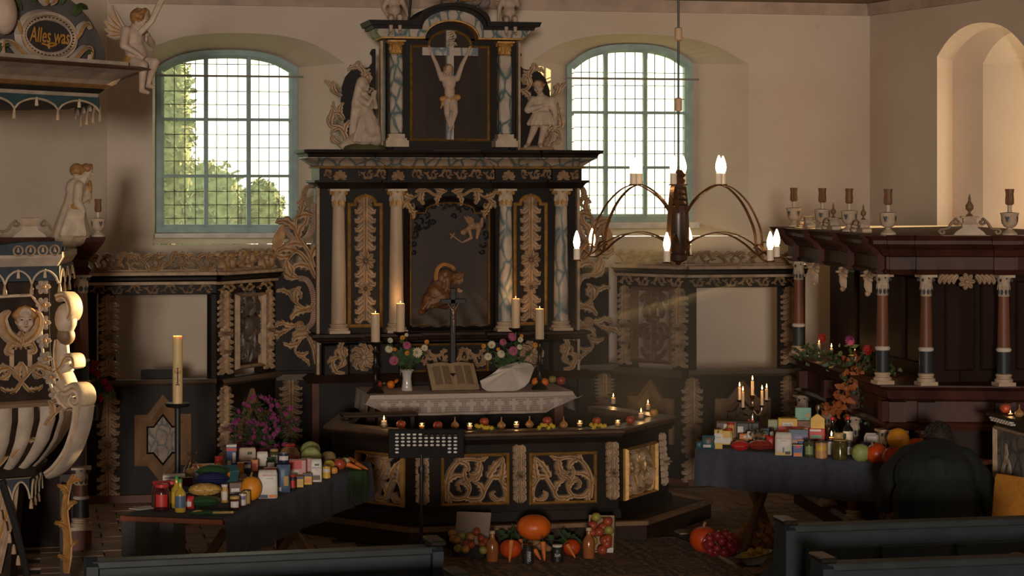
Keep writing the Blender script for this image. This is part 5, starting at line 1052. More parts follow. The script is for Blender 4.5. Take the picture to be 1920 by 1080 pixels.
for px, py, r, m, lb in ((752, 804, .036, APR, 'red apple on the rail next to the lit candle, half hidden by the music stand'), (821, 806, .036, APR, 'red apple on the rail seen just above the music stand desk'), (908, 799, .036, APR, 'red apple on the rail behind a yellow posy between two votive glasses'), (1026, 798, .038, APR, 'tall red apple on the rail behind a posy, flanked by two onions'), (1119, 797, .034, APR, 'red apple on the rail behind the posy between two votive glasses near the corner'), (1182, 795, .034, APR, 'small dark red apple on the rail corner beside the saucer candle'), (1226, 781, .034, APY, 'yellow and red apple at the very end of the rail')):
    apple(R_(px, py), r, m, lb)
for px, py, lb in ((791, 806, 'votive glass half hidden behind the music stand'), (881, 806, 'votive glass on the rail between an onion and a red apple'), (968, 803, 'votive glass on the rail between two onions'), (1087, 801, 'votive glass on the rail to the side of the leftmost posy apple and an onion'), (1158, 800, 'votive glass nearest the rail corner')):
    votive(R_(px, py), lb, 'votive glasses on the rail')
for px, py, lb in ((853, 804, 'onion on the rail just past the music stand'), (940, 804, 'onion on the rail between an apple and a votive glass'), (993, 802, 'onion on the rail between a votive glass and a tall red apple'), (1057, 803, 'flat onion on the rail just past the tall red apple')): onion(R_(px, py), .032, lb, 'onions on the rail')
posy(R_(908, 808), 'yellow flowers below the apple beside the first bare votive glass'); posy(R_(1024, 807), 'yellow flowers below the tall red apple between onions'); posy(R_(1121, 806), 'yellow flowers below the apple near the rail corner')
def saucer(p, r, label):
    t = thing('glass_saucer', label, 'saucer', p); m_ = MB(); m_.lathe([(r*.5, 0), (r*.9, .012), (r, .022), (r*.95, .022), (r*.5, .006), (.001, .005)], 18, caps=False); m_.build('glass', GLS, t, True)
p = R_(720, 802); saucer(p, .035, 'glass saucer under the candle on the rail near the music stand'); candle(p+Vector((0, 0, .006)), .021, .045, 'short lit candle in a glass saucer near the music stand', s=1.0)
p = R_(1202, 787); saucer(p, .035, 'glass saucer under the candle on the rail corner'); candle(p+Vector((0, 0, .006)), .020, .045, 'short lit candle in a saucer at the rail corner', s=1.0)
candle(R_(1215, 768), .016, .045, 'short bare lit candle beyond the apple at the rail end', s=.9); candle(R_(1150, 757), .018, .05, 'short lit candle alone on the far side of the rail', s=.9)
# fruit on the altar
T_ = lambda px, py: on_z(px, py, TZ+.007)
for px, py, r, m, lb in ((708, 728, .040, APR, 'dark red apple in front on the altar by the outer candlestick'), (716, 722, .038, APG, 'greenish apple behind the red ones near the altar edge'), (731, 719, .036, APG, 'green pear-like apple farthest back by the vase'), (1052, 722, .042, APR, 'big red apple at the napkin-side end of the altar fruit'), (1036, 718, .036, APG, 'green and red apple between an orange and a big red apple'), (1003, 715, .036, APR, 'dark apple tucked behind the napkin'), (1020, 714, .036, APR, 'dark red apple behind the two oranges')): apple(T_(px, py), r, m, lb)
for px, py, r, lb in ((733, 728, .034, 'orange in front of the vase on the altar'), (745, 725, .034, 'orange touching the foot of the vase'), (1004, 723, .036, 'orange leaning against the napkin'), (1021, 724, .036, 'orange between the napkin orange and the green apple')):
    t = thing('orange', lb, 'orange', T_(px, py)); m_ = MB(); m_.sphere((0, 0, r*.97), r, 16, 12); m_.build('peel', ORA, t, True); m_ = MB(); m_.lathe([(.004, r*1.93), (.003, r*1.97)], 6); m_.build('navel', GRN, t)
# vases with flowers
PORC = mat('white_porcelain', (.55, .50, .46), .15, var=.03, scale=4, bump=0, coat=.5)
def vase(px, py, y, label, H):
    p = on_y(px, py, y); t = thing('flower_vase', label, 'vase', (p.x, y, TZ+.006)); m_ = MB(); m_.lathe([(.045, 0), (.048, .01), (.042, H*.25), (.036, H*.6), (.042, H*.85), (.062, H*.98), (.064, H), (.058, H*.97), (.036, H*.82), (.03, H*.5)], 22, caps=False)
    m_.face(list(range(22))[::-1]); m_.build('body', PORC, t, True); return Vector((p.x, y, TZ+.006+H))
PINK = mat('pink_petal', (.42, .10, .17), .7, var=.2, scale=30); IVORY = mat('ivory_petal', (.62, .54, .36), .7, var=.08); ORAP = mat('orange_petal', (.62, .24, .02), .7, var=.15); REDF = mat('red_petal', (.33, .012, .012), .7, var=.25); MAG = mat('magenta_petal', (.22, .03, .12), .7, var=.3); CORE = mat('flower_core', (.45, .26, .04), .8)
FLW = {}
def bloom_mesh(m, layers=4, np_=14):
    k = (m.name, layers)
    if k not in FLW:
        f = MB()
        for l in range(layers):
            R = 1-.2*l; h = .10+.13*l; n = np_-l
            for j in range(n):
                a = 2*PI*(j+.5*(l % 2))/n; d = Vector((cos(a), 0, sin(a))); e = Vector((-sin(a), 0, cos(a))); w = .17*R; y = -.05-.12*l
                f.poly([d*.08+Vector((0, y, 0)), d*R*.5-e*w+Vector((0, y-h, 0)), d*R*.92-e*w*.6+Vector((0, y-h*.7, 0)), d*R+Vector((0, y-h*.5, 0)), d*R*.92+e*w*.6+Vector((0, y-h*.7, 0)), d*R*.5+e*w+Vector((0, y-h, 0))])
        FLW[k] = f
    return FLW[k]
FLO = {}
def flower(px, py, y, r, m, base, label, group, layers=4, name='flower', tilt=None, leaves=2):
    c = on_y(px, py, y); t = thing(name, label, 'flower', base, 0, group); loc = c-Vector(base)
    k = (m.name, layers)
    if k not in FLO: o = FLO[k] = bloom_mesh(m, layers).build('bloom', m, t)
    else: o = FLO[k].copy(); COL.objects.link(o); o.parent = t
    o.location = loc; o.scale = (r, r, r); tl = tilt or (random.uniform(-.5, .3), 0, random.uniform(-.5, .3)); o.rotation_euler = tl
    m_ = MB(); m_.sphere(loc+Vector((0, -r*.42, 0)), (r*.22, r*.18, r*.22), 8, 6); m_.build('centre', CORE, t, True)
    m_ = MB(); mid = loc*.5+Vector((loc.x*.2, 0, .02)); m_.tube([Vector((0, 0, -.05)), mid, loc], .0028, 5); m_.build('stalk', GRN, t)
    if leaves:
        m_ = MB()
        for s in range(leaves): q_ = mid.lerp(loc, random.uniform(-.4, .5)); d = Vector((random.uniform(-1, 1), random.uniform(-.6, .2), random.uniform(-.2, .8))).normalized(); e = d.cross(Vector((0, 1, .2))).normalized(); L_ = random.uniform(.05, .08); m_.poly([q_, q_+d*L_*.5+e*L_*.22, q_+d*L_, q_+d*L_*.5-e*L_*.22])
        m_.build('leaves', GRN, t)
    return t
b1 = vase(763, 722, -.62, 'slim white porcelain vase with flowers on the altar', .175); b2 = vase(950, 708, -.50, 'white porcelain vase half covered by the napkin', .13)
for px, py, y, r, m, lb in ((729, 655, -.62, .036, IVORY, 'ivory aster at the outer side of the uncovered bouquet'), (732, 638, -.6, .026, IVORY, 'small white daisy high on the outer side of the bouquet'), (738, 676, -.66, .042, PINK, 'large pink aster low in the uncovered bouquet'), (763, 648, -.62, .038, PINK, 'pink aster at the heart of the uncovered bouquet'), (783, 661, -.68, .046, IVORY, 'big cream aster facing out of the uncovered bouquet'), (796, 652, -.6, .03, IVORY, 'cream aster seen sideways beside the cross'), (755, 633, -.55, .022, ORAP, 'orange blossom at the top of the uncovered bouquet'), (763, 662, -.66, .023, ORAP, 'orange blossom below the central pink aster'), (800, 641, -.58, .022, ORAP, 'orange blossom closest to the black cross'), (740, 655, -.64, .018, ORAP, 'tiny orange blossom behind the ivory aster'), (762, 628, -.52, .018, IVORY, 'tiny white blossom at the very top of the bouquet')): flower(px, py, y, r, m, b1, lb, 'flowers in the uncovered vase')
for px, py, y, r, m, lb in ((960, 632, -.5, .042, PINK, 'tall pink aster above the napkin bouquet'), (943, 642, -.48, .034, PINK, 'dim pink aster behind the napkin bouquet'), (962, 658, -.55, .042, PINK, 'pink aster just over the napkin'), (922, 646, -.52, .036, IVORY, 'ivory aster at the bible side of the napkin bouquet'), (915, 669, -.56, .036, IVORY, 'ivory aster lowest beside the bible'), (939, 664, -.58, .038, IVORY, 'cream aster with yellow centre over the napkin'), (976, 637, -.52, .026, IVORY, 'small ivory aster near the candle behind the napkin'), (974, 651, -.54, .026, IVORY, 'small cream aster below another near the candle'), (907, 649, -.5, .022, ORAP, 'orange blossom nearest the bible in the napkin bouquet'), (934, 655, -.57, .018, ORAP, 'tiny orange blossom between the ivory asters'), (978, 630, -.5, .018, ORAP, 'orange blossom on top near the candle'), (1004, 647, -.55, .024, ORAP, 'single orange blossom next to the outer candlestick')): flower(px, py, y, r, m, b2, lb, 'flowers in the covered vase')
for b in (b1, b2):
    t = thing('bouquet_greenery', 'dark green leaves filling the uncovered bouquet' if b is b1 else 'dark green leaves filling the napkin bouquet', 'leaves', b); m_ = MB()
    for k in range(70): a, el = random.uniform(0, 6.3), random.uniform(.5, 1.5); d = Vector((cos(a)*cos(el), sin(a)*cos(el)*.5, sin(el))); q_ = d*random.uniform(.02, .15); e = d.cross(Vector((0, 1, .1))).normalized(); L_ = random.uniform(.04, .08); m_.poly([q_, q_+d*L_*.5+e*L_*.25, q_+d*L_, q_+d*L_*.5-e*L_*.25])
    m_.build('foliage', GRN, t)['kind'] = 'stuff'
# choir stall on the right
RSW = mat('column_red_paint', (.15, .05, .025), .5, var=.2, scale=7, stretch=(1, 1, .3)); NAVY = mat('column_navy_paint', (.018, .022, .028), .5)
CAPS = [mat('capital_offwhite', (.42, .32, .23), .6, var=.2, scale=14), mat('capital_blue', (.05, .055, .06), .6)]
SD = mat('stall_dark_panel', (.018, .006, .004), .55, var=.4, scale=5, stretch=(1, 1, .2), spec=.15)
ST = thing('choir_stall', 'dark red carved choir stall with columns and urns on its cornice', 'choir stall', (2.9, -3, 0))
CZ = 1.22; TOPZ = 2.26
A_ = on_z(1502, 664, CZ); B_ = on_z(1672, 720, CZ); C2 = on_z(1905, 722, CZ)
sf = Sec((A_.x, A_.y), (B_.x, B_.y)); sg = Sec((B_.x, B_.y), (C2.x, C2.y))
path = [(A_.x, A_.y), (B_.x, B_.y), (C2.x, C2.y), (C2.x+.9, C2.y)]
zc = lambda px, py, sec: sec.q(px, py)[1]
e0, e1 = TOPZ-.055, TOPZ-.27
m_ = MB(); m_.sweep([(-.05, e1), (.05, e1), (.07, e1+0.022), (.05, e1+0.036), (.05, e1+0.122), (.075, e1+0.133), (.08, e1+0.144), (.10, e1+0.173), (.17, e0), (.17, TOPZ-.03), (.20, TOPZ), (-.05, TOPZ)], path); m_.build('entablature', STALLW, ST, world=True)
m_ = MB(); m_.extrude([(A_.x-.1, A_.y+.35), (A_.x-.1, A_.y), (B_.x-.1, B_.y-.1), (C2.x+.9, C2.y-.1), (C2.x+.9, A_.y+.35)], 0, 1); m_.v = [(x, z, TOPZ-.03+.035*(1-y)) for x, y, z in m_.v]; m_.build('cornice_top', mat('dusty_board', (.30, .20, .13), .8, var=.2, scale=5), ST, world=True)
def ressaut(sec, x, w=.13):      # projecting block of the entablature above a column
    m_ = sec.mb(); pr = [(0, e1), (.10, e1), (.12, e1+0.022), (.10, e1+0.036), (.10, e1+0.122), (.125, e1+0.133), (.15, e1+0.173), (.22, e0), (.22, TOPZ-.03), (.25, TOPZ+.006), (0, TOPZ+.006)]
    m_.grid([[(x-w*(1 if o < .13 else 1+.35*(o-.12)/.1), -o, z) for o, z in pr], [(x+w*(1 if o < .13 else 1+.35*(o-.12)/.1), -o, z) for o, z in pr]], True)
    for s in (0, 1): m_.poly([(x+(w if s else -w)*(1 if o < .13 else 1+.35*(o-.12)/.1), -o, z) for o, z in pr])
    m_.build('entablature_block', STALLW, ST, world=True)
cols = [(sf, sf.x(1511, 600)), (sf, sf.L-.02), (sg, sg.x(1735, 600)), (sg, sg.x(1880, 600))]
rs = [(sf, .05), (sf, sf.L*.33), (sf, sf.L*.66), (sf, sf.L-.1), (sg, .05), (sg, sg.x(1735, 600)), (sg, sg.x(1880, 600))]
for s_, x in rs: ressaut(s_, x, .09 if s_ is sf else .07)
bands = [(CZ+.085, CZ+.24, NAVY), (CZ+.235, CZ+.265, WHITEP)]
for s_, x in cols:
    p = s_.w(x, -.06, 0); column(ST, p.x, p.y, CZ, e1, .042, RSW, CAPS, COLP, caph=.15, band=bands, baseh=.085)
# back panelling
m_ = MB(); bk = .42; m_.box((A_.x+.25, A_.y, 0), (A_.x+.29, B_.y+.05, e1+.02)); m_.build('rear_panel', SD, ST, world=True)
m_ = MB(); m_.box((B_.x+.32, C2.y+.32, 0), (C2.x+.9, C2.y+.36, e1+.02)); m_.build('rear_panel', SD, ST, world=True)
for k in range(4): x = B_.x+.42+k*.27; m_ = MB(); m_.rbox((x, C2.y+.29, CZ+.08), (x+.22, C2.y+.325, e1-.06), .012); m_.build('raised_panel', SD, ST, world=True)
for k in range(5): y = A_.y-.25-k*.5; m_ = MB(); m_.rbox((A_.x+.22, y-.4, CZ+.08), (A_.x+.255, y, e1-.06), .012); m_.build('raised_panel', SD, ST, world=True)
# carved pendants under the cornice
for s_, px, yt, wpx in ((sf, 1553, 484, 34), (sf, 1607, 492, 40), (sf, 1655, 502, 34), (sg, 1810, 512, 110)):
    x, z = s_.q(px, yt); w_ = .34 if s_ is sg else .22; m_ = s_.mb(); m_.X = s_.M @ Matrix.Translation((x, -.09, e1+.01))
    if s_ is sg:
        rosette(m_, (0, -.055), .06, .04, 7)
        for s in (-1, 1):
            for k in range(4): m_.leaf(leafcurve((s*(.06+k*.032), -.01), -PI/2+s*(.9), .075, -s*1.2, 7), wl(.024), .03, 2, 0, .3)
    else:
        for k in range(9): a = -PI+PI*k/8; R_0 = w_*(.5-.1*abs(k-4)/4); m_.leaf([(cos(a)*R_0*t, -.01+sin(a)*R_0*t*1.1*(1.3 if k in (3, 4, 5) else .8)) for t in (.1, .4, .7, 1)], [w_*.05, w_*.10, w_*.10, w_*.02], .04, 0, 0)
        rosette(m_, (0, -.03), w_*.2, .05, 6); m_.sphere((0, -.02, -w_*.72), .02, 8, 6)
    m_.build('carved_pendant', [CREAM, GOLD], ST, True, world=True)
# desk shelf and lower storey
m_ = MB(); m_.sweep([(-.35, CZ-.04), (.05, CZ-.04), (.07, CZ-.03), (.10, CZ-.012), (.10, CZ), (-.35, CZ)], path); m_.build('shelf', STALLW, ST, world=True)
m_ = MB(); m_.sweep([(-.05, CZ-.32), (.03, CZ-.32), (.05, CZ-.29), (.03, CZ-.27), (.0, CZ-.26), (.0, CZ-.12), (.03, CZ-.10), (.05, CZ-.04), (-.05, CZ-.04)], path); m_.build('lower_entablature', STALLW, ST, world=True)
for s_, px in ((sf, 1511), (sf, 1558), (sf, 1608), (sf, 1676), (sg, 1682), (sg, 1736), (sg, 1880)):
    x = s_.x(px, 700) if px != 1676 else sf.L-.05
    m_ = s_.mb(); m_.box((x-.06, -.07, CZ-.26), (x+.06, 0, CZ-.12)); m_.build('lower_block', STALLW, ST, world=True)
    p = s_.w(x, -.03, 0); column(ST, p.x, p.y, .12, CZ-.32, .042, RSW, CAPS, COLP, caph=.15)
m_ = MB(); m_.sweep([(-.06, 0), (.06, 0), (.06, .10), (.03, .13), (-.06, .13)], path); m_.build('plinth', STALLW, ST, world=True)
m_ = MB(); m_.sweep([(-.10, .1), (-.06, .1), (-.06, CZ-.3), (-.10, CZ-.3)], path); m_.build('front_panelling', SD, ST, world=True)
# urns with carved flames
URNW = mat('urn_white', (.50, .38, .27), .6, var=.15, scale=12); URNB = mat('urn_blue', (.06, .07, .09), .6); TORCH = mat('torch_brown', (.19, .085, .035), .6, var=.3, scale=20, stretch=(1, 1, .15))
def urn(p, H, label, root=None):
    if root is not None: return dup(root, p, random.uniform(0, 1), label)
    t = thing('urn', label, 'urn', p, 0, 'urns along the choir stall cornice'); m_ = MB(); k = H
    m_.lathe([(.17*k, 0), (.17*k, .04*k), (.11*k, .09*k), (.06*k, .13*k), (.06*k, .16*k)], 18); m_.build('foot', URNW, t, True)
    m_ = MB(); m_.lathe([(.06*k, .15*k), (.13*k, .19*k), (.17*k, .27*k), (.18*k, .38*k), (.19*k, .44*k), (.205*k, .46*k), (.20*k, .48*k), (.05*k, .50*k)], 20); b_ = m_.build('bowl', URNW, t, True)
    for j in range(4):
        m_ = MB(); m_.X = Matrix.Rotation(j*PI/2+.4, 4, 'Z') @ Matrix.Translation((0, -.185*k, .30*k)); m_.leaf([(0, .14*k), (0, .08*k), (0, .02*k), (0, -.02*k)], [.055*k, .05*k, .03*k, .004], .012*k, 0, .012*k); m_.leaf([(-.08*k, .13*k), (-.05*k, .0), (0, -.06*k), (.05*k, 0), (.08*k, .13*k)], lambda t_: .008*k, .008*k, 0, .02*k, mi=1); m_.build('painted_leaf', [URNB, OCHRE], b_, True)
    m_ = MB(); m_.lathe([(.048*k, .49*k), (.048*k, .66*k)], 12); m_.build('stem', URNW, t, True)
    m_ = MB(); m_.lathe([(.06*k, .65*k), (.088*k, .68*k), (.088*k, .78*k), (.078*k, .88*k), (.095*k, 1.0*k), (.07*k, .99*k)], 24, wob=lambda a, h: 1+.09*sin(a*8+h*14)); m_.build('torch_flame', TORCH, t, True); return t
def top(px, py, sec): return sec.w(sec.x(px, 440), -.06, TOPZ+.007)
us = [(1502, 424, .32, 'white urn with brown torch flame farthest along the stall cornice'), (1556, 430, .32, 'white urn with torch flame second along the stall cornice from the screen'), (1607, 436, .32, 'white urn with torch flame between the two small finials on the stall'), (1664, 441, .32, 'white urn with torch flame on the stall corner'), (1891, 442, .32, 'white urn with torch flame beside the scrolled pediment')]
U0 = None
for px, py, H, lb in us:
    p = top(px, py, sg if px > 1650 else sf)
    o = urn(p, H, lb, U0); U0 = U0 or o
def pediment(p, label, rz=0, s=1.0, root=None, finial=True):
    t = thing('scroll_pediment', label, 'ornament', p, rz, 'scroll pediments on the cornices'); m_ = MB(); k = .24*s; t.scale = (1, 1, .8)
    m_.extrude([(-k*.55, 0), (k*.55, 0), (k*.45, k*.15), (k*.25, k*.32), (k*.25, k*.45), (-k*.25, k*.45), (-k*.25, k*.32), (-k*.45, k*.15)], -.03, .03); m_.build('base', URNW, t)
    m_ = MB(); m_.box((-k*.27, -.045, k*.45), (k*.27, .045, k*.50)); m_.box((-k*.22, -.035, k*.5), (k*.22, .035, k*.72)); m_.box((-k*.30, -.05, k*.72), (k*.30, .05, k*.80)); m_.build('pedestal', [CREAM], t)
    for sd in (-1, 1):
        m_ = MB(); m_.X = Matrix.Diagonal((sd, 1, 1, 1)); P = spiral(k*.42, k*.55, k*.14, k*.03, PI*.5, PI*.5-6.5, 18)[::-1]+smooth_path([(k*.45, k*.70), (k*.60, k*.52), (k*.72, k*.30), (k*.9, k*.25)], 4)+spiral(k*.92, k*.13, k*.13, k*.03, PI*.5, PI*.5-6.0, 16)
        m_.leaf(P, lambda t_: k*.05, .03, 0, -.02, rib=1, thick=.04); m_.build('scroll', [CREAM2, CREAM], t, True)
    if finial:
        m_ = MB(); m_.lathe([(k*.10, k*.8), (k*.12, k*.84), (k*.04, k*.92), (k*.05, k*1.0), (k*.13, k*1.1), (k*.14, k*1.25), (k*.06, k*1.4), (k*.04, k*1.5), (k*.05, k*1.55), (k*.01, k*1.75)], 14); m_.build('finial', OCHREW, t, True)
    return t
for px, py, lb, s_, fn in ((1816, 444, 'cream pediment with two scrolls and a small finial', sg, True), (1530, 428, 'small pale scroll pediment nearest the screen on the stall cornice', sf, False), (1577, 431, 'pale scroll pediment with finial between the second and third urn', sf, True), (1634, 436, 'pale scroll pediment with finial before the corner urn', sf, True)):
    p = top(px, py, s_); pediment(p, lb, s_.rz, .85 if s_ is sg else .62, finial=fn)
# pulpit
PW = mat('pulpit_white', (.42, .33, .26), .6, var=.2, scale=8); PD = mat('pulpit_dark', (.030, .018, .013), .5, var=.3, spec=.2); PB_ = mat('pulpit_blue', (.035, .045, .06), .6, var=.3)
V1 = W(92, 500, 13.9); V0 = W(-92, 500, 13.55); V1.z = V0.z = 0; dA = (V1-V0).normalized(); LA = (V1-V0).length
def octo(V0, V1, turn=rad(45), n=6):
    P = [V0.copy(), V1.copy()]; d = (V1-V0)
    for k in range(n): d = Matrix.Rotation(turn, 3, 'Z') @ d; P.append(P[-1]+d)
    return P
PO = octo(V0, V1, rad(60), 4); PC = sum(PO, Vector((0, 0, 0)))/6; RA = (PO[0]-PC).length
wA = (V0+V1)*.5; ppmA = F/((wA-CAM).dot(FWD)); zA = lambda py: 2.64-(py-YH)/ppmA
PU = thing('pulpit', 'baroque pulpit with cherub head panel and gadrooned bowl', 'pulpit', (PC.x, PC.y, 0))
def ring(f, z): return [PC+(p-PC)*f+UP*z for p in PO]
def prism(levels, name, mt, cap=True):
    m_ = MB(); g = m_.grid([ring(f, z) for f, z in levels], True)
    if cap: m_.face(g[-1]); m_.face(list(reversed(g[0])))
    return m_.build(name, mt, PU, world=True)
rows = [(530, 1.0), (600, 1.0), (660, 1.01), (700, 1.04), (735, 1.09), (752, 1.13)]
prism([(f, zA(py)) for py, f in reversed(rows)], 'basket', PD)
prism([(1.10, zA(500)), (1.13, zA(492)), (1.16, zA(484)), (1.16, zA(474)), (1.10, zA(472))], 'rim_moulding', PW)
prism([(1.08, zA(528)), (1.10, zA(500))], 'valance_board', PB_)
prism([(1.16, zA(764)), (1.17, zA(757)), (1.12, zA(752))], 'lower_moulding', mat('tan_moulding', (.20, .12, .07), .55))
bowl = [(757, 1.12), (790, 1.12), (830, 1.04), (862, .92), (888, .76)]
prism([(f*.97, zA(py)) for py, f in reversed(bowl)], 'bowl', PD)
def on_face(k, u, py, off=0.0, f=None):
    """point on octagon side k at fraction u, height of px row py; off outward"""
    if f is None:
        tb = rows if py < 755 else bowl; f = tb[-1][1]
        for (a, fa), (b, fb) in zip(tb, tb[1:]):
            if a <= py <= b: f = fa+(fb-fa)*(py-a)/(b-a); break
        if py < tb[0][0]: f = tb[0][1]
    a, b = PC+(PO[k]-PC)*f, PC+(PO[(k+1) % 8]-PC)*f; p = a.lerp(b, u); n = ((a+b)*.5-PC); n.z = 0; return p+n.normalized()*off+UP*zA(py)
for k in (0, 1):
    for j in range(5):
        u0, u1 = (j+.12)/5, (j+.84)/5; m_ = MB(); rws = []
        for py in (764, 775, 790, 810, 830, 850, 870, 887):
            t = (py-764)/124; sp = .5+(.5-.0)*0; a, b = u0+.03*t*0, u1; rws.append([on_face(k, a, py, .0), on_face(k, a+(b-a)*.2, py, .018), on_face(k, (a+b)/2, py, .026), on_face(k, a+(b-a)*.8, py, .018), on_face(k, b, py, .0)])
        m_.grid(rws); m_.build('gadroon', PW, PU, True, world=True)
fa = Sec((PO[0].x, PO[0].y), (PO[1].x, PO[1].y)); qa = lambda px, py: fa.q(px, py)
# panel frame, cherub head and foliage
m_ = fa.mb(); m_.X = fa.M; P = [qa(-70, 752), qa(110, 752), qa(100, 712), qa(88, 660), qa(82, 570), qa(78, 570), qa(60, 552), qa(0, 556), qa(-60, 556)]; Q = smooth_path([qa(102, 754), qa(90, 725), qa(80, 680), qa(76, 640), qa(73, 600), qa(72, 574)], 4)
m_.tube([(x, -.02-.08*max(0, (zA(690)-z)/.3), z) for x, z in Q]+[(qa(70, 570)[0], -.02, qa(70, 570)[1]), (qa(56, 553)[0], -.02, qa(62, 553)[1]), (qa(0, 556)[0], -.02, qa(0, 556)[1]), (qa(-60, 558)[0], -.02, qa(-60, 558)[1])], .010, 6); m_.build('panel_moulding', CREAM2, PU, True, world=True)
hc = fa.w(qa(40, 600)[0], -.055, qa(40, 600)[1]); R = rotm('Z', fa.rz-.25)
BB_ = face_prims(hc, .075, R, 0, 1, 'curl'); organic('cherub_head', BB_, [FLESH, HAIRG], .007, PU, 3, loc=-Vector(PU.location)); features(PU, hc, .075, R)
m_ = fa.mb(); M0_ = fa.M
for s in (-1, 1):
    m_.X = M0_ @ Matrix.Translation((qa(37, 612)[0], -.015, qa(37, 612)[1])) @ Matrix.Diagonal((s, 1, 1, 1))
    m_.leaf(smooth_path([(.01, -.10), (.09, -.04), (.115, .05), (.07, .10)], 5), wl(.045), .04, 0, 0, rib=1); m_.leaf(smooth_path([(.01, -.12), (.06, -.1), (.09, -.15), (.05, -.17)], 5), wl(.03), .03, 2, 0, rib=1)
m_.X = M0_ @ Matrix.Translation((qa(37, 640)[0], -.015, qa(37, 640)[1]))
for k in range(5): m_.leaf([(0, .06), ((k-2)*.02, 0), ((k-2)*.035, -.05)], [.01, .02, .003], .03, 0, 0, rib=1)
m_.build('wings', [CREAM, GOLD], PU, True, world=True)
for s in (-1, 1): 
    m_ = fa.mb(); x, z = qa(37+s*17, 655); m_.box((x-.014, -.02, zA(690)), (x+.014, .0, z)); m_.build('ribbon', CREAM, PU, world=True)
m_ = fa.mb()
for s in (-1, 1):
    m_.X = M0_ @ Matrix.Translation((qa(36, 715)[0], -.03, qa(36, 715)[1])) @ Matrix.Diagonal((s, 1, 1, 1))
    acanthus(m_, [(.0, .0), (.06, .07), (.12, .10), (.15, .04), (.09, .02), (.10, .06)], .02, .03, [(.1, 1, .1, 1.4), (.3, -1, .12, 1.5), (.5, 1, .09, 1.5), (.7, -1, .08, 1.6)]); acanthus(m_, [(.0, .0), (.05, -.06), (.12, -.10), (.19, -.09), (.2, -.04)], .02, .03, [(.2, 1, .1, 1.4), (.4, -1, .1, 1.4), (.6, 1, .1, 1.6)])
m_.build('acanthus_relief', [CREAM, GOLD], PU, True, world=True)
# valance with tassels on rim
def valance(face, y0, y1, y2, n, parent, wfun, hang=True, mtb=None):
    for j in range(n):
        u0, u1 = j/n, (j+1)/n; P = []
        for i in range(13):
            t = i/12; P.append((u0+(u1-u0)*t, y1+(y2-y1)*(1-abs(sin(PI*t))**.6 if .0 < t < 1 else 1)))
        m_ = MB(); off = .012; m_.grid([[wfun(face, u, y0, off) for u, _ in P], [wfun(face, u, py, off) for u, py in P]]); m_.build('valance_lappet', mtb or PB_, parent, world=True)
        m_ = MB(); m_.tube([wfun(face, u, py, off+.006) for u, py in P], .007, 5); m_.build('valance_cord', CREAM2, parent, True, world=True)
        m_ = MB(); c = wfun(face, u0, y2+1, .015); m_.tube([c, c-UP*.02, c-UP*.022, c-UP*.06], [.006, .009, .011, .014], 8); m_.build('tassel', CREAM, parent, True, world=True)
        if hang: m_ = MB(); c = wfun(face, (u0+u1)/2, y1-3, .018); m_.tube([c, c-UP*.02, c-UP*.022, c-UP*.055], [.005, .008, .010, .012], 8); m_.build('tassel', CREAM2, parent, True, world=True)
wf = lambda k, u, py, off: on_face(k, u, py, off, 1.10)
valance(0, 500, 508, 533, 4, PU, wf); valance(1, 500, 508, 533, 3, PU, wf)
# corner scroll figure lit by the sun
vc = (PO[1]-PC).normalized(); ax = Vector((vc.x, vc.y, 0)); rzc = math.atan2(ax.y, ax.x); cornM = Matrix.Translation((PO[1].x, PO[1].y, 0)) @ Matrix.Rotation(rzc, 4, 'Z')
def corner(mb): mb.X = cornM; return mb
m_ = corner(MB()); q = lambda px, py: ((px-102)/ppmA*1.1, zA(py))
def volute(P, w, d, thick): 
    for yy in (-.03,): m_.leaf(P, w, d, 0, yy, rib=1, thick=thick)
volute(smooth_path([q(122, 700), q(135, 690), q(146, 672), q(160, 672), q(163, 688), q(155, 686)], 5), lambda t: .028*(1-.5*t), .03, .09)
volute(smooth_path([q(150, 740), q(140, 715), q(128, 690), q(126, 660), q(128, 640)], 5), lambda t: .034*(1-.3*t), .03, .09)
volute(smooth_path([q(126, 560), q(140, 556), q(152, 566), q(156, 585), q(148, 600), q(136, 590), q(140, 578)], 5), lambda t: .03*(1-.5*t), .03, .09)
m_.build('corner_scroll', [CREAM2, GOLD], PU, True, world=True)
m_ = corner(MB()); m_.sphere((q(138, 595)[0], 0, q(138, 600)[1]), (.07, .07, .10), 12, 8); m_.sphere((q(138, 630)[0], 0, q(138, 632)[1]), (.055, .06, .06), 10, 8, mi=1); m_.tube([(q(130, 640)[0], 0, q(0, 640)[1]), (q(134, 665)[0], 0, q(0, 665)[1]), (q(140, 700)[0], 0, q(0, 700)[1])], [.04, .035, .045], 10); m_.build('corner_term', [CREAM2, ROSE], PU, True, world=True)
m_ = corner(MB()); a, b = q(164, 744); m_.leaf(smooth_path([q(132, 722), q(150, 736), q(168, 728), q(180, 736), q(182, 752), q(172, 760), q(163, 752), q(168, 744)], 5), lambda t: .042*(1-.45*t), .03, 0, -.06, rib=1, thick=.12); m_.leaf(smooth_path([q(136, 738), q(146, 752), q(158, 766)], 5), wl(.05), .03, 3, -.07, rib=1, thick=.13); m_.build('corner_volute', [CREAM2, CREAM], PU, True, world=True)
m_ = corner(MB()); P = smooth_path([q(178, 760), q(172, 800), q(155, 845), q(128, 880), q(108, 895)], 5); m_.leaf(P, lambda t: .045*(1-.35*t), .04, 0, -.05, rib=1, thick=.10); m_.build('bowl_rib', [PW, CREAM], PU, True, world=True)
m_ = MB()
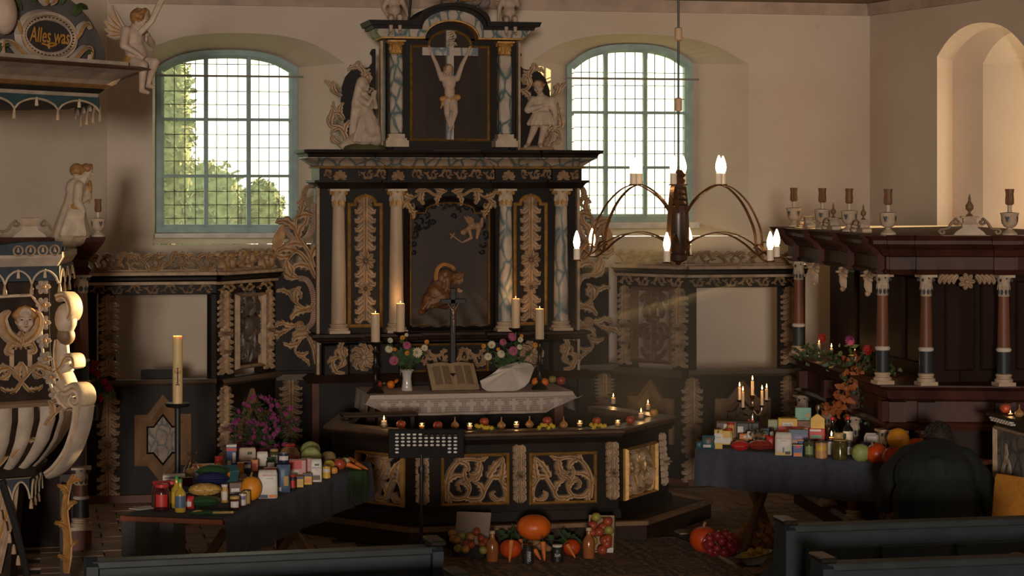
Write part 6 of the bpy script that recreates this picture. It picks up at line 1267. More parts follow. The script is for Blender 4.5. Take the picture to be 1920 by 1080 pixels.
for k in range(7):
    py = 540+k*34; p = on_face(0, .93 if py < 690 else .955+.0003*(py-690), py, .012); m_.X = Matrix.Translation(p) @ Matrix.Rotation(fa.rz, 4, 'Z'); rosette(m_, (0, 0), .05, .02, 6, 0, 1); m_.build('garland_flower', [PW, OCHRE], PU, True, world=True); m_ = MB()
m_ = MB()
for (a, b, c, s) in ((860, 800, .62, 1), (800, 768, .86, 1), (880, 845, .5, 1), (850, 780, .12, -1)):
    p = on_face(0, c, a, .03); m_.X = Matrix.Translation(p) @ Matrix.Rotation(fa.rz, 4, 'Z'); acanthus(m_, [(0, 0), (s*.06, .07), (s*.12, .12), (s*.08, .16), (s*.05, .13)], .02, .03, [(.2, s, .10, 1.4), (.4, -s, .10, 1.4), (.6, s, .08, 1.4)]); m_.build('bowl_acanthus', [CREAM, GOLD], PU, True, world=True); m_ = MB()
# book rest on the rim
m_ = fa.mb(); x0, z0 = qa(-60, 497); x1, z1 = qa(128, 478)
m_.extrude([(x0, zA(478)), (qa(104, 478)[0], zA(478)), (qa(106, 455)[0], zA(454)), (qa(35, 455)[0], zA(454)), (x0, zA(500)+.12)], -.10, .16); m_.build('book_rest', PB_, PU, world=True)
for px in (22, 45, 68, 90): m_ = fa.mb(); a, b = qa(px, 468); m_.leaf(arc(a, zA(470), .030, 0, 2*PI, 14), lambda t: .006, .008, 0, -.105, mi=0); m_.tube([(a, -.108, zA(464)), (a, -.108, zA(473))], [.006, .011], 6); m_.build('book_rest_tassel', CREAM, PU, True, world=True)
m_ = MB(); o_ = fa.w(qa(112, 478)[0], .05, zA(472)); m_.cbox((0, 0, .012), (.10, .08, .024)); t = m_.build('lamp_block', IRON, None, origin=(0, 0, 0)); t.location = o_; tag(t, 'small black lamp block on the sunlit pulpit rim', 'lamp')
# pedestal below the bowl
prism([(.74, zA(905)), (.82, zA(900)), (.84, zA(890)), (.80, zA(884))], 'ledge', PD); prism([(.72, zA(912)), (.78, zA(904))], 'ledge_fillet', PW)
prism([(.50, .0), (.52, .2), (.60, zA(905))], 'pedestal', PD)
wf2 = lambda k, u, py, off: on_face(k, u, py, off, .75)
valance(0, 906, 912, 945, 4, PU, wf2, hang=False); valance(1, 906, 912, 945, 3, PU, wf2, hang=False)
for k in range(9):
    u = .46+k*.055; m_ = MB(); m_.tube([on_face(0, u, 915, -.03, .70), on_face(0, u-.05, 970, -.02, .68), on_face(0, u-.16, 1030, -.0, .62), on_face(0, u-.24, 1085, 0, .60)], [.022, .03, .034, .03], 7); m_.build('drapery_fold', CREAM if k % 3 else OCHRE, PU, True, world=True)
m_ = MB(); m_.tube([on_face(0, .58, 905, .03, .78), on_face(0, .78, 1000, .05, .76), on_face(0, .92, 1090, .06, .76)], .022, 8); m_.build('stair_rail', IRON, PU, True, world=True)
m_ = MB()
for k in range(6): c = on_face(0, .52+.06*k, 940+k*22, .03, .76); m_.tube([c, c-UP*.02, c-UP*.06], [.006, .011, .016], 8)
m_.build('hanging_tassels', CREAM, PU, True, world=True)['kind'] = 'stuff'
m_ = MB(); a = W(118, 890, 14.4); m_.box((a.x-.02, a.y, 0), (a.x+.05, a.y+.1, a.z)); m_.build('rear_post', PD, PU, world=True)
m_ = MB(); m_.X = Matrix.Translation(W(124, 1045, 14.2)) @ Matrix.Rotation(fa.rz, 4, 'Z'); h = .55
acanthus(m_, [(0, -.1), (.01, .1), (-.01, .3), (.015, .45), (.05, .52)], .035, .04, [(.1, 1, .08, 1.4), (.2, -1, .08, 1.4), (.35, 1, .09, 1.4), (.5, -1, .09, 1.4), (.65, 1, .09, 1.5), (.8, -1, .08, 1.5)]); m_.build('carved_post', [OCHRE, GOLD], PU, True, world=True)
# sounding board above the pulpit
S0, S1 = W(-150, 160, 12.9), W(192, 160, 14.35); S0.z = S1.z = 0; SO = octo(S0, S1); SCn = sum(SO, Vector((0, 0, 0)))/8
fs = Sec((S0.x, S0.y), (S1.x, S1.y)); SB = thing('sounding_board', 'painted pulpit canopy with tasselled valance and lettered cartouche', 'canopy', (SCn.x, SCn.y, 2.9))
zs = lambda py: fs.q(100, py)[1]
def sring(f, z): return [SCn+(p-SCn)*f+UP*z for p in SO]
def sprism(levels, name, mt):
    m_ = MB(); g = m_.grid([sring(f, z) for f, z in levels], True); m_.face(g[-1]); m_.face(list(reversed(g[0]))); return m_.build(name, mt, SB, world=True)
sprism([(.985, zs(178)), (.99, zs(170))], 'white_fillet', PW); sprism([(.99, zs(171)), (1.01, zs(162))], 'black_fillet', IRON); sprism([(1.0, zs(163)), (1.03, zs(156)), (1.01, zs(153))], 'gilt_bead', OCHRE)
sprism([(1.01, zs(154)), (1.03, zs(146)), (1.08, zs(134)), (1.12, zs(127))], 'white_cove', PW); sprism([(1.11, zs(128)), (1.15, zs(124)), (1.12, zs(119))], 'brown_torus', mat('brown_gilt', (.16, .075, .035), .5)); sprism([(1.08, zs(120)), (1.08, zs(110))], 'white_plinth', PW)
sprism([(.97, zs(186)), (.97, zs(177))], 'soffit', PD)
wf3 = lambda k, u, py, off: SCn+((SO[k]-SCn)*.985).lerp((SO[k+1]-SCn)*.985, u)+(((SO[k]+SO[k+1])*.5-SCn).normalized()*off)+UP*zs(py)
valance(0, 178, 186, 206, 4, SB, wf3, mtb=mat('valance_teal', (.025, .06, .07), .6)); valance(1, 178, 186, 206, 4, SB, wf3, mtb=MATS['valance_teal'])
# shield with cartouche
q = lambda px, py: fs.q(px, py)
m_ = fs.mb(); Q = [q(-60, 118)]+[q(px, py) for px, py in ((210, 118), (208, 95), (198, 65), (180, 35), (155, 8), (120, -20), (70, -45), (10, -55), (-40, -50))]; m_.extrude(Q, .05, .12); m_.build('crest_board', mat('smoky_grey', (.085, .07, .07), .7, var=.4, scale=4), SB, world=True)
cx, cz = q(96, 68); rx_, rz_ = (q(138, 68)[0]-q(55, 68)[0])/2, (q(96, 36)[1]-q(96, 101)[1])/2
m_ = fs.mb(); m_.extrude([(cx+rx_*cos(a), cz+rz_*sin(a)) for a in [2*PI*i/32 for i in range(32)]], .02, .06); m_.build('oval_tablet', mat('tablet_dark', (.035, .026, .026), .6, var=.2), SB, world=True)
m_ = fs.mb(); m_.leaf([(cx+rx_*1.16*cos(a), cz+rz_*1.18*sin(a)) for a in [2*PI*i/40 for i in range(41)]], lambda t: rx_*.20, .05, 0, .05, rib=1); m_.build('oval_frame', [PW, CREAM], SB, True, world=True)
m_ = fs.mb()
for k in range(40): a = 2*PI*k/40; m_.leaf([(cx+rx_*f*cos(a), cz+rz_*f*sin(a)) for f in (1.06, 1.12, 1.2)], [.004, .005, .003], .01, 0, .018)
m_.build('frame_ticks', IRON, SB, world=True)['kind'] = 'stuff'
for s in (-1, 1):
    m_ = MB(); m_.X = fs.M @ Matrix.Translation((cx, .04, cz)) @ Matrix.Diagonal((s, 1, 1, 1)); u = rx_
    for P in ([(1.0, -.75), (1.3, -.5), (1.7, -.25), (2.0, -.3), (1.95, -.6)], [(1.25, 0), (1.5, .35), (1.8, .5), (2.0, .35)], [(.05, .95), (.3, 1.15), (.1, 1.3)]): m_ = MB(); m_.X = fs.M @ Matrix.Translation((cx, .04, cz)) @ Matrix.Diagonal((s, 1, 1, 1)); acanthus(m_, [(x*u, z*u) for x, z in P], u*.14, .05, [], rib=1); m_.build('strapwork', [PW, OCHRE], SB, True, world=True)
m_ = fs.mb()
for s in (-1, 1):
    m_.X = fs.M @ Matrix.Translation((cx, .045, cz)) @ Matrix.Diagonal((s, 1, 1, 1)); u = rx_
    for p0, a, L_, cu in (((u*1.2, u*.7), 1.0, u*.8, -1.6), ((u*1.3, -u*.7), -.2, u*.8, -1.4), ((u*1.6, -u*.3), .2, u*.7, -1.8), ((u*.6, u*1.0), 1.4, u*.6, -1.2)): m_.leaf(leafcurve(p0, a, L_, cu, 10), wl(u*.16), .04, 2, 0, .3)
m_.build('green_leaves', mat('leaf_paint', (.055, .075, .022), .6, var=.3), SB, True, world=True)
GLT = mat('gilt_letter', (.50, .24, .04), .45, var=.1)
t_ = text_mesh('Alles was', rx_*.50, GLT, 'lettering', SB, wm(SB).inverted() @ fs.M @ Matrix.Translation((cx, .012, cz)) @ FRONT @ Matrix.Diagonal((.95, 1.25, 1, 1)), shear=.2, bold=.001)
m_ = fs.mb(); m_.leaf(smooth_path([(cx-rx_*.35, cz-rz_*.42), (cx-rx_*.1, cz-rz_*.5), (cx+rx_*.1, cz-rz_*.38), (cx+rx_*.35, cz-rz_*.42), (cx+rx_*.1, cz-rz_*.56), (cx-rx_*.05, cz-rz_*.5), (cx+rx_*.02, cz-rz_*.7)], 5), lambda t: .006, .005, 0, .018); m_.build('flourish', GLT, SB, True, world=True)
m_ = fs.mb(); a, b = q(8, 25); m_.sphere((a, .0, b), (.09, .07, .13), 12, 9); m_.build('white_figure_shoulder', FLESH, SB, True, world=True)
# putto on the canopy corner
p = W(252, 128, 14.5); wp = .074
pc = putto('cherub_statue', 'winged cherub with gilt sash perched on the pulpit canopy corner', wp, Matrix.Translation(p) @ Matrix.Rotation(rad(42), 4, 'Z'), [FLESH, HAIRG, OCHRE], dict(head=(.12, -.25, 2.05), hr=rotm('Z', .35) @ rotm('X', .25), elL=(-.75, -.1, .95), wrL=(-.35, -.55, .6), elR=(.8, -.25, 1.1), wrR=(.30, -.62, 1.35), knL=(-.30, -.85, .1), anL=(-.30, -.75, -1.0), knR=(.30, -.95, .25), anR=(.25, -.55, -.75), wa=.3))
m_ = MB(); a = W(284, 40, 14.4); b = W(304, -2, 14.4); c = W(312, -20, 14.4); m_.tube([W(262, 62, 14.4), a, b, c], [.02, .02, .022, .024], 8); m_.lathe([(.001, -.03), (.04, -.02), (.05, 0), (.03, .03)], 10, tuple(c)); tag(m_.build('carved_horn', CREAM2, None, True, origin=tuple(a)), 'pale carved trumpet raised by the canopy cherub', 'trumpet')
m_ = MB(); a, b = W(190, 165, 14.35), W(236, 128, 14.45); m_.tube([a, a.lerp(b, .5)+UP*-.03, b], .02, 8); m_.build('corner_bracket', CREAM, SB, True, world=True)
# stall behind the pulpit
LS = thing('choir_stall', 'dark carved choir stall behind the pulpit', 'choir stall', (-3.4, -3, 0)); lw = 16.1
p = W(152, 1030, lw); p.z = 0
for dz, (zt, zb, nm) in enumerate(((2.64-(875-340)*lw/F, .14, 'column'), (2.64-(515-340)*lw/F, 2.64-(735-340)*lw/F, 'column'))):
    column(LS, p.x, p.y, zb, zt, .05, RSW, CAPS, COLP, caph=.13, band=[(zb+.09, zb+.22, NAVY), (zb+.215, zb+.24, WHITEP)], name=nm)
m_ = MB(); m_.box((p.x-.075, p.y-.08, 0), (p.x+.075, p.y+.08, .14)); m_.build('column_block', REDW, LS, world=True)
m_ = MB(); m_.box((p.x-.6, p.y+.12, 0), (p.x+.03, p.y+.16, 1.98)); m_.build('rear_panel', SD, LS, world=True)
m_ = MB(); z = 2.64-(735-340)*lw/F; m_.box((p.x-.6, p.y-.10, z-.10), (p.x+.10, p.y+.15, z)); m_.build('shelf', STALLW, LS, world=True)
zt = 2.64-(515-340)*lw/F
m_ = MB(); m_.sweep([(-.1, zt), (.06, zt), (.08, zt+.04), (.06, zt+.06), (.06, zt+.11), (.12, zt+.17), (.17, zt+.24), (.18, zt+.27), (-.1, zt+.27)], [(p.x-.9, p.y-.02), (p.x-.01, p.y-.02), (p.x-.01, p.y+.6)]); m_.build('cornice', STALLW, LS, world=True)
LTZ = zt+.272
pediment(Vector((on_y(56, 470, p.y-.02).x, p.y-.02, LTZ)), 'cream scroll pediment standing behind the pulpit book rest', 0.0, .9, finial=False)
u = urn(Vector((p.x+.075, p.y-.02, LTZ)), .32, 'half hidden white urn beside the statue above the pulpit', None) if False else dup(U0, Vector((p.x+.12, p.y+.02, LTZ)), 0, 'white urn beside the pale statue behind the pulpit', scale=.85)
# pale statue looking into a mirror
sb = Vector((W(140, 470, 15.95).x, W(140, 470, 15.95).y, LTZ)); SN = thing('statue', 'pale sunlit statue bending over a gilt mirror above the pulpit', 'statue', sb); k = 1/263
v = lambda px, py, y=0: Vector(((px-145)*k, y, (476-py)*k))
BB_ = face_prims(v(168, 352, -.01), .048, rotm('Z', 1.25) @ rotm('X', .35), 0, 1, 'curl')
BB_ += [('e', v(148, 350, .0), (.05, .05, .05), None, 1), ('c', v(160, 368), v(150, 380), .035, .05, 0), ('e', v(147, 385), (.075, .07, .08), None, 0), ('c', v(145, 400), v(140, 430), .07, .075, 0), ('c', v(140, 425), v(132, 470), .08, .115, 0), ('c', v(148, 430), v(150, 470), .07, .09, 0), ('c', v(152, 380, -.05), v(150, 408, -.08), .038, .034, 0), ('c', v(150, 408, -.08), v(160, 426, -.08), .032, .022, 0), ('c', v(163, 382, .04), v(170, 400, .0), .034, .03, 0), ('c', v(170, 400, 0), v(160, 408, -.04), .03, .02, 0), ('e', v(148, 418, -.07), (.035, .03, .02), None, 2)]
for j in range(5): BB_.append(('c', v(136+j*5, 425, -.07), v(122+j*10, 470, -.10), .016, .022, 0))
BB_ += hand_prims(v(160, 426, -.08), Vector((.3, 0, -1)), Vector((0, -1, 0)), .06, 0)
organic('figure', BB_, [CREAM2, HAIRG, OCHRE], .0065, SN, 3)
m_ = MB(); m_.sphere(v(173, 384, .03), (.02, .03, .06), 12, 8); m_.tube([v(173, 398, .03), v(172, 412, .02)], .007, 6); m_.build('mirror', GOLD, SN, True)
# red roses beside the stall
g0 = W(182, 722, 16.6); RG = [(178, 682), (183, 700), (172, 692), (196, 716), (204, 726), (191, 735), (186, 747)]
for k, (px, py) in enumerate(RG):
    c = W(px, py, 16.55+.03*(k % 3)); t = thing('red_rose', ['red rose topmost beside the pulpit stall', 'red rose just below the topmost beside the stall', 'red rose bud at the column beside the stall', 'dim red rose among leaves by the screen garland', 'small dark red rose lowest on the spray side', 'dark red rose drooping over the screen post', 'lowest drooping red rose on the screen post'][k], 'flower', g0, 0, 'roses beside the pulpit')
    l = c-g0; m_ = MB()
    for j in range(3):
        for i in range(6): a = 2*PI*i/6+j*.5; R = .034*(1-.25*j); d = Vector((cos(a), 0, sin(a))); m_.poly([l+Vector((0, -.01*j, 0)), l+d*R*.7+Vector((-sin(a), -.8, cos(a)))*R*.35, l+d*R+Vector((0, -.012*j, 0)), l+d*R*.7-Vector((-sin(a), .8, cos(a)))*R*.35])
    m_.build('bloom', REDF, t); m_ = MB(); m_.tube([Vector((0, 0, -.1)), l*.5, l], .003, 5); m_.build('stalk', GRN, t)
t = thing('rose_foliage', 'green leaves under the red roses by the stall', 'leaves', g0); m_ = MB()
for k in range(50): q_ = Vector((random.uniform(-.06, .10), random.uniform(-.04, .04), random.uniform(-.08, .04))); d = Vector((random.uniform(-1, 1), -.3, random.uniform(-1, 1))).normalized(); e = d.cross(Vector((0, 1, 0))).normalized(); m_.poly([q_, q_+d*.03+e*.015, q_+d*.06, q_+d*.03-e*.015])
m_.build('foliage', GRN, t)['kind'] = 'stuff'
t = thing('wall_bracket', 'dark bracket carrying the red roses on the stall', 'bracket', g0-UP*.1); m_ = MB(); m_.lathe([(.03, -.16), (.05, -.04), (.055, .0)], 12); m_.tube([(0, 0, -.1), (-.15, .1, -.12)], .012, 6); m_.build('cup', PEWTER, t, True)
# trestle tables
NAVYC = mat('blue_grey_tablecloth', (.052, .054, .072), .9, var=.12, scale=30, bump=.1); REDB = mat('red_stained_board', (.16, .045, .02), .5, var=.2, scale=5)
GZ = .757
def trestle(name, label, O, d, L_, Wd, cl0, cl1, drop_, cloth_label, legs):
    n = Vector((-d.y, d.x, 0)); M = Matrix.Translation((O.x, O.y, 0)) @ Matrix.Rotation(math.atan2(d.y, d.x), 4, 'Z'); t = thing(name, label, 'table'); t.matrix_basis = M
    m_ = MB(); m_.rbox((0, 0, .72), (L_, Wd, .75), .004); m_.build('tabletop', REDB, t)
    for x in legs:
        for s in (0, 1): m_ = MB(); y0, y1 = (.06, Wd-.06) if s else (Wd-.06, .06); m_.tube([(x+s*.03, y0, 0), (x+s*.03, y1, .72)], .035, 4); m_.build('leg', OCHREW, t)
        m_ = MB(); m_.box((x-.03, .04, .66), (x+.06, Wd-.04, .72)); m_.build('cross_bar', OCHREW, t)
    c = thing('tablecloth', cloth_label, 'tablecloth'); c.matrix_basis = M; m_ = MB(); n_ = 60; rows = []
    for j, (yy, zz) in enumerate(((Wd-.02, .7535), (Wd*.5, .754), (.02, .754), (-.008, .753), (-.016, .74), (-.02, .68), (-.026, .60), (-.03, .75-drop_))):
        rows.append([(cl0+(cl1-cl0)*i/n_, yy-(.012*sin(i*.55)+.008*sin(i*1.3))*max(0, j-3)/4, zz+(.006*sin(i*.3) if j == 7 else 0)) for i in range(n_+1)])
    m_.grid(rows); m_.build('cloth', NAVYC, c, True, sharp=None); return M
LT0, LT1 = on_z(417, 975, .75), on_z(690, 868, .75); ld = (LT1-LT0).normalized()
ML = trestle('trestle_table', 'long trestle table of donated groceries beside the pulpit', LT0-ld*.0, ld, (LT1-LT0).length, .62, .0, (LT1-LT0).length+.015, .24, 'blue grey cloth hanging from the grocery table beside the pulpit', (.35, 2.0))
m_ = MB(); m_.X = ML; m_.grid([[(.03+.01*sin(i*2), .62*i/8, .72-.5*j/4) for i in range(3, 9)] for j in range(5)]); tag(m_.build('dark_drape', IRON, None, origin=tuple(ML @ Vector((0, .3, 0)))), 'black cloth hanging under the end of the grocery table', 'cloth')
RT0, RT1 = on_z(1308, 838, .75), on_z(1668, 869, .75); rd = (RT1-RT0).normalized(); rl = (RT1-RT0).length+.45
MR = trestle('trestle_table', 'trestle table of groceries and pumpkins before the choir stall', RT0, rd, rl, .62, -.012, rl-.12, .27, 'blue grey cloth hanging from the pumpkin table', (.3, 1.35))
# groceries
def it(px, py, wpx, hpx, z=GZ): p = on_z(px, py, z); k = (p-CAM).dot(FWD)/F; return p, wpx*k, hpx*k
def col(name, c, rough=.45, **k): return mat(name, c, rough, var=k.pop('var', .08), scale=30, bump=0, **k)
TW = col('pack_white', (.55, .50, .45)); TBL = col('pack_blue', (.03, .07, .22)); TRD = col('pack_red', (.42, .02, .02)); TOR = col('pack_orange', (.55, .16, .02)); TYE = col('pack_yellow', (.55, .33, .03)); TGR = col('pack_green', (.02, .06, .02)); TTE = col('pack_teal', (.03, .09, .10)); TPK = col('pack_pink', (.42, .20, .18)); TPU = col('pack_lilac', (.13, .12, .24)); TBK = col('pack_black', (.015, .013, .014)); TBR = col('pack_brown', (.09, .04, .02)); TMI = col('pack_mint', (.12, .30, .22)); TLB = col('pack_slate_blue', (.06, .10, .16)); PAS = mat('pasta', (.45, .26, .07), .5, var=.35, scale=60, bump=.3); TNA = col('pack_navy', (.015, .018, .07)); INK = col('pack_ink', (.02, .02, .03)); TGD = col('pack_gold', (.40, .25, .08))
def face_cam(p): v = CAM-Vector(p); return math.atan2(v.y, v.x)+PI/2
def carton(px, py, wpx, hpx, main, label, patches=(), dep=.6, rz=0.0, txt=None, z=GZ, name='food_box', cat='box', tilt=0, P=None):
    p, w, h = it(px, py, wpx, hpx, z) if P is None else (P, wpx*(P-CAM).dot(FWD)/F, hpx*(P-CAM).dot(FWD)/F); d = w*dep; t = thing(name, label, cat, p, face_cam(p)+rz); t.rotation_euler = (tilt, 0, face_cam(p)+rz)
    m_ = MB(); m_.rbox((-w/2, 0, 0), (w/2, d, h), min(.004, w*.05)); b = m_.build('body', main, t)
    for (a0, b0, a1, b1, mm) in patches: m_ = MB(); m_.box((-w/2+w*a0, -.0012, h*b0), (-w/2+w*a1, .0005, h*b1)); m_.build('printed_panel', mm, t)
    if txt:
        for k, (s, sz, x, y, mm) in enumerate(txt): text_mesh(s, h*sz, mm, 'lettering', t, Matrix.Translation((x*w, -.0022, h*y)) @ FRONT, .0003)
    return t
def flourbag(px, py, wpx, hpx, main, label, patches=(), txt=None, rz=0, z=GZ, top=True, P=None, name='paper_bag'):
    p, w, h = it(px, py, wpx, hpx, z) if P is None else (P, wpx*(P-CAM).dot(FWD)/F, hpx*(P-CAM).dot(FWD)/F); d = w*.55; t = thing(name, label, 'bag', p, face_cam(p)+rz); m_ = MB(); rows = []
    for f, a, b in ((0, .94, .90), (.04, 1, 1), (.3, 1.02, 1.04), (.7, 1.0, 1.0), (.88, .97, .92), (.97, .90, .6), (1.0, .84, .25)):
        ring_ = []
        for i in range(20):
            an = 2*PI*i/20; c, s = cos(an), sin(an); x = math.copysign(abs(c)**.35, c)*w/2*a; y = math.copysign(abs(s)**.35, s)*d/2*b; ring_.append((x*(1+.012*sin(i*3+f*17)), y+d/2, h*f))
        rows.append(ring_)
    g = m_.grid(rows, True); m_.face(list(reversed(g[0]))); m_.face(g[-1]); m_.build('body', main, t, True)
    for (a0, b0, a1, b1, mm) in patches: m_ = MB(); m_.box((-w/2+w*a0, -d*.03-.002, h*b0), (-w/2+w*a1, d*.03, h*b1)); m_.build('printed_panel', mm, t)
    if txt:
        for (s, sz, x, y, mm) in txt: text_mesh(s, h*sz, mm, 'lettering', t, Matrix.Translation((x*w, -d*.03-.004, h*y)) @ FRONT, .0003)
    return t
def jar(px, py, wpx, hpx, cont, lid, label, band=None, z=GZ, name='preserve_jar', lidh=.13, bandr=(.15, .62), P=None):
    p, w, h = it(px, py, wpx, hpx, z) if P is None else (P, wpx*(P-CAM).dot(FWD)/F, hpx*(P-CAM).dot(FWD)/F); r = w/2; t = thing(name, label, 'jar', p, face_cam(p)); m_ = MB(); m_.lathe([(r*.9, 0), (r, h*.03), (r, h*.68), (r*.9, h*.78), (r*.78, h*.84), (r*.78, h*.9)], 18); m_.build('glass_body', cont, t, True)
    m_ = MB(); m_.lathe([(r*.84, h*(1-lidh)), (r*.88, h*(1-lidh)+.002), (r*.88, h*.985), (r*.82, h)], 18); m_.build('lid', lid, t, True)
    if band:
        m_ = MB(); rws = [[(r*1.015*sin(a), -r*1.015*cos(a), h*f) for a in [-.75+1.5*i/8 for i in range(9)]] for f in bandr]; m_.grid(rws); m_.build('paper_label', band, t, True)
    return t
def can(px, py, wpx, hpx, main, label, band=None, z=GZ, P=None):
    p, w, h = it(px, py, wpx, hpx, z) if P is None else (P, wpx*(P-CAM).dot(FWD)/F, hpx*(P-CAM).dot(FWD)/F); r = w/2; t = thing('food_can', label, 'can', p, face_cam(p)); m_ = MB(); m_.lathe([(r*.97, 0), (r, .003), (r*.97, .006), (r*.98, h-.006), (r, h-.003), (r*.97, h), (r*.9, h-.003)], 20); m_.build('tin', SILV, t, True); m_ = MB(); m_.lathe([(r*.99, h*.06), (r*.99, h*.94)], 20, caps=False); m_.build('wrapper', main, t, True)
    if band: m_ = MB(); rws = [[(r*1.015*sin(a), -r*1.015*cos(a), h*f) for a in [-.9+1.8*i/8 for i in range(9)]] for f in (.5, .78)]; m_.grid(rws); m_.build('paper_label', band, t, True)
    return t
def pouch(px, py, wpx, hpx, main, label, z=GZ, rz=0, patches=(), lie=False, P=None, name='food_pouch', seal=True):
    """pillow pack: lies flat when lie, else stands"""
    p, w, h = it(px, py, wpx, hpx, z) if P is None else (P, wpx*(P-CAM).dot(FWD)/F, hpx*(P-CAM).dot(FWD)/F); t = thing(name, label, 'packet', p, face_cam(p)+rz); m_ = MB(); D = h if lie else w*.5; n, k = 14, 10
    for sd in (-1, 1):
        rows = []
        for j in range(k+1):
            v = j/k; row = []
            for i in range(n+1):
                u = i/n; b = (sin(PI*u)**.45)*(sin(PI*v)**.4); wr = .05*sin(u*23+j)*b
                if lie: row.append((-w/2+w*u, h*1.6*(v-.5)+h*.7, h*.5+sd*h*.5*max(.03, b)*(1+wr)))
                else: row.append((-w/2*(1-.06*sin(v*9))+w*u, D*.5+sd*D*.5*max(.02, b)*(1+wr), h*v))
            rows.append(row)
        m_.grid(rows)
    m_.build('film', main, t, True, sharp=None)
    for (a0, b0, a1, b1, mm) in patches:
        m_ = MB(); rws = []
        for v in [b0+(b1-b0)*j/4 for j in range(5)]:
            rws.append([((-w/2+w*u, h*.7-(sin(PI*v)**.4)*h*.5*1.0-.004-h*.1, h*v) if lie else (-w/2+w*u, D*.5-D*.5*(sin(PI*u)**.45)*(sin(PI*v)**.4)-.003, h*v)) for u in [a0+(a1-a0)*i/4 for i in range(5)]])
        m_.grid(rws); m_.build('printed_panel', mm, t, True)
    return t
def pumpkin(p, r, hh, m, label, stem=True, name='pumpkin', ribs=10, tilt=(0, 0, 0), amp=.05):
    t = thing(name, label, 'pumpkin', p); t.rotation_euler = tilt; m_ = MB(); m_.sphere((0, 0, hh*.5), (r, r, hh*.5), 40, 14, f=lambda a, b: 1-amp*(abs(cos(a*ribs/2))**6)*sin(b)-.10*math.exp(-((PI-b)/.35)**2)); m_.build('flesh', m, t, True, sharp=None)
    if stem: m_ = MB(); m_.tube([(0, 0, hh*.88), (0, 0, hh*1.02), (r*.10, 0, hh*1.14)], [r*.16, r*.09, r*.11], 7); m_.build('stalk', STEM2, t, True)
    return t
STEM2 = mat('dry_stalk', (.22, .13, .06), .8); PKO = mat('pumpkin_orange', (.62, .115, .012), .4, var=.15, scale=8, bump=.05); PKR = mat('pumpkin_red', (.48, .055, .008), .35, var=.15, scale=8, bump=.05); PKY = mat('pumpkin_yellow', (.62, .25, .015), .42, var=.1, scale=8, bump=.05); CAB = mat('cabbage_leaf', (.22, .26, .07), .55, col2=(.36, .38, .15), scale=6, stretch=(1, 1, .3), bump=.2); CARR = mat('carrot_skin', (.52, .13, .02), .6, var=.2, scale=20); SPIN = mat('carrot_tops', (.025, .05, .012), .8, var=.4)
def cabbage(px, py, rpx, label, z=GZ):
    p, r, _ = it(px, py, rpx, 1, z); t = thing('cabbage', label, 'cabbage', p, random.uniform(0, 3)); m_ = MB(); m_.sphere((0, 0, r*.95), (r*.95, r*.95, r*.93), 20, 14); m_.build('head', CAB, t, True)
    for k in range(5):
        a0 = 2*PI*k/5; m_ = MB(); rows = []
        for j in range(8):
            b = .15+2.3*j/7; rows.append([((r*(1.0+.03*sin(i*2+j)))*sin(b)*cos(a0-.75*sin(b*1.2)+1.5*sin(b*1.2)*i/8), r*(1.0+.03*cos(i*3))*sin(b)*sin(a0-.75*sin(b*1.2)+1.5*sin(b*1.2)*i/8), r*.95-r*.98*cos(b)) for i in range(9)])
        m_.grid(rows); m_.build('outer_leaf', CAB, t, True, sharp=None)
    return t
def carrot(a, b, r, label, group, greens=False):
    a, b = Vector(a), Vector(b); t = thing('carrot', label, 'carrot', a, 0, group); d = b-a; m_ = MB(); m_.tube([d*f for f in (0, .04, .2, .5, .8, .95, 1)], [r*.5, r*.95, r, r*.8, r*.5, r*.25, r*.06], 10); m_.build('root', CARR, t, True)
    m_ = MB(); u = -d.normalized()
    for k in range(5 if greens else 2): e = (u+Vector((random.uniform(-.4, .4), random.uniform(-.4, .4), random.uniform(-.1, .5)))).normalized(); m_.tube([(0, 0, 0), e*.04, e*(.13 if greens else .02)+UP*.0], .002, 4)
    m_.build('tops', SPIN if not greens else GRN, t); return t
# --- table beside the pulpit
JAM = mat('dark_red_preserve', (.05, .006, .006), .12, var=.3, scale=20, bump=0, coat=.5)
jar(299, 950, 30, 48, JAM, TRD, 'red lidded beetroot jar behind the front jar at the table end', TRD); jar(322, 949, 30, 48, JAM, TRD, 'red lidded beetroot jar behind the oil bottles', TW); jar(303, 956, 31, 49, JAM, TRD, 'foremost beetroot jar with red label at the table end', TRD)
OIL = mat('sunflower_oil', (.40, .27, .03), .12, var=.15, scale=4, bump=0, coat=.5)
def bottle(px, py, wpx, hpx, m, lid, label, band=None, shoulder=.62, neck=.34, z=GZ, name='bottle', capm=None, P=None):
    p, w, h = it(px, py, wpx, hpx, z) if P is None else (P, wpx*(P-CAM).dot(FWD)/F, hpx*(P-CAM).dot(FWD)/F); r = w/2; t = thing(name, label, 'bottle', p, face_cam(p)); m_ = MB(); m_.lathe([(r*.9, 0), (r, h*.03), (r, h*shoulder), (r*.85, h*(shoulder+.07)), (r*neck*1.2, h*(shoulder+.17)), (r*neck, h*(shoulder+.2)), (r*neck, h*.93)], 16); m_.build('glass_body', m, t, True); m_ = MB(); m_.lathe([(r*neck*1.15, h*.90), (r*neck*1.15, h*.99), (r*neck, h)], 12); m_.build('cap', lid, t, True)
    if band: m_ = MB(); m_.grid([[(r*1.015*sin(a), -r*1.015*cos(a), h*f) for a in [-1.1+2.2*i/8 for i in range(9)]] for f in (.14, .5)]); m_.build('paper_label', band, t, True)
    return t
CAPG = col('cap_green', (.02, .20, .04))
bottle(331, 952, 20, 60, OIL, CAPG, 'rear bottle of sunflower oil with green cap', TYE, .55); bottle(338, 960, 21, 62, OIL, CAPG, 'front bottle of sunflower oil with blue label', TLB, .55)
pouch(352, 955, 22, 24, TRD, 'red pack squeezed behind the green pasta pack', patches=[(.2, .2, .8, .6, TW)])
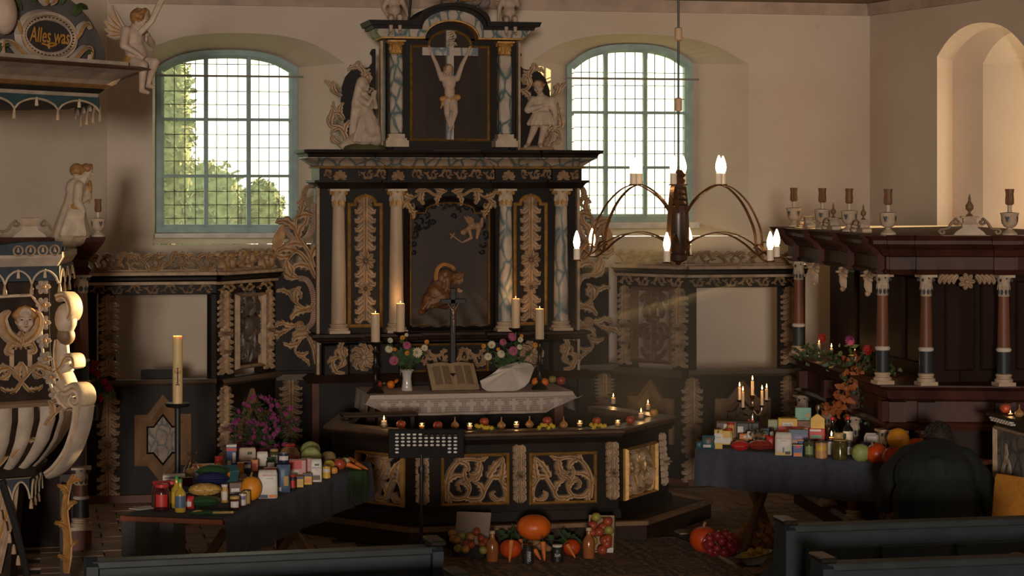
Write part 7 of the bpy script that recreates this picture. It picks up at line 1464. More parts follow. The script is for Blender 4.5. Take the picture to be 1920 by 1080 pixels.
pouch(384, 952, 56, 20, TGR, 'plump dark green pasta pack lying in front', lie=True); pouch(399, 966, 86, 8, TGR, 'flat green spaghetti packet lying at the table edge', lie=True, patches=[(.5, .3, .95, .8, PAS)])
pouch(372, 966, 24, 9, PAS, 'tip of an orange pasta packet at the table edge', lie=True)
P0 = lambda px, py, w: W(px, py, w)
pouch(384, 930, 62, 24, PAS, 'clear bag of orange spiral pasta with white label', lie=True, P=P0(384, 932, 13.0), patches=[(.22, .25, .45, .85, TW), (.55, .25, .75, .8, TW)])
pouch(385, 935, 60, 18, PAS, 'bag of pasta buried under the other pasta bags', lie=True, P=P0(386, 950, 13.2)); pouch(405, 905, 62, 26, TNA, 'crinkled blue pasta bag in the middle of the heap', lie=True, P=P0(398, 912, 13.15)); pouch(400, 895, 60, 24, TGR, 'crinkled green pasta bag on top of the heap', lie=True, P=P0(396, 897, 13.2), rz=-.25)
carton(432, 900, 34, 26, TTE, 'teal tea box lying tilted on the heap', [(.1, .5, .45, .9, TOR)], P=P0(430, 905, 13.3), tilt=.5, rz=.3); carton(446, 912, 28, 22, TBR, 'brown oatmeal pack wedged beside the teal box', [(.3, .2, .8, .8, TGD)], P=P0(449, 916, 13.4), tilt=.5, rz=.3)
jar(421, 942, 14, 34, PAS, TW, 'small jar of grain behind the pasta packs', TW); jar(440, 954, 21, 24, JAM, TGD, 'small jar of red jam with a cream lid', TW, lidh=.25); can(455, 948, 14, 24, TW, 'small white patterned can beside the jam jar', TPU); can(462, 945, 15, 26, TGD, 'plain beige can under the berry box', None)
carton(449, 928, 39, 22, TBR, 'berry tea box resting on two cans', [(.55, .1, .95, .9, TRD), (.1, .2, .5, .5, TW)], P=P0(449, 926.5, 13.28))
pumpkin(it(471, 939, 1, 1)[0], .062, .148, mat('gourd_orange', (.60, .22, .015), .45, var=.1, scale=8), 'tall smooth orange gourd standing between boxes and flour', stem=True, amp=.0)
flourbag(502, 935, 37, 53, TW, 'large white flour bag with mill drawing', [(.05, .02, .5, .14, TNA), (.55, .04, .95, .14, TOR)], [('BÖRDEGOLD', .085, .1, .82, TRD), ('Weizenmehl', .05, .1, .72, INK)]); pouch(531, 924, 25, 52, TLB, 'slate blue oat pouch standing upright', patches=[(.55, .25, .9, .6, TGD), (.08, .06, .35, .2, TW)])
jar(549, 918, 13, 28, TBK, TRD, 'small black sauce jar with red lid', TRD); carton(560, 914, 18, 20, TYE, 'yellow green dumpling box with blue band, nearer the sauce jar', [(0, .78, 1, 1, TNA), (.2, .2, .9, .6, TGD)], dep=1); carton(576, 909, 18, 20, TYE, 'yellow green dumpling box with blue band, nearer the white flour', [(0, .78, 1, 1, TNA), (.2, .2, .9, .6, TOR)], dep=1)
flourbag(593, 904, 21, 43, TW, 'slim white flour bag with bread picture', [(.2, .1, .85, .3, TBR), (.35, .72, .75, .8, TGR)], [('WEIZEN', .10, .02, .62, INK), ('550', .08, .05, .52, TRD)]); can(612, 897, 16, 24, TYE, 'jar-shaped can with orange fruit label', TW)
apple(it(626, 889, 1, 1)[0], .026, PEACH, 'orange apple at the front of the fruit heap'); apple(it(617, 882, 1, 1)[0], .038, mat('yellow_skin', (.50, .40, .05), .4, var=.1), 'yellow apple in front of the netted melon'); apple(it(637, 881, 1, 1)[0], .042, APR, 'big red apple beside the cut melon'); apple(it(647, 876, 1, 1)[0], .036, mat('pale_melon', (.50, .42, .22), .5, var=.1), 'pale cut apple at the carrots', name='apple')
pumpkin(it(616, 872, 1, 1)[0], .05, .095, mat('netted_melon', (.22, .14, .06), .7, var=.3, scale=40), 'netted brown melon behind the yellow apple', stem=False, amp=.0, name='melon')
cabbage(583, 874, 19.5, 'front green cabbage at the middle of the grocery table'); cabbage(582, 862, 18.5, 'rear pale cabbage behind another cabbage')
for k, (a, b) in enumerate((((636, 856), (672, 870)), ((645, 853), (665, 866)), ((655, 852), (682, 874)), ((640, 862), (662, 872)), ((668, 862), (690, 876)), ((650, 862), (678, 876)))):
    pa = on_z(a[0], a[1]+8, GZ+.02+.012*(k % 3)); pb = on_z(b[0], b[1]+4, GZ+.012); carrot(pa, pb, .016, 'orange carrot in the bunch at the far table end', 'carrots at the end of the grocery table')
t = thing('carrot_greens', 'dark carrot greens hanging over the end of the cloth', 'leaves', it(668, 882, 1, 1)[0]); m_ = MB()
for k in range(60): x = random.uniform(-.06, .06); y = random.uniform(-.03, .0); L_ = random.uniform(.08, .22); m_.tube([(x, .05, .01), (x, y-.03, .0), (x*1.2, y-.045, -L_*.6), (x*1.3, y-.04, -L_)], .0025, 3)
m_.build('fronds', SPIN, t)['kind'] = 'stuff'
carton(556, 888, 34, 30, TPK, 'pink and red cereal box behind the dumplings', [(0, .45, .75, 1.0, TRD), (.0, .0, .6, .35, TW)], P=P0(557, 893, 14.0)); carton(580, 886, 26, 30, TPK, 'plain pink box behind the white flour', [], P=P0(577, 890, 14.15)); can(532, 875, 21, 28, TNA, 'navy blue can with white lid standing on packs', TW, P=P0(532, 876, 14.0)); carton(530, 890, 26, 12, TW, 'white pack supporting the navy can', P=P0(531, 889, 14.0)); carton(502, 884, 28, 12, TRD, 'flat red pack lying behind the large flour', [(.2, .2, .8, .8, TW)], P=P0(508, 890, 13.9))
JUTE = mat('jute_sack', (.28, .15, .07), .9, var=.15, scale=60, bump=.2); p, r, _ = it(543, 864, 20, 1); t = thing('jute_sack', 'small jute gift sack tied with a red bow', 'sack', p); m_ = MB(); m_.lathe([(r*.8, 0), (r, r*.15), (r*.98, r*.7), (r*.7, r*1.15), (r*.3, r*1.4), (r*.26, r*1.46), (r*.5, r*1.62)], 24, wob=lambda a, h: 1+.05*sin(a*9)); m_.build('sack', JUTE, t, True); m_ = MB(); m_.lathe([(r*1.0, r*.25), (r*1.02, r*.32), (r*1.0, r*.5), (r*.97, r*.55)], 24, caps=False); m_.build('red_band', TRD, t, True)
m_ = MB(); m_.sphere((-r*.25, -r*.25, r*1.5), (r*.26, r*.15, r*.16), 10, 6); m_.sphere((r*.25, -r*.25, r*1.5), (r*.26, r*.15, r*.16), 10, 6); m_.sphere((0, -r*.28, r*1.48), r*.12, 8, 6); m_.build('bow', TRD, t, True)
jar(514, 872, 18, 30, mat('pickle_green', (.05, .06, .02), .15, var=.4, scale=30, bump=0), TGD, 'pickle jar with golden lid behind the big flour', TW); jar(508, 880, 18, 22, mat('olive_dark', (.02, .03, .015), .15, var=.3), TGR, 'dark green lidded jar behind the big flour', TW); flourbag(492, 874, 21, 27, TW, 'unprinted white paper bag between flour and jars'); flourbag(464, 872, 32, 32, mat('pack_cream', (.55, .42, .33), .6, var=.06), 'cream spelt flour bag with green mark', [(.5, .62, .78, .78, TGR)], [('DINKEL', .15, .05, .42, TRD), ('MEHL', .13, .05, .24, TRD)])
carton(434, 876, 19, 42, TBL, 'tall blue and white milk carton', [(0, .72, 1, .85, TRD), (0, .9, 1, 1, TW), (.1, .1, .45, .3, TW), (.6, .2, .9, .65, TW)], dep=.9); carton(451, 889, 13, 21, TOR, 'little orange box beside a navy one', [(.2, .3, .8, .7, TYE)], dep=1); carton(464, 888, 14, 21, TNA, 'little navy box beside an orange one', [(.1, .5, .9, .8, TW)], dep=1); carton(477, 884, 13, 21, TOR, 'red fruit tea box with berry picture', [(.2, .3, .8, .7, TRD)], dep=.9)
p, r, _ = it(360, 892, 17, 1); t = thing('gift_bag', 'clear tied gift bag of cookies', 'bag', p); m_ = MB(); m_.lathe([(r*.85, .002), (r, r*.3), (r*.9, r*.9), (r*.35, r*1.7), (r*.14, r*1.95), (r*.25, r*2.1), (r*.6, r*2.6), (r*.5, r*2.65)], 22, caps=False, wob=lambda a, h: 1+.07*sin(a*7+h*60)); m_.build('cellophane', GLS, t, True); m_ = MB()
for k in range(14): a = k*2.4; m_.X = Matrix.Translation((cos(a)*r*.45, sin(a)*r*.45, r*.15+.045*r*k)) @ Matrix.Rotation(k, 4, 'X'); m_.lathe([(r*.05, -.004), (r*.3, -.003), (r*.3, .003), (r*.05, .004)], 10)
m_.build('cookies', TGD, t, True)['kind'] = 'stuff'
carton(382, 884, 42, 12, TOR, 'flat orange biscuit box lying behind the pasta', [(.1, .2, .9, .6, TYE)], dep=.6); pouch(410, 886, 15, 30, TRD, 'red and yellow pointed snack pouch standing', patches=[(.2, .2, .8, .6, TYE)]); carton(382, 896, 34, 12, TPU, 'purple pack under the green pasta bags', dep=.7); carton(326, 905, 42, 14, TW, 'stack of flat white packs behind the beetroot jars', [(.1, .6, .9, .7, INK)], dep=.6); carton(346, 912, 30, 16, JAM, 'dark red glossy pack beside the white packs', dep=.6)
m_ = MB(); p = on_z(272, 953, .752); m_.X = Matrix.Translation(p) @ Matrix.Rotation(.6, 4, 'Z'); m_.rbox((-.08, -.05, 0), (.08, .05, .004), .001); tag(m_.build('paper_sheet', TW, None, origin=tuple(p)), 'folded white paper on the corner of the grocery table', 'paper')
# --- table before the choir stall
def RP_(px, py, w): return W(px, py, w)
pouch(1328, 843, 24, 26, TTE, 'teal coffee pack at the outer end of the pumpkin table', patches=[(.3, .5, .8, .9, TBR), (.1, .15, .7, .35, TW)]); pouch(1311, 842, 12, 14, TTE, 'small teal foil pack lying beside the coffee'); carton(1347, 842, 15.5, 36, TYE, 'tall yellow carton with white oval', [(0, .32, 1, .8, TW), (.35, .84, .6, .97, TGR)], txt=[('MILCH', .09, 0, .6, TNA)], dep=.9)
carton(1361, 838, 16, 26, TYE, 'green yellow tin behind the carton', [(0, .1, 1, .5, TW)], P=RP_(1362, 834, 15.9)); jar(1369, 834, 16, 26, PAS, TRD, 'red lidded jar in front of the coffee bags', P=RP_(1367, 830, 15.95), band=TW); jar(1374, 830, 16, 30, PAS, TRD, 'second red lidded jar behind another', P=RP_(1370, 822, 16.1), band=None)
carton(1366, 815, 40, 34, TBR, 'dark brown gift coffee pack with round white seal, nearer the yellow carton', [(.35, .6, .65, .9, TW), (.2, .1, .8, .22, TW)], P=RP_(1363, 826, 16.15)); carton(1400, 815, 42, 34, TBK, 'dark coffee pack with round white seal beside red ribbons', [(.05, .45, .3, .8, TW)], txt=[('CAFÉ', .2, .15, .15, TGD)], P=RP_(1402, 827, 16.1)); carton(1388, 833, 46, 11, TBR, 'long flat brown chocolate bar', [(.02, .7, .98, .85, TGD)], dep=.3); carton(1402, 826, 28, 10, TOR, 'orange yellow tart pack above the chocolate bar', [(.3, .3, .6, .7, TW)], dep=.5, P=RP_(1400, 824, 15.85)); flourbag(1408, 826, 13, 13, TW, 'crumpled little white bag on the tart pack', P=RP_(1407, 822, 15.8))
for px, ps in ((1404, 788), (1411, 790)):
    a = RP_(px, 826, 16.0); b = RP_(px, ps, 16.0); t = thing('red_pin', 'red headed stick rising from the coffee packs', 'stick', a, 0, 'red headed sticks on the pumpkin table'); m_ = MB(); m_.tube([(0, 0, 0), b-a], .0018, 5); m_.build('stick', SILV, t); m_ = MB(); m_.sphere(b-a, .009, 10, 8); m_.build('bead', TRD, t, True)
pouch(1388, 847, 34, 20, TRD, 'red oval sausage pack lying in front', lie=True, patches=[(.2, .2, .7, .6, TPK)]); pouch(1425, 846, 46, 20, mat('red_net_fruit', (.22, .03, .02), .3, var=.4, scale=60, bump=.3), 'glossy red sweets in a cellophane bag', lie=True)
p, r, _ = it(1420, 842, 12, 1); t = thing('cellophane_twist', 'crumpled clear cellophane twist on the sweets bag', 'wrapper', p+UP*.065); m_ = MB(); m_.lathe([(r*.4, -.02), (r*.8, r*.4), (r*1.2, r*.9), (r*.8, r*1.3), (r*1.1, r*1.7)], 18, caps=False, wob=lambda a, h: 1+.3*sin(a*7+h*90)); m_.build('film', GLS, t)
pouch(1446, 842, 20, 24, TRD, 'bright red crumpled bag beside the white flour'); carton(1428, 832, 30, 20, TGR, 'green lidded salad tray behind the sweets', [(0, .4, 1, .7, TOR)], P=RP_(1425, 828, 16.0)); carton(1437, 826, 20, 26, TBL, 'small blue and red tins beside the salad tray', [(0, .1, 1, .5, TRD)], P=RP_(1436, 830, 16.1)); jar(1447, 826, 10, 20, JAM, TBK, 'little dark jar with black lid behind the red bag', TW, P=RP_(1447, 822, 16.0)); carton(1452, 806, 30, 24, mat('pack_pale_green', (.28, .32, .20), .5, var=.05), 'pale green rounded pack behind the rice box', P=RP_(1455, 812, 16.2)); carton(1447, 820, 40, 16, TBR, 'brown pack holding up the pale green one', P=RP_(1455, 828, 16.2))
flourbag(1469, 854, 32, 43, TW, 'white wheat flour bag with windmill drawing before the purple box', [(.02, .02, .98, .13, TYE), (.6, .05, .9, .18, TNA), (.45, .12, .55, .35, TPU)], [('BÖRDEGOLD', .10, 0, .74, TRD), ('WEIZENMEHL', .05, 0, .64, INK)]); carton(1497, 849, 36, 43, TPU, 'lilac purple pancake mix box', [(0, .80, 1, 1, TLB), (.1, .25, .8, .55, TPK)], dep=.4, txt=[('mehl', .14, 0, .68, TW)]); carton(1496, 857, 19, 23, TBL, 'small blue oat box in front of the purple box', [(.1, .05, .9, .35, TOR), (.25, .72, .75, .9, TRD), (0, .94, 1, 1, TYE)], dep=.5); carton(1504, 850, 16, 26, TBL, 'second small blue box behind another blue box', [(0, .9, 1, 1, TOR)], dep=.4)
jar(1517, 856, 20, 33, mat('pickled_beans', (.055, .06, .02), .15, var=.4, scale=40, bump=0), TBK, 'jar of pickled beans with black lid', col('label_green', (.20, .24, .10)), lidh=.12); can(1540, 860, 23, 32, col('peach_can', (.45, .24, .10)), 'fruit can with orange label', TYE); jar(1575, 862, 28, 38, mat('pickles', (.06, .05, .012), .15, var=.4, scale=30, bump=0), TGD, 'large jar of pickled gherkins', None, lidh=.06); jar(1557, 852, 12, 28, TW, TNA, 'slim white jar with navy lid between can and gherkins'); jar(1592, 856, 14, 30, TBK, SILV, 'slim dark jar between gherkins and cabbage', TW); carton(1548, 846, 34, 14, TNA, 'navy blue flat box behind the fruit can', dep=.4, P=RP_(1548, 846, 15.8)); carton(1520, 845, 22, 12, TNA, 'navy box behind the beans jar', dep=.4, P=RP_(1524, 846, 15.8))
cabbage(1614, 866, 18, 'green cabbage beside the red pumpkins')
c = RP_(1477, 810, 16.0); carton(1477, 804, 36, 18, TYE, 'yellow rice box with white name panel', [(0, .0, 1, .22, TRD), (.22, .12, .76, .60, TW)], txt=[('reis-fit', .34, 0, .36, INK)], P=RP_(1477, 803, 16.05)); carton(1480, 815, 50, 12, TOR, 'pale orange long box under the rice box', [(.02, .1, .25, .9, TRD)], P=RP_(1484, 813.5, 16.05)); carton(1490, 830, 60, 20, TW, 'white box under the pale orange long box', P=RP_(1490, 836, 16.1)); carton(1517, 806, 30, 14, mat('nut_mix', (.16, .07, .03), .5, var=.5, scale=50), 'brown nut mix tray under the green card', P=RP_(1508, 803, 16.1), dep=.5); carton(1515, 820, 36, 18, TYE, 'yellow green tray supporting the nut mix', P=RP_(1510, 820, 16.15))
carton(1506, 790, 30, 25, TMI, 'mint green greeting card with orange dot leaning up', [(.72, .30, .90, .55, TOR)], dep=.05, rz=.0, txt=[('Danke', .14, .05, .16, TGR)], P=RP_(1506, 789, 16.15), name='greeting_card', cat='card', tilt=-.15)
p = RP_(1533, 803, 16.05); k = 16.05/F; t = thing('pasta_bag', 'yellow bag with a foil twist tie', 'bag', p, face_cam(p)); m_ = MB(); w, h = 26*k, 27*k; m_.extrude([(-w/2, 0), (w/2, 0), (w/2, h*.68), (w*.05, h), (-w*.05, h), (-w/2, h*.68)], -w*.3, w*.3); m_.build('body', TYE, t); m_ = MB(); m_.lathe([(.004, h), (.003, h*1.1), (.012, h*1.35), (.010, h*1.55), (.004, h*1.6)], 10, wob=lambda a, z_: 1+.3*sin(a*5+z_*300)); m_.build('foil_twist', SILV, t)
carton(1531, 820, 30, 20, TRD, 'red pack under the yellow bag', [(.05, .75, .75, .95, TW), (.1, .1, .8, .4, TMI)], P=RP_(1532, 824, 16.0), dep=.5); carton(1540, 836, 50, 14, TBR, 'brown carton supporting the red pack', P=RP_(1540, 837, 16.05))
WINE = mat('wine_bottle_glass', (.008, .010, .008), .1, var=.2, coat=.6)
bottle(1561, 838, 20, 52, WINE, TRD, 'wine bottle with red capsule behind the lit candle', None, .52, .36, P=RP_(1561, 834, 15.95), name='wine_bottle'); bottle(1589, 841, 20, 54, WINE, TRD, 'wine bottle with red capsule and pale label', TW, .52, .36, P=RP_(1590, 835, 15.9), name='wine_bottle')
candle(RP_(1559, 842, 15.75), .016, .085, 'short lit candle in front of the wine bottles', s=1.1, power=.5); pouch(1578, 828, 22, 24, TTE, 'dark teal ribbon bag before the wine bottles', P=RP_(1578, 838, 15.75), rz=.4); pouch(1570, 850, 18, 14, TGD, 'tan paper bag atop the gherkin jar', P=RP_(1572, 825.5, 15.2))
carton(1627, 842, 26, 16, TNA, 'navy box with yellow stripe behind the cabbage', [(0, 0, .8, .2, TYE)], P=RP_(1628, 846, 15.7)); t = thing('white_tray', 'white upright foam tray behind the navy box', 'tray', RP_(1636, 842, 15.85)); k = 15.85/F; m_ = MB(); m_.X = Matrix.Rotation(face_cam(t.location), 4, 'Z'); m_.frame2d([(-16*k, 0), (14*k, 0), (15*k, 22*k), (10*k, 30*k), (-12*k, 30*k), (-16*k, 22*k)], 6*k, 0, .02); m_.build('rim', TW, t); m_ = MB(); m_.X = Matrix.Rotation(face_cam(t.location), 4, 'Z'); m_.extrude([(-15*k, 0), (13*k, 0), (13*k, 21*k), (9*k, 27*k), (-11*k, 27*k), (-14*k, 21*k)], .012, .02); m_.build('floor', TW, t)
pumpkin(it(1650, 866, 1, 1)[0], .072, .135, PKR, 'glossy red pumpkin lying beside the cabbage', tilt=(.0, -.5, .3), amp=.0); pumpkin(it(1678, 874, 1, 1)[0], .072, .135, PKR, 'glossy red pumpkin leaning on another at the robe', tilt=(.3, -.35, 0), amp=.0); pumpkin(RP_(1690, 841, 15.3), .076, .148, PKY, 'round yellow pumpkin on top of the pile', tilt=(PI+.25, .2, .0), amp=.0, stem=True).location = RP_(1690, 804, 15.3); pumpkin(RP_(1722, 854, 15.5), .085, .125, PKO, 'flat orange pumpkin behind the yellow one', stem=False); pumpkin(RP_(1704, 872, 15.45), .07, .10, PKO, 'orange pumpkin under the yellow pumpkin', stem=False)
pumpkin(RP_(1783, 872, 15.35), .068, .145, mat('squash_dark', (.10, .06, .02), .5, var=.3), 'dark tan squash beyond the bowed head'); pumpkin(RP_(1795, 874, 15.15), .03, .045, PKY, 'tiny yellow gourd beside the bowed shoulder', stem=False)
# silver candelabrum
cb = RP_(1411, 838, 16.15); cb.z = GZ-.003; CDL = thing('candelabrum', 'silver five-armed candelabrum with burning tapers', 'candelabrum', cb); k = 16.15/F; zz = lambda py: (838-py)*k
SILB = mat('polished_silver', (.45, .36, .28), .22, metal=1, var=.1)
m_ = MB(); m_.lathe([(.06, 0), (.062, .008), (.03, .03), (.014, .05), (.012, zz(810)), (.022, zz(800)), (.012, zz(792)), (.010, zz(775)), (.022, zz(770)), (.012, zz(764)), (.012, zz(756)), (.024, zz(752)), (.026, zz(750))], 14); m_.build('stem', SILB, CDL, True)
tp = [(1411, 748, 722, 0), (1390, 770, 741, -.02), (1432, 768, 741, .02), (1391, 758, 735, .05), (1433, 756, 736, -.05)]
for i, (px, yb, yt, yo) in enumerate(tp):
    x = (px-1411)*k; 
    if i: m_ = MB(); m_.tube(smooth_path([(0, 0, zz(775)), (x*.4, yo*.5, zz(786)), (x*.85, yo, zz(782)), (x, yo*1.3, zz(yb+2))], 5), .005, 6); m_.build('arm', SILB, CDL, True)
    m_ = MB(); m_.lathe([(.006, zz(yb)-.02), (.024, zz(yb)-.006), (.026, zz(yb)), (.012, zz(yb)-.003)], 12, (x, yo*1.3, 0)); m_.build('drip_pan', SILB, CDL, True)
    candle(cb+Vector((x, yo*1.3, zz(yb)-.006)), .0105, (yb-yt)*k+.006, ['taper on the tallest middle arm of the candelabrum', 'front taper on the candelabrum arm beside the star panel edge', 'front taper on the candelabrum arm toward the choir stall', 'rear taper half hidden behind a front one on the star panel side', 'rear taper half hidden behind a front one on the stall side'][i], 'tapers of the candelabrum', s=1.0, power=.25, name='taper_candle')
# vine, candles and flowers on the stall shelf
IVY = mat('ivy_leaf', (.035, .06, .02), .5, var=.5, scale=20); AUT = mat('autumn_leaf', (.26, .035, .015), .6, col2=(.32, .12, .02), scale=12); GBOT = GLS
sh = lambda px, py: on_z(px, py, CZ+.002)
for px, py, hpx, lb in ((1536, 670, 26, 'white taper nearest the screen on the stall shelf'), (1559, 677, 24, 'white taper second from the screen on the stall shelf'), (1603, 690, 26, 'white taper half hidden in red leaves on the stall shelf'), (1660, 708, 24, 'white taper beside the stall corner column')):
    p = sh(px, py); candle(p, .011, hpx*(p-CAM).dot(FWD)/F, lb, 'tapers on the stall shelf', s=1.0, power=.3, name='taper_candle')
def leafcloud(name, label, pts, n, spread, m, size, cat='vine', group=None):
    t = thing(name, label, cat, pts[0], 0, group); P = smooth_path([tuple(Vector(p)-Vector(pts[0])) for p in pts], 6); m_ = MB(); m_.tube(P, .004, 5); m_.build('stem', STEM, t)
    l0 = None
    lm = MB(); lm.poly([(0, 0, 0), (.35, -.1, .28), (.3, -.05, .62), (0, -.12, 1), (-.3, -.05, .62), (-.35, -.1, .28)])
    for k in range(n):
        if l0 is None: o = l0 = lm.build('leaf', m, t)
        else: o = l0.copy(); COL.objects.link(o); o.parent = t
        c = Vector(random.choice(P))+Vector((random.gauss(0, spread), random.gauss(0, spread)*.6, random.gauss(0, spread)*.7)); s = size*random.uniform(.6, 1.2); o.location = c; o.scale = (s, s, s); o.rotation_euler = (random.uniform(-1, 1), random.uniform(-3, 3), random.uniform(-1, 1))
leafcloud('ivy_garland', 'ivy garland trailing along the stall shelf', [sh(1508, 672)+UP*.03, sh(1535, 674)+UP*.04, sh(1570, 686)+UP*.02, sh(1600, 692)+UP*.05, sh(1640, 702)+UP*.03, sh(1658, 706)+UP*.02], 150, .05, IVY, .055)
leafcloud('autumn_vine', 'red autumn vine cascading from the stall shelf', [sh(1596, 686)+UP*.06, W(1610, 690, 16.6), W(1596, 705, 16.45), W(1582, 735, 16.4), W(1568, 760, 16.4), W(1565, 780, 16.4)], 130, .04, AUT, .06)
leafcloud('ivy_tendril', 'thin ivy tendril hanging beside the lower stall column', [W(1612, 715, 16.5), W(1622, 740, 16.45), W(1625, 770, 16.45), W(1628, 795, 16.45)], 45, .022, IVY, .035)
leafcloud('ivy_clump', 'dark ivy clump below the middle of the stall shelf', [W(1600, 710, 16.5), W(1615, 725, 16.5), W(1640, 715, 16.4)], 70, .045, IVY, .05)
def budvase(px, py, hpx, fpx, fpy, m, lb, lf):
    p = sh(px, py); k = (p-CAM).dot(FWD)/F; h = hpx*k; t = thing('bud_vase', lb, 'vase', p); m_ = MB(); m_.lathe([(.016, .001), (.018, h*.3), (.010, h*.6), (.007, h*.7), (.008, h)], 12, caps=False); m_.build('glass', GLS, t, True); m_ = MB(); m_.lathe([(.014, .003), (.015, h*.28), (.003, h*.29)], 10); m_.build('water', mat('water_dim', (.12, .12, .10), .1, var=0), t, True)
    w_ = (p-CAM).dot(FWD); c = W(fpx, fpy, w_-.02); f = flower(fpx, fpy, c.y, .042, m, p+UP*h, lf, 'flowers in bud vases', 4)
budvase(1542, 672, 24, 1541, 634, REDF, 'small glass bud vase between the two screen-side tapers', 'red dahlia standing highest near the screen end'); budvase(1597, 688, 20, 1593, 639, MAG, 'small glass bud vase hidden in the red leaves', 'magenta dahlia on a long stalk'); budvase(1633, 702, 22, 1627, 656, REDF, 'small glass bud vase before the corner column', 'red dahlia with leaves beside the corner column')
leafcloud('dahlia_leaves', 'green leaves on the stalk of the corner dahlia', [W(1634, 690, 16.5), W(1630, 672, 16.5), W(1640, 664, 16.5)], 9, .02, IVY, .06, 'leaves')
# paschal candle
pp = W(333, 757, 15.2); PS = thing('paschal_stand', 'tall black iron stand of the paschal candle', 'candle stand', (pp.x, pp.y, 0)); H = pp.z
m_ = MB(); m_.lathe([(.16, 0), (.16, .015), (.03, .03), (.02, .06), (.02, H-.03)], 16); m_.build('pole', IRON, PS, True); m_ = MB(); m_.lathe([(.02, H-.03), (.075, H-.02), (.086, H), (.082, H+.006), (.03, H-.004)], 24); m_.build('dish', IRON, PS, True)
hh = W(333, 629, 15.2).z-H; PCn = thing('paschal_candle', 'tall ivory paschal candle with a painted cross', 'candle', (pp.x, pp.y, H-.003), face_cam(pp)); m_ = MB(); r = .034; m_.lathe([(r, 0), (r, hh*.96), (r*1.03, hh*.985), (r*.9, hh), (r*.5, hh-.015)], 24); m_.build('wax', mat('paschal_wax', (.62, .46, .22), .4, var=.04, scale=5, bump=0, sss=.3), PCn, True)
def bandc(pts, m, nm):
    m_ = MB()
    for x, z, w, h in pts:
        m_.grid([[(r*1.01*sin((x+dx*w/2)/r), -r*1.01*cos((x+dx*w/2)/r), z+dz*h/2) for dx in (-1, -.33, .33, 1)] for dz in (-1, 1)])
    m_.build(nm, m, PCn, True)['kind'] = 'stuff'
flame(PCn, (0, 0, hh-.014), .5, .5); zc_ = hh*.42; bandc([(0, zc_, .010, .115), (0, zc_+.022, .046, .009), (0, zc_-.06, .026, .008)], mat('cross_red', (.06, .008, .006), .5), 'painted_cross'); bandc([(x, zc_+.02+dz, .010, .008) for x, dz in ((-.016, .014), (.016, .012), (.02, -.004), (-.02, .006))], TOR, 'painted_flames'); bandc([(x, zc_+dz, .005, .006) for x, dz in ((-.012, .05), (.0, .065), (.012, .052), (-.016, -.02), (.015, -.03), (-.008, -.045), (.0, .075))], TGR, 'painted_leaves')
# chrysanthemum
cp = W(490, 850, 15.7); STN = thing('plant_stool', 'dark wooden stool under the chrysanthemum pot', 'stool', (cp.x, cp.y, 0)); zt = .62; m_ = MB(); m_.rbox((-.17, -.17, zt-.03), (.17, .17, zt), .006); m_.build('seat', DBROWN, STN)
for sx in (-1, 1):
    for sy in (-1, 1): m_ = MB(); m_.tube([(sx*.14, sy*.14, 0), (sx*.12, sy*.12, zt-.03)], .018, 6); m_.build('leg', DBROWN, STN)
PTT = thing('flower_pot', 'terracotta pot of the purple chrysanthemum', 'pot', (cp.x, cp.y, zt)); m_ = MB(); m_.lathe([(.075, 0), (.10, .13), (.112, .13), (.112, .16), (.10, .16), (.09, .14)], 20); m_.build('clay', mat('terracotta', (.22, .08, .04), .8), PTT, True)
CH = thing('chrysanthemum', 'bushy purple chrysanthemum behind the grocery table', 'plant', (cp.x, cp.y, zt+.14)); kk = 15.7/F; m_ = MB(); blo = None; bm_ = bloom_mesh(MAG, 3, 10)
def cpt():
    while True:
        px, py = random.uniform(428, 560), random.uniform(745, 850)
        if ((px-492)/64)**2+((py-800)/56)**2 < 1: return W(px, py, 15.7+random.uniform(-.2, .12))-Vector(CH.location)
for k in range(320): c = cpt(); d = Vector((random.gauss(0, 1), random.gauss(0, 1), random.gauss(0, 1))).normalized(); e = d.orthogonal().normalized(); m_.poly([c, c+d*.02+e*.009, c+d*.045, c+d*.02-e*.009])
for k in range(40): c = cpt(); m_.tube([(random.uniform(-.03, .03), 0, -.03), c*.5+UP*.05, c], .002, 4)
m_.build('foliage', SPIN, CH)['kind'] = 'stuff'
b0 = None
for k in range(130):
    c = cpt(); c = c+Vector((0, -.06, .02))
    if b0 is None: o = b0 = bm_.build('bloom', MAG, CH)
    else: o = b0.copy(); COL.objects.link(o); o.parent = CH
    o.location = c; s = random.uniform(.012, .022); o.scale = (s, s, s); o.rotation_euler = (random.uniform(-.9, .6), random.uniform(0, 6), random.uniform(-.9, .9))
# music stand
ms = W(790, 985, 15.9); ms.z = 0; MS = thing('music_stand', 'black perforated orchestra music stand before the rail', 'music stand', (ms.x, ms.y, 0), face_cam(ms)); kk = 15.9/F; zz = lambda py: 2.64-(py-YH)*kk
m_ = MB(); m_.tube([(0, 0, .02), (0, 0, zz(885))], .014, 10); m_.tube([(0, 0, zz(905)), (0, 0, zz(845))], .010, 10); m_.build('pole', IRON, MS, True)
for a in (0, 2.1, 4.2): m_ = MB(); m_.tube([(0, 0, .12), (cos(a)*.14, sin(a)*.14, .06), (cos(a)*.26, sin(a)*.26, .012)], .011, 6); m_.build('foot', IRON, MS, True)
m_ = MB(); m_.lathe([(.02, zz(880)-.03), (.024, zz(880)), (.02, zz(880)+.02)], 10); m_.build('clamp', IRON, MS, True)
DK = Matrix.Translation((0, -.0, zz(858))) @ Matrix.Rotation(rad(18), 4, 'X')
q0, q1, dz = -62*kk, 80*kk, 56*kk; m_ = MB(); m_.X = DK; nx_, nz_ = 13, 8
skew = lambda x, z: (x-.05*(z/dz-.5)*0, z)
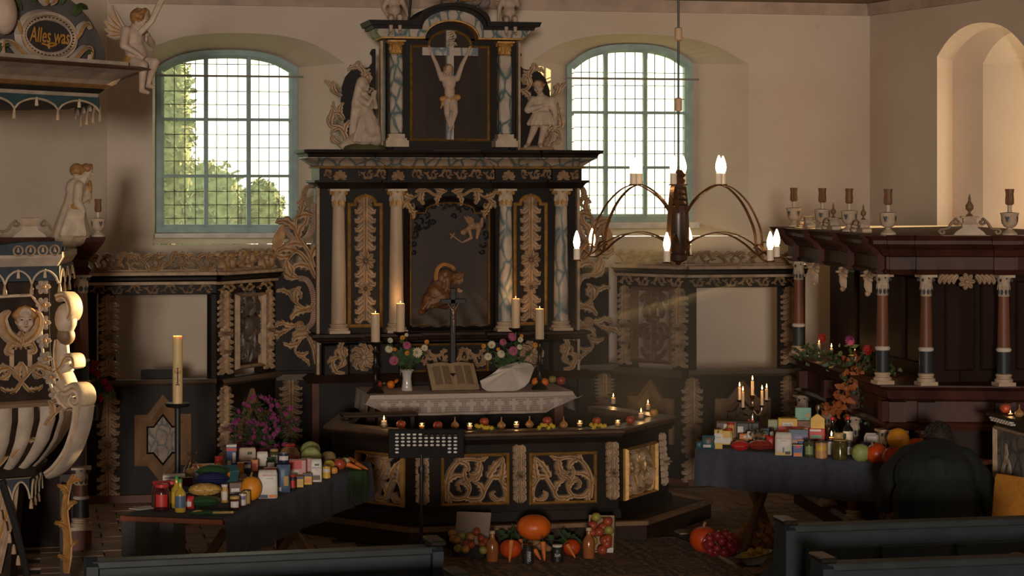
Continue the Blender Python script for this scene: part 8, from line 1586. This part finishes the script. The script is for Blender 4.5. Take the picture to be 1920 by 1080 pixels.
for i in range(nx_):
    for j in range(nz_):
        xa_, xb_ = q0+(q1-q0)*i/nx_, q0+(q1-q0)*(i+1)/nx_; za_, zb_ = dz*1.04*j/nz_, dz*1.04*(j+1)/nz_; cx, cz = (xa_+xb_)/2, (za_+zb_)/2; hole = 1 <= i <= nx_-2 and ((j >= 4 and j <= 6) or (1 <= j <= 3 and (i <= 1+(0 if j < 3 else 0) or i >= nx_-3)) or (j == 3))
        out = [(xb_, cz), (xb_, zb_), (cx, zb_), (xa_, zb_), (xa_, cz), (xa_, za_), (cx, za_), (xb_, za_)]
        if hole:
            inn = [(cx+.0145*cos(PI*k/4), cz+.0095*sin(PI*k/4)) for k in range(8)]; m_.grid([[(x, -.002, z) for x, z in out], [(x, -.002, z) for x, z in inn], [(x, .002, z) for x, z in inn]], True)
        else: m_.poly([(x, -.002, z) for x, z in out])
m_.build('desk', IRON, MS); m_ = MB(); m_.X = DK; m_.box((q0, .0, -.004), (q1, .06, .002)); m_.build('desk_lip', IRON, MS); m_ = MB(); m_.X = DK; m_.frame2d([(q0, 0), (q1, 0), (q1, dz*1.04), (q0, dz*1.04)], .006, -.005, .004); m_.build('desk_rim', IRON, MS)
m_ = MB(); m_.X = wm(MS) @ DK; m_.box((q0+.04, .008, .004), (q0+.25, .010, dz*.86)); tag(m_.build('sheet_music', mat('sheet_paper', (.75, .68, .62), .8, var=.03), None, origin=tuple(MS.location)), 'white sheet of music lying on the perforated stand', 'paper'); m_ = MB(); m_.X = wm(MS) @ DK; m_.box((q0+.255, .008, .004), (q1-.03, .010, dz*.80)); tag(m_.build('sheet_music', MATS['sheet_paper'], None, origin=tuple(MS.location)), 'second white sheet at the outer side of the music stand', 'paper')
# harvest still life on the carpet
fl_ = lambda px, py, z=.011: on_z(px, py, z); kf = lambda p: (p-CAM).dot(FWD)/F
p = fl_(880, 1042); k = kf(p); CR = thing('cardboard_tray', 'dark cardboard tray of apples with its pale lid leaning up', 'crate', p, face_cam(p)-.25); w_ = 62*k; m_ = MB(); m_.rbox((-w_/2, -.02, 0), (w_/2, .16, .012), .003); m_.build('base', TBK, CR)
for a, b in (((-w_/2, -.03, 0), (w_/2, -.02, .075)), ((-w_/2, -.03, 0), (-w_/2+.008, .16, .09)), ((w_/2-.008, -.03, 0), (w_/2, .16, .09))): m_ = MB(); m_.box(a, b); m_.build('side', TBK, CR)
m_ = MB(); m_.X = Matrix.Translation((-.02, .15, .02)) @ Matrix.Rotation(rad(-22), 4, 'X'); m_.rbox((-w_/2-.02, 0, 0), (w_/2-.0, .008, .27), .003); m_.build('lid', mat('grey_card', (.28, .22, .18), .8, var=.06), CR)
ap = [(851, 1000, APY), (865, 1006, APG), (880, 1008, APY), (891, 996, APR), (898, 1010, APR), (858, 1014, APY), (870, 1018, APR), (886, 1022, APR), (900, 1022, APR), (862, 1026, APG), (875, 1029, APY), (902, 1030, APG), (850, 1012, APY), (908, 1016, APR)]
for i, (px, py, m) in enumerate(ap): P_ = W(px, py+6, 15.86-.012*(py-996)); apple(P_, .030, m, ('red', 'yellow', 'green and red')[(APR, APY, APG).index(m)]+' apple piled in the dark cardboard tray', 'apples in the cardboard tray', rot=(random.uniform(-.8, .8), random.uniform(-.8, .8), random.uniform(0, 6)))
JUI = mat('cloudy_apple_juice', (.30, .10, .03), .2, var=.15, scale=5, bump=0, coat=.4)
def juice(px, py, lb): p = fl_(px, py); bottle(0, 0, 23, 57, JUI, mat('cream_cap', (.45, .34, .22), .5), lb, None, .55, .42, P=p, name='juice_bottle')
juice(923, 1052, 'bottle of cloudy apple juice beside the cardboard tray'); juice(1104, 1046, 'bottle of cloudy apple juice before the wooden crate')
p = fl_(1002, 1040); POT = mat('potato_skin', (.26, .15, .07), .8, var=.2, scale=12)
for i in range(22):
    a = random.uniform(0, 2*PI); rr = random.uniform(0, .13); zz_ = .028+.055*random.random()*(1-rr/.14); t = thing('potato', 'potato in the heap carrying the big pumpkin', 'potato', p+Vector((cos(a)*rr, sin(a)*rr*.55+.08, zz_-.022)), random.uniform(0, 6), 'potatoes under the big pumpkin'); m_ = MB(); m_.sphere((0, 0, .022), (.034, .026, .022), 12, 8, f=lambda a_, b_: 1+.06*sin(a_*3+b_*2)); m_.build('skin', POT, t, True); m_ = MB(); m_.sphere((.012, -.02, .03), .003, 5, 4); m_.build('eye', STEM, t)
pumpkin(W(1001, 1013, 15.75), .122, .185, PKO, 'big round orange pumpkin on top of the potatoes', stem=False, amp=.03)
pumpkin(fl_(957, 1047), .078, .135, PKR, 'red pumpkin behind a carrot next to the juice bottle', amp=.0, stem=False); pumpkin(fl_(1072, 1042), .062, .118, PKR, 'red pumpkin beside the dark jam jar with white scrawl', amp=.0, stem=False)
for a, b, r, g, lb in (((959, 1012), (955, 1055), .020, 0, 'carrot leaning on the red pumpkin near the juice'), ((974, 1012), (982, 1030), .022, 1, 'thick carrot with green tops behind the dark jar'), ((1002, 1030), (1014, 1050), .018, 0, 'carrot lying between the two dark jars'), ((1018, 1015), (1021, 1052), .020, 0, 'upright carrot in front of the potatoes'), ((1063, 1020), (1079, 1047), .018, 1, 'carrot with greens leaning on the small red pumpkin'), ((985, 1020), (992, 1040), .018, 0, 'carrot hidden between potatoes and dark jar')):
    pb = fl_(b[0], b[1], .03); pa = W(a[0], a[1], (pb-CAM).dot(FWD)+.03); carrot(pa, pb, r, lb, 'carrots of the harvest still life', bool(g))
js = [jar(0, 0, 22, 34, TBK, TBK, 'dark jam jar with small white script', None, P=fl_(990, 1056)), jar(0, 0, 22, 32, TBK, TW, 'dark jam jar with pale lid and white scrawl', TBK, P=fl_(1045, 1053))]
for t, tx, rz_ in ((js[0], 'Gelee', PI/2), (js[1], 'Saft', .1)):
    text_mesh(tx, .03, TW, 'script', t, Matrix.Translation((.01 if rz_ > 1 else 0, -.043, .05)) @ (Matrix.Rotation(-rz_, 4, 'Y') @ FRONT if rz_ > 1 else FRONT), shear=.2)
leafcloud('carrot_foliage', 'dark feathery carrot tops behind the still life', [W(950, 1010, 15.9), W(975, 1005, 15.95), W(1060, 1015, 15.9), W(1066, 1005, 15.9)], 80, .03, SPIN, .05, 'leaves')
CRW = mat('crate_wood', (.34, .22, .13), .8, var=.2, scale=6); p = fl_(1126, 1036); t = thing('wooden_crate', 'upright wooden fruit crate full of red apples', 'crate', p, face_cam(p)-.1); k = kf(p); w_ = 48*k; h_ = 70*k; M = Matrix.Rotation(rad(-18), 4, 'X')
for a, b in (((-w_/2, .0, 0), (-w_/2+.012, .09, h_)), ((w_/2-.012, 0, 0), (w_/2, .09, h_)), ((-w_/2, .08, 0), (w_/2, .09, h_)), ((-w_/2, 0, h_-.01), (w_/2, .09, h_)), ((-w_/2, 0, 0), (w_/2, .09, .01))): m_ = MB(); m_.X = M; m_.box(a, b); m_.build('board', CRW, t)
for s in (-1, 1):
    for z in (h_-.03, .0): m_ = MB(); m_.X = M; m_.extrude([(s*w_/2, z), (s*(w_/2-.04), z+(.03 if z else 0)), (s*w_/2, z+.03)], -.004, .004); m_.build('corner_block', CRW, t)
m_ = MB(); m_.X = M; m_.box((-.01, -.006, .0), (w_/2, .0, .035)); m_.build('price_card', TW, t)
for i, (px, py) in enumerate(((1119, 972), (1138, 980), (1112, 988), (1125, 1000), (1142, 996), (1110, 1002), (1130, 1014), (1144, 1010), (1116, 1016), (1124, 1030), (1140, 1022), (1128, 988))): apple(W(px, py+6, 15.94-.003*(py-972)), .036, APR if i % 4 else APG, ('red' if i % 4 else 'greenish')+' apple packed in the upright wooden crate', 'apples in the wooden crate', rot=(random.uniform(-1.2, .2), random.uniform(-.6, .6), random.uniform(0, 6)))
# floor group by the pumpkin table
gz = lambda px, py: on_z(px, py, .001)
pumpkin(gz(1320, 1036), .105, .19, PKR, 'red pumpkin with a stout stalk beside the pumpkin table', amp=.02); pumpkin(gz(1384, 1018), .07, .10, mat('turban_squash', (.30, .10, .03), .5, col2=(.40, .34, .18), scale=5), 'striped turban squash behind the red net', stem=False)
ONR = mat('red_onion', (.22, .02, .02), .35, var=.3, scale=10); NETR = mat('red_net', (.34, .015, .02), .6)
def netbag(px, py, rx_, rz_, n, mo, mn, lb, li, grp, s):
    p = gz(px, py); t = thing('net_bag', lb, 'net bag', p); m_ = MB()
    for i in range(14):
        a = 2*PI*i/14
        for d in (-1, 1): m_.tube([(rx_*1.04*sin(b)*cos(a+d*b*.5), rx_*.62*sin(b)*sin(a+d*b*.5), rz_*.52*(1-cos(b))) for b in [.2+2.7*j/9 for j in range(10)]], .0016, 3)
    m_.build('netting', mn, t)['kind'] = 'stuff'
    q = None
    for i in range(n):
        b = math.acos(1-2*(i+.5)/n); a = i*2.4; c = p+Vector((rx_*.78*sin(b)*cos(a), rx_*.45*sin(b)*sin(a), max(0, rz_*.42*(1-cos(b))-.01)))
        if q is None: q = thing(li[0], li[1], li[2], c, 0, grp); m_ = MB(); m_.sphere((0, 0, s), (s, s, s*.95), 12, 8); m_.build('skin', mo, q, True); m_ = MB(); m_.tube([(0, 0, s*1.9), (0, 0, s*2.3)], [s*.2, s*.08], 5); m_.build('tip', STEM2, q)
        else: dup(q, c)
netbag(1352, 1044, .135, .17, 22, ONR, NETR, 'red net bag of onions on the floor', ('red_onion', 'red onion inside the red net bag', 'onion'), 'onions in the red net', .030); netbag(1420, 1034, .14, .22, 26, mat('brown_onion', (.30, .13, .03), .45, var=.25, scale=9), mat('orange_net', (.40, .14, .01), .6), 'orange net bag of onions behind the enamel bowl', ('brown_onion', 'golden onion inside the orange net bag', 'onion'), 'onions in the orange net', .028)
ENM = mat('white_enamel', (.55, .50, .45), .2, var=.03, coat=.4); p = gz(1416, 1056); BW = thing('enamel_bowl', 'white oval enamel bowl with a dark rim', 'bowl', p); m_ = MB(); m_.lathe([(.06, 0), (.065, .004), (.10, .05), (.125, .068), (.118, .066), (.06, .010), (.001, .008)], 28, caps=False); m_.v = [(x*1.15, y*.85, z) for x, y, z in m_.v]; m_.build('bowl', ENM, BW, True); m_ = MB(); m_.tube([(.1435*cos(2*PI*i/32), .106*sin(2*PI*i/32), .068) for i in range(33)], .003, 6); m_.build('rim', IRON, BW, True); BW.rotation_euler = (0, rad(-8), .3)
YF = mat('quince_yellow', (.42, .30, .03), .5, var=.2, scale=8)
for i, (x, y, z) in enumerate(((-.05, -.02, .02), (.02, -.04, .02), (.07, 0, .025), (0, .03, .03), (-.02, -.01, .065), (.04, .0, .068), (.09, -.02, .06), (-.07, .02, .035))): apple(p+Vector((x, y, z)), .027, YF, 'yellow quince heaped in the enamel bowl', 'quinces in the enamel bowl', name='quince', rot=(random.uniform(-1, 1), random.uniform(-1, 1), 0))
# chandelier
ch = W(1272, 420, 11.8); kk = 11.8/F; zz = lambda py: 2.64-(py-YH)*kk; CHN = thing('chandelier', 'turned wood chandelier with strap iron arms and candle bulbs', 'chandelier', (ch.x, ch.y, zz(500))); zo = zz(500)
CW = mat('chandelier_wood', (.035, .016, .009), .35, var=.3, scale=8, spec=.4); STRAP = mat('brown_strap_iron', (.16, .075, .03), .4, metal=.6, var=.2); ZZ = lambda py: zz(py)-zo
m_ = MB(); pr = [(497, 3), (492, 6), (488, 16), (478, 18), (474, 12), (468, 14), (440, 18), (410, 18), (392, 19), (386, 16), (382, 19), (376, 14), (372, 17), (366, 13), (362, 15), (356, 11), (350, 14), (344, 11), (338, 13), (334, 9), (328, 14), (322, 9), (318, 6)]; m_.lathe([(r_*kk, ZZ(py)) for py, r_ in pr], 20); m_.build('spindle', CW, CHN, True)
m_ = MB(); m_.tube([(0, 0, ZZ(320)), (0, 0, ZZ(-20)), (0, 0, HC-zo)], .006, 8); m_.build('rod', IRON, CHN, True)
for py in (64, 196): m_ = MB(); c = ZZ(py); m_.lathe([(.012, c-.036), (.021, c-.03), (.021, c+.03), (.012, c+.036)], 12); m_.build('rod_sleeve', mat('sleeve_cream', (.42, .27, .16), .6, var=.05), CHN, True)
BULB = mat('bulb_glow', (1, .85, .6), .3, var=0, emit=(1.0, .66, .30), estr=9); SLV = mat('candle_sleeve', (.58, .48, .38), .5, var=.04)
R1 = 205*kk; a0 = math.atan2(-FWD.y, -FWD.x)
rlow, rup = 205*kk, 92*kk
def strapm(P, nm):
    m_ = MB(); n = len(P); rows = []
    for i in range(n):
        p = Vector(P[i]); t = (Vector(P[min(i+1, n-1)])-Vector(P[max(i-1, 0)])).normalized(); d = Vector((-sin(P_a), cos(P_a), 0)); w = .011; nn = t.cross(d).normalized()*.0018
        rows.append([p-d*w-nn, p+d*w-nn, p+d*w+nn, p-d*w+nn])
    m_.grid(rows, True); return m_.build(nm, STRAP, CHN)
def lightset(x, y, z, rz_, nm='sleeve'):
    m_ = MB(); m_.lathe([(.022, z-.004), (.026, z), (.020, z+.003)], 12, (x, y, 0)); m_.build('drip_cup', STRAP, CHN, True); m_ = MB(); m_.lathe([(.0175, z), (.0175, z+.058), (.010, z+.060)], 14, (x, y, 0)); m_.build('candle_sleeve', SLV, CHN, True)
    m_ = MB(); m_.lathe([(.009, z+.058), (.016, z+.075), (.0185, z+.092), (.016, z+.112), (.009, z+.136), (.003, z+.152)], 14, (x, y, 0)); m_.build('bulb', BULB, CHN, True)
    l = lamp('bulb_light', 'POINT', (0, 0, 0), 3.0, (1, .60, .26), size=.02); l.parent = CHN; l.location = (x, y, z+.1)
angs = [rad(-12-d) for d in (40, 100, 160, 220, 280, 340)]
for P_a in angs:
    c, s = cos(P_a), sin(P_a); v = lambda r_, py: (c*r_, s*r_, ZZ(py))
    strapm(smooth_path([v(.03, 410), v(.10, 375), v(rup*.75, 352), v(rup, 347), v(rup*1.28, 356), v(rup*1.6, 385), v(rup*1.85, 430), v(rlow*.86, 470), v(rlow*.94, 484), v(rlow, 486), v(rlow*1.04, 484)], 5), 'upper_arm'); strapm(smooth_path([v(.035, 470), v(.09, 450), v(.22, 436), v(.33, 440), v(.42, 455), v(rlow*.86, 474), v(rlow*.93, 466), v(rlow*.88, 455), v(rlow*.83, 462)], 5), 'lower_arm')
    lightset(c*rup, s*rup, ZZ(346), P_a); lightset(c*rlow, s*rlow, ZZ(485), P_a)
# pews
PEWP = mat('blue_pew_paint', (.014, .021, .026), .5, var=.2, scale=8, spec=.35); PEWT = mat('grey_pew_top', (.020, .025, .026), .42, var=.25, scale=9, spec=.35); BRASS = mat('worn_metal_cap', (.05, .045, .035), .3, metal=.8, var=.3)
def pew(pa, pb, zt, label, capends, depth=.42):
    a, b = Vector(pa), Vector(pb); d = (b-a); d.z = 0; L_ = d.length; d.normalize(); t = thing('pew', label, 'pew', (a.x, a.y, 0), math.atan2(d.y, d.x)); m_ = MB(); m_.rbox((0, -.02, zt-.035), (L_, .075, zt), .006); m_.build('top_rail', PEWT, t)
    m_ = MB(); m_.box((.02, .01, .05), (L_-.02, .04, zt-.03)); m_.build('back', PEWP, t); n = max(2, int(L_/.42))
    for k in range(n): x0 = .08+(L_-.16)*k/n; x1 = .08+(L_-.16)*(k+1)/n-.05; m_ = MB(); m_.rbox((x0, -.008, .25), (x1, .012, zt-.11), .008); m_.build('raised_panel', PEWP, t)
    m_ = MB(); m_.rbox((.03, .04, .40), (L_-.03, .04+depth, .44), .006); m_.build('seat', PEWP, t)
    for e, cap in zip((0, L_), capends):
        m_ = MB(); m_.extrude([(0, 0), (.50, 0), (.50, .55), (.40, .68), (.16, .80), (.12, zt+.0), (.02, zt+.015), (-.04, zt-.02), (-.04, .2)], -.025, .025); m_.v = [(e+y, x, z) for x, y, z in m_.v]; m_.build('end_panel', PEWP, t)
        if cap: m_ = MB(); m_.rbox((e-.035, -.05, zt+.005), (e+.035, .13, zt+.03), .006); m_.build('end_cap', BRASS, t)
    return t
pl0, pl1 = on_z(172, 1052, 1.0), on_z(818, 1024, 1.0); pew(pl0, pl1, 1.0, 'dark blue pew below the pulpit and grocery table', (False, True))
pr0, pr1 = on_z(1478, 985, 1.0), on_z(1960, 969, 1.0); pew(pr0, pr1, 1.0, 'dark blue panelled pew behind the bowed person', (True, False)); pr2, pr3 = on_z(1548, 1056, 1.0), on_z(1990, 1040, 1.0); pew(pr2, pr3, 1.0, 'second blue pew row where the child sits', (True, False)); pq0, pq1 = on_z(60, 1130, 1.0), on_z(860, 1085, 1.0); pew(pq0, pq1, 1.0, 'rear blue pew mostly below the picture edge', (False, True))
# people
ROBE_ = mat('black_gown', (.006, .009, .010), .85, var=.25, scale=12, stretch=(3, 3, .4), bump=.5); SKN = mat('skin', (.42, .22, .14), .5, var=.05, bump=0); DHAIR = mat('dark_hair', (.022, .013, .009), .7, var=.4, scale=50, bump=.6)
pb = W(1752, 960, 13.7); pb.z = 0; PER = thing('person', 'person in a black gown bowed over the pumpkin table', 'person', pb, face_cam(pb)); kk = 13.7/F; zz = lambda py: 2.64-(py-YH)*kk; v = lambda px, py, y: Vector(((px-1752)*kk, y, zz(py)))
B_ = [('e', v(1760, 838, .45), (.085, .11, .115), rotm('X', -.9), 2), ('e', v(1760, 845, .52), (.075, .09, .10), rotm('X', -.9), 1), ('c', v(1758, 850, .38), v(1757, 862, .28), .06, .075, 0),
      ('e', v(1755, 868, .16), (.21, .17, .13), None, 0), ('e', v(1752, 895, .04), (.25, .18, .19), None, 0), ('e', v(1755, 940, -.02), (.27, .19, .22), None, 0), ('e', v(1757, 990, -.02), (.29, .22, .24), None, 0), ('c', v(1715, 1030, .05), v(1700, 1075, .25), .15, .15, 0), ('c', v(1800, 1030, .05), v(1812, 1075, .25), .15, .15, 0),
      ('c', v(1706, 868, .16), v(1676, 905, .28), .095, .10, 0), ('c', v(1676, 905, .28), v(1690, 900, .55), .09, .08, 0), ('c', v(1806, 870, .16), v(1836, 915, .26), .095, .10, 0), ('c', v(1836, 915, .26), v(1820, 905, .52), .09, .08, 0), ('c', v(1672, 905, .24), v(1664, 960, .2), .06, .05, 0), ('c', v(1668, 945, .22), v(1650, 965, .2), .05, .03, 0), ('c', v(1838, 915, .22), v(1858, 970, .15), .07, .05, 0)]
for k in range(11): B_.append(('c', v(1700+k*11, 858+abs(k-5)*3, -.0-.11*sin(PI*k/10)), v(1685+k*14, 1010, -.10-.12*sin(PI*k/10)), .022, .026, 0))
B_ += [('c', v(1725, 1040, .1), v(1720, 1130, .05), .12, .10, 0), ('c', v(1790, 1040, .1), v(1795, 1130, .05), .12, .10, 0), ('c', v(1720, 1130, .05), (v(1720, 1130, .05).x, .1, .06), .09, .06, 0), ('c', v(1795, 1130, .05), (v(1795, 1130, .05).x, .1, .06), .09, .06, 0)]
B_ += hand_prims(v(1698, 898, .58), Vector((.5, 1, -.1)), Vector((1, 0, 0)), .17, 1)+hand_prims(v(1812, 902, .56), Vector((-.5, 1, -.1)), Vector((-1, 0, 0)), .17, 1)
organic('body', B_, [ROBE_, SKN, DHAIR], .014, PER, 3)
m_ = MB(); hcn = v(1760, 838, .45)
for k in range(420):
    a, b = random.uniform(0, 2*PI), math.acos(random.uniform(-.3, 1)); d = Vector((sin(b)*cos(a)*.088, sin(b)*sin(a)*.11, cos(b)*.115)); d = rotm('X', -.9) @ d; e = Vector((random.uniform(-.4, .4), random.uniform(-.4, .4), -.4)); m_.tube([hcn+d*.95, hcn+d*1.06+e*.012, hcn+d*1.05+e*.035], .0028, 3)
m_.build('hair', DHAIR, PER)['kind'] = 'stuff'
# orange chair
cp = W(1880, 960, 13.4); CHR = thing('chair', 'chair with an orange upholstered back beside the gowned person', 'chair', (cp.x, cp.y, 0), face_cam(cp)-.75); OUP = mat('orange_upholstery', (.42, .17, .02), .85, var=.12, scale=40, bump=.1); kk = 13.4/F; zt, zb = 2.64-(893-YH)*kk, 2.64-(985-YH)*kk
m_ = MB(); m_.X = Matrix.Rotation(-.12, 4, 'X'); m_.rbox((-.15, -.03, zb), (.15, .03, zt), .022); m_.build('backrest', OUP, CHR, True); m_ = MB(); m_.rbox((-.21, .02, .42), (.21, .42, .48), .02); m_.build('seat', OUP, CHR, True)
for sx in (-1, 1):
    for sy, ht in ((.0, zb+.05), (.38, .43)): m_ = MB(); m_.tube([(sx*.18, sy, 0), (sx*.18, sy, ht)], .012, 8); m_.build('leg', IRON, CHR, True)
# child in the pew
kp = W(1908, 1080, 10.0); kp.z = 0; KID = thing('person', 'blond child in a pew, only the top of the hair showing', 'person', kp, face_cam(kp)+PI); hz = 2.64-(1042-YH)*10.0/F; BL = mat('blond_hair', (.36, .17, .06), .6, var=.35, scale=60, stretch=(1, 1, .2), bump=.5)
B_ = face_prims(Vector((0, 0, hz-.105)), .11, Matrix.Identity(3), 0, 1, 'short')+[('c', (0, .01, hz-.22), (0, .02, hz-.30), .05, .055, 0), ('e', (0, .03, hz-.42), (.15, .10, .16), None, 2), ('e', (0, .03, hz-.58), (.13, .10, .14), None, 2), ('c', (-.14, .03, hz-.33), (-.18, -.02, hz-.55), .05, .045, 2), ('c', (.14, .03, hz-.33), (.18, -.02, hz-.55), .05, .045, 2), ('c', (-.07, .0, .50), (-.08, -.34, .50), .07, .055, 2), ('c', (.07, .0, .50), (.08, -.34, .50), .07, .055, 2), ('c', (-.08, -.34, .50), (-.08, -.36, .12), .055, .04, 2), ('c', (.08, -.34, .50), (.08, -.36, .12), .055, .04, 2)]
B_ += hand_prims(Vector((-.18, -.02, hz-.55)), Vector((.3, -1, 0)), Vector((1, 0, 0)), .12, 0)+hand_prims(Vector((.18, -.02, hz-.55)), Vector((-.3, -1, 0)), Vector((-1, 0, 0)), .12, 0)
organic('body', B_, [SKN, BL, TLB], .010, KID, 3); m_ = MB()
for k in range(260):
    a, b = random.uniform(0, 2*PI), math.acos(random.uniform(-.2, 1)); d = Vector((sin(b)*cos(a)*.092, sin(b)*sin(a)*.09+.03, cos(b)*.09+.035)); m_.tube([Vector((0, 0, hz-.105))+d, Vector((0, 0, hz-.105))+d*1.08+Vector((0, .01, -.02)), Vector((0, 0, hz-.105))+d*1.06+Vector((0, .015, -.06))], .0022, 3)
m_.build('hair', BL, KID)['kind'] = 'stuff'
# painted parapet at the right edge
q0, q1 = W(1864, 774, 14.6), W(1935, 790, 14.0); pz = (q0.z+q1.z)/2; sp = Sec((q0.x, q0.y), (q1.x, q1.y)); PRP = thing('parapet', 'black parapet with checker edge and painted scroll panel', 'parapet', (q0.x, q0.y, 0))
m_ = sp.mb(); m_.box((-.02, -.05, pz-.02), (sp.L+.4, .14, pz)); m_.build('top_board', BLACK, PRP, world=True); m_ = sp.mb(); m_.box((.02, 0, 0), (sp.L+.4, .05, pz-.02)); m_.build('body', BLACK, PRP, world=True)
for k in range(16):
    for j in range(2):
        if (k+j) % 2: m_ = sp.mb(); m_.box((k*.022, -.034, pz-.052+j*.013), (k*.022+.02, -.0, pz-.041+j*.013)); m_.build('checker_tile', WHITEP, PRP, world=True)
m_ = sp.mb(); m_.sweep([(0, 0), (.03, 0), (.03, .01), (0, .01)], [(0, 0), (0, .1)]) if False else m_.box((.08, -.012, .25), (sp.L+.4, 0, pz-.10)); m_.build('panel_field', marble('grey_painted_scroll', (.12, .11, .115), (.22, .19, .17), (.045, .05, .06), 7), PRP, world=True); m_ = sp.mb(); m_.frame2d([(.06, .23), (sp.L+.4, .23), (sp.L+.4, pz-.08), (.06, pz-.08)], .022, -.025, 0); m_.build('panel_frame', CREAM, PRP, world=True)
m_ = sp.mb(); m_.X = sp.M @ Matrix.Translation((.22, -.014, .75)); acanthus(m_, [(0, -.3), (-.06, -.15), (-.03, .05), (.05, .1), (.09, .02), (.04, -.03)], .03, .012, [(.2, 1, .12, 1.5), (.3, -1, .14, 1.5), (.5, 1, .12, 1.5), (.7, -1, .1, 1.5)]); m_.build('painted_scroll', [mat('grey_scroll', (.30, .27, .25), .6), OCHRE], PRP, True, world=True)
pt = sp.w(.09, .04, pz); apple(pt, .036, APR, 'red and yellow apple on the painted parapet'); p = sp.w(.22, .02, pz); votive(p, 'tea light on the painted parapet', None, .02, .015, .012); onion(sp.w(.34, .03, pz), .030, 'onion on the painted parapet beside the tea light', None)
# added haze ball imitating the veiling glare over the right screen
hc_ = W(1235, 700, 17.4); m_ = MB(); m_.sphere((0, 0, 0), 1, 24, 16); HZ = m_.build('glare_haze', bpy.data.materials.new('haze')); HZ.location = hc_; HZ.scale = (1.15, 1.5, 1.45); HZ.rotation_euler = (0, 0, -PSI); tag(HZ, 'thin dusty haze glowing before the pierced screen', 'haze', kind='stuff')
hm = HZ.data.materials[0]; hm.use_nodes = True; nt = hm.node_tree; N = nt.nodes; N.clear(); o_ = N.new('ShaderNodeOutputMaterial'); vs = N.new('ShaderNodeVolumeScatter'); tc = N.new('ShaderNodeTexCoord'); gr = N.new('ShaderNodeTexGradient'); gr.gradient_type = 'SPHERICAL'; mu = N.new('ShaderNodeMath'); mu.operation = 'MULTIPLY'; mu.inputs[1].default_value = .30
vs.inputs['Color'].default_value = (.9, .78, .58, 1); vs.inputs['Anisotropy'].default_value = .2
nt.links.new(tc.outputs['Object'], gr.inputs[0]); nt.links.new(gr.outputs['Fac'], mu.inputs[0]); nt.links.new(mu.outputs[0], vs.inputs['Density']); nt.links.new(vs.outputs[0], o_.inputs['Volume'])
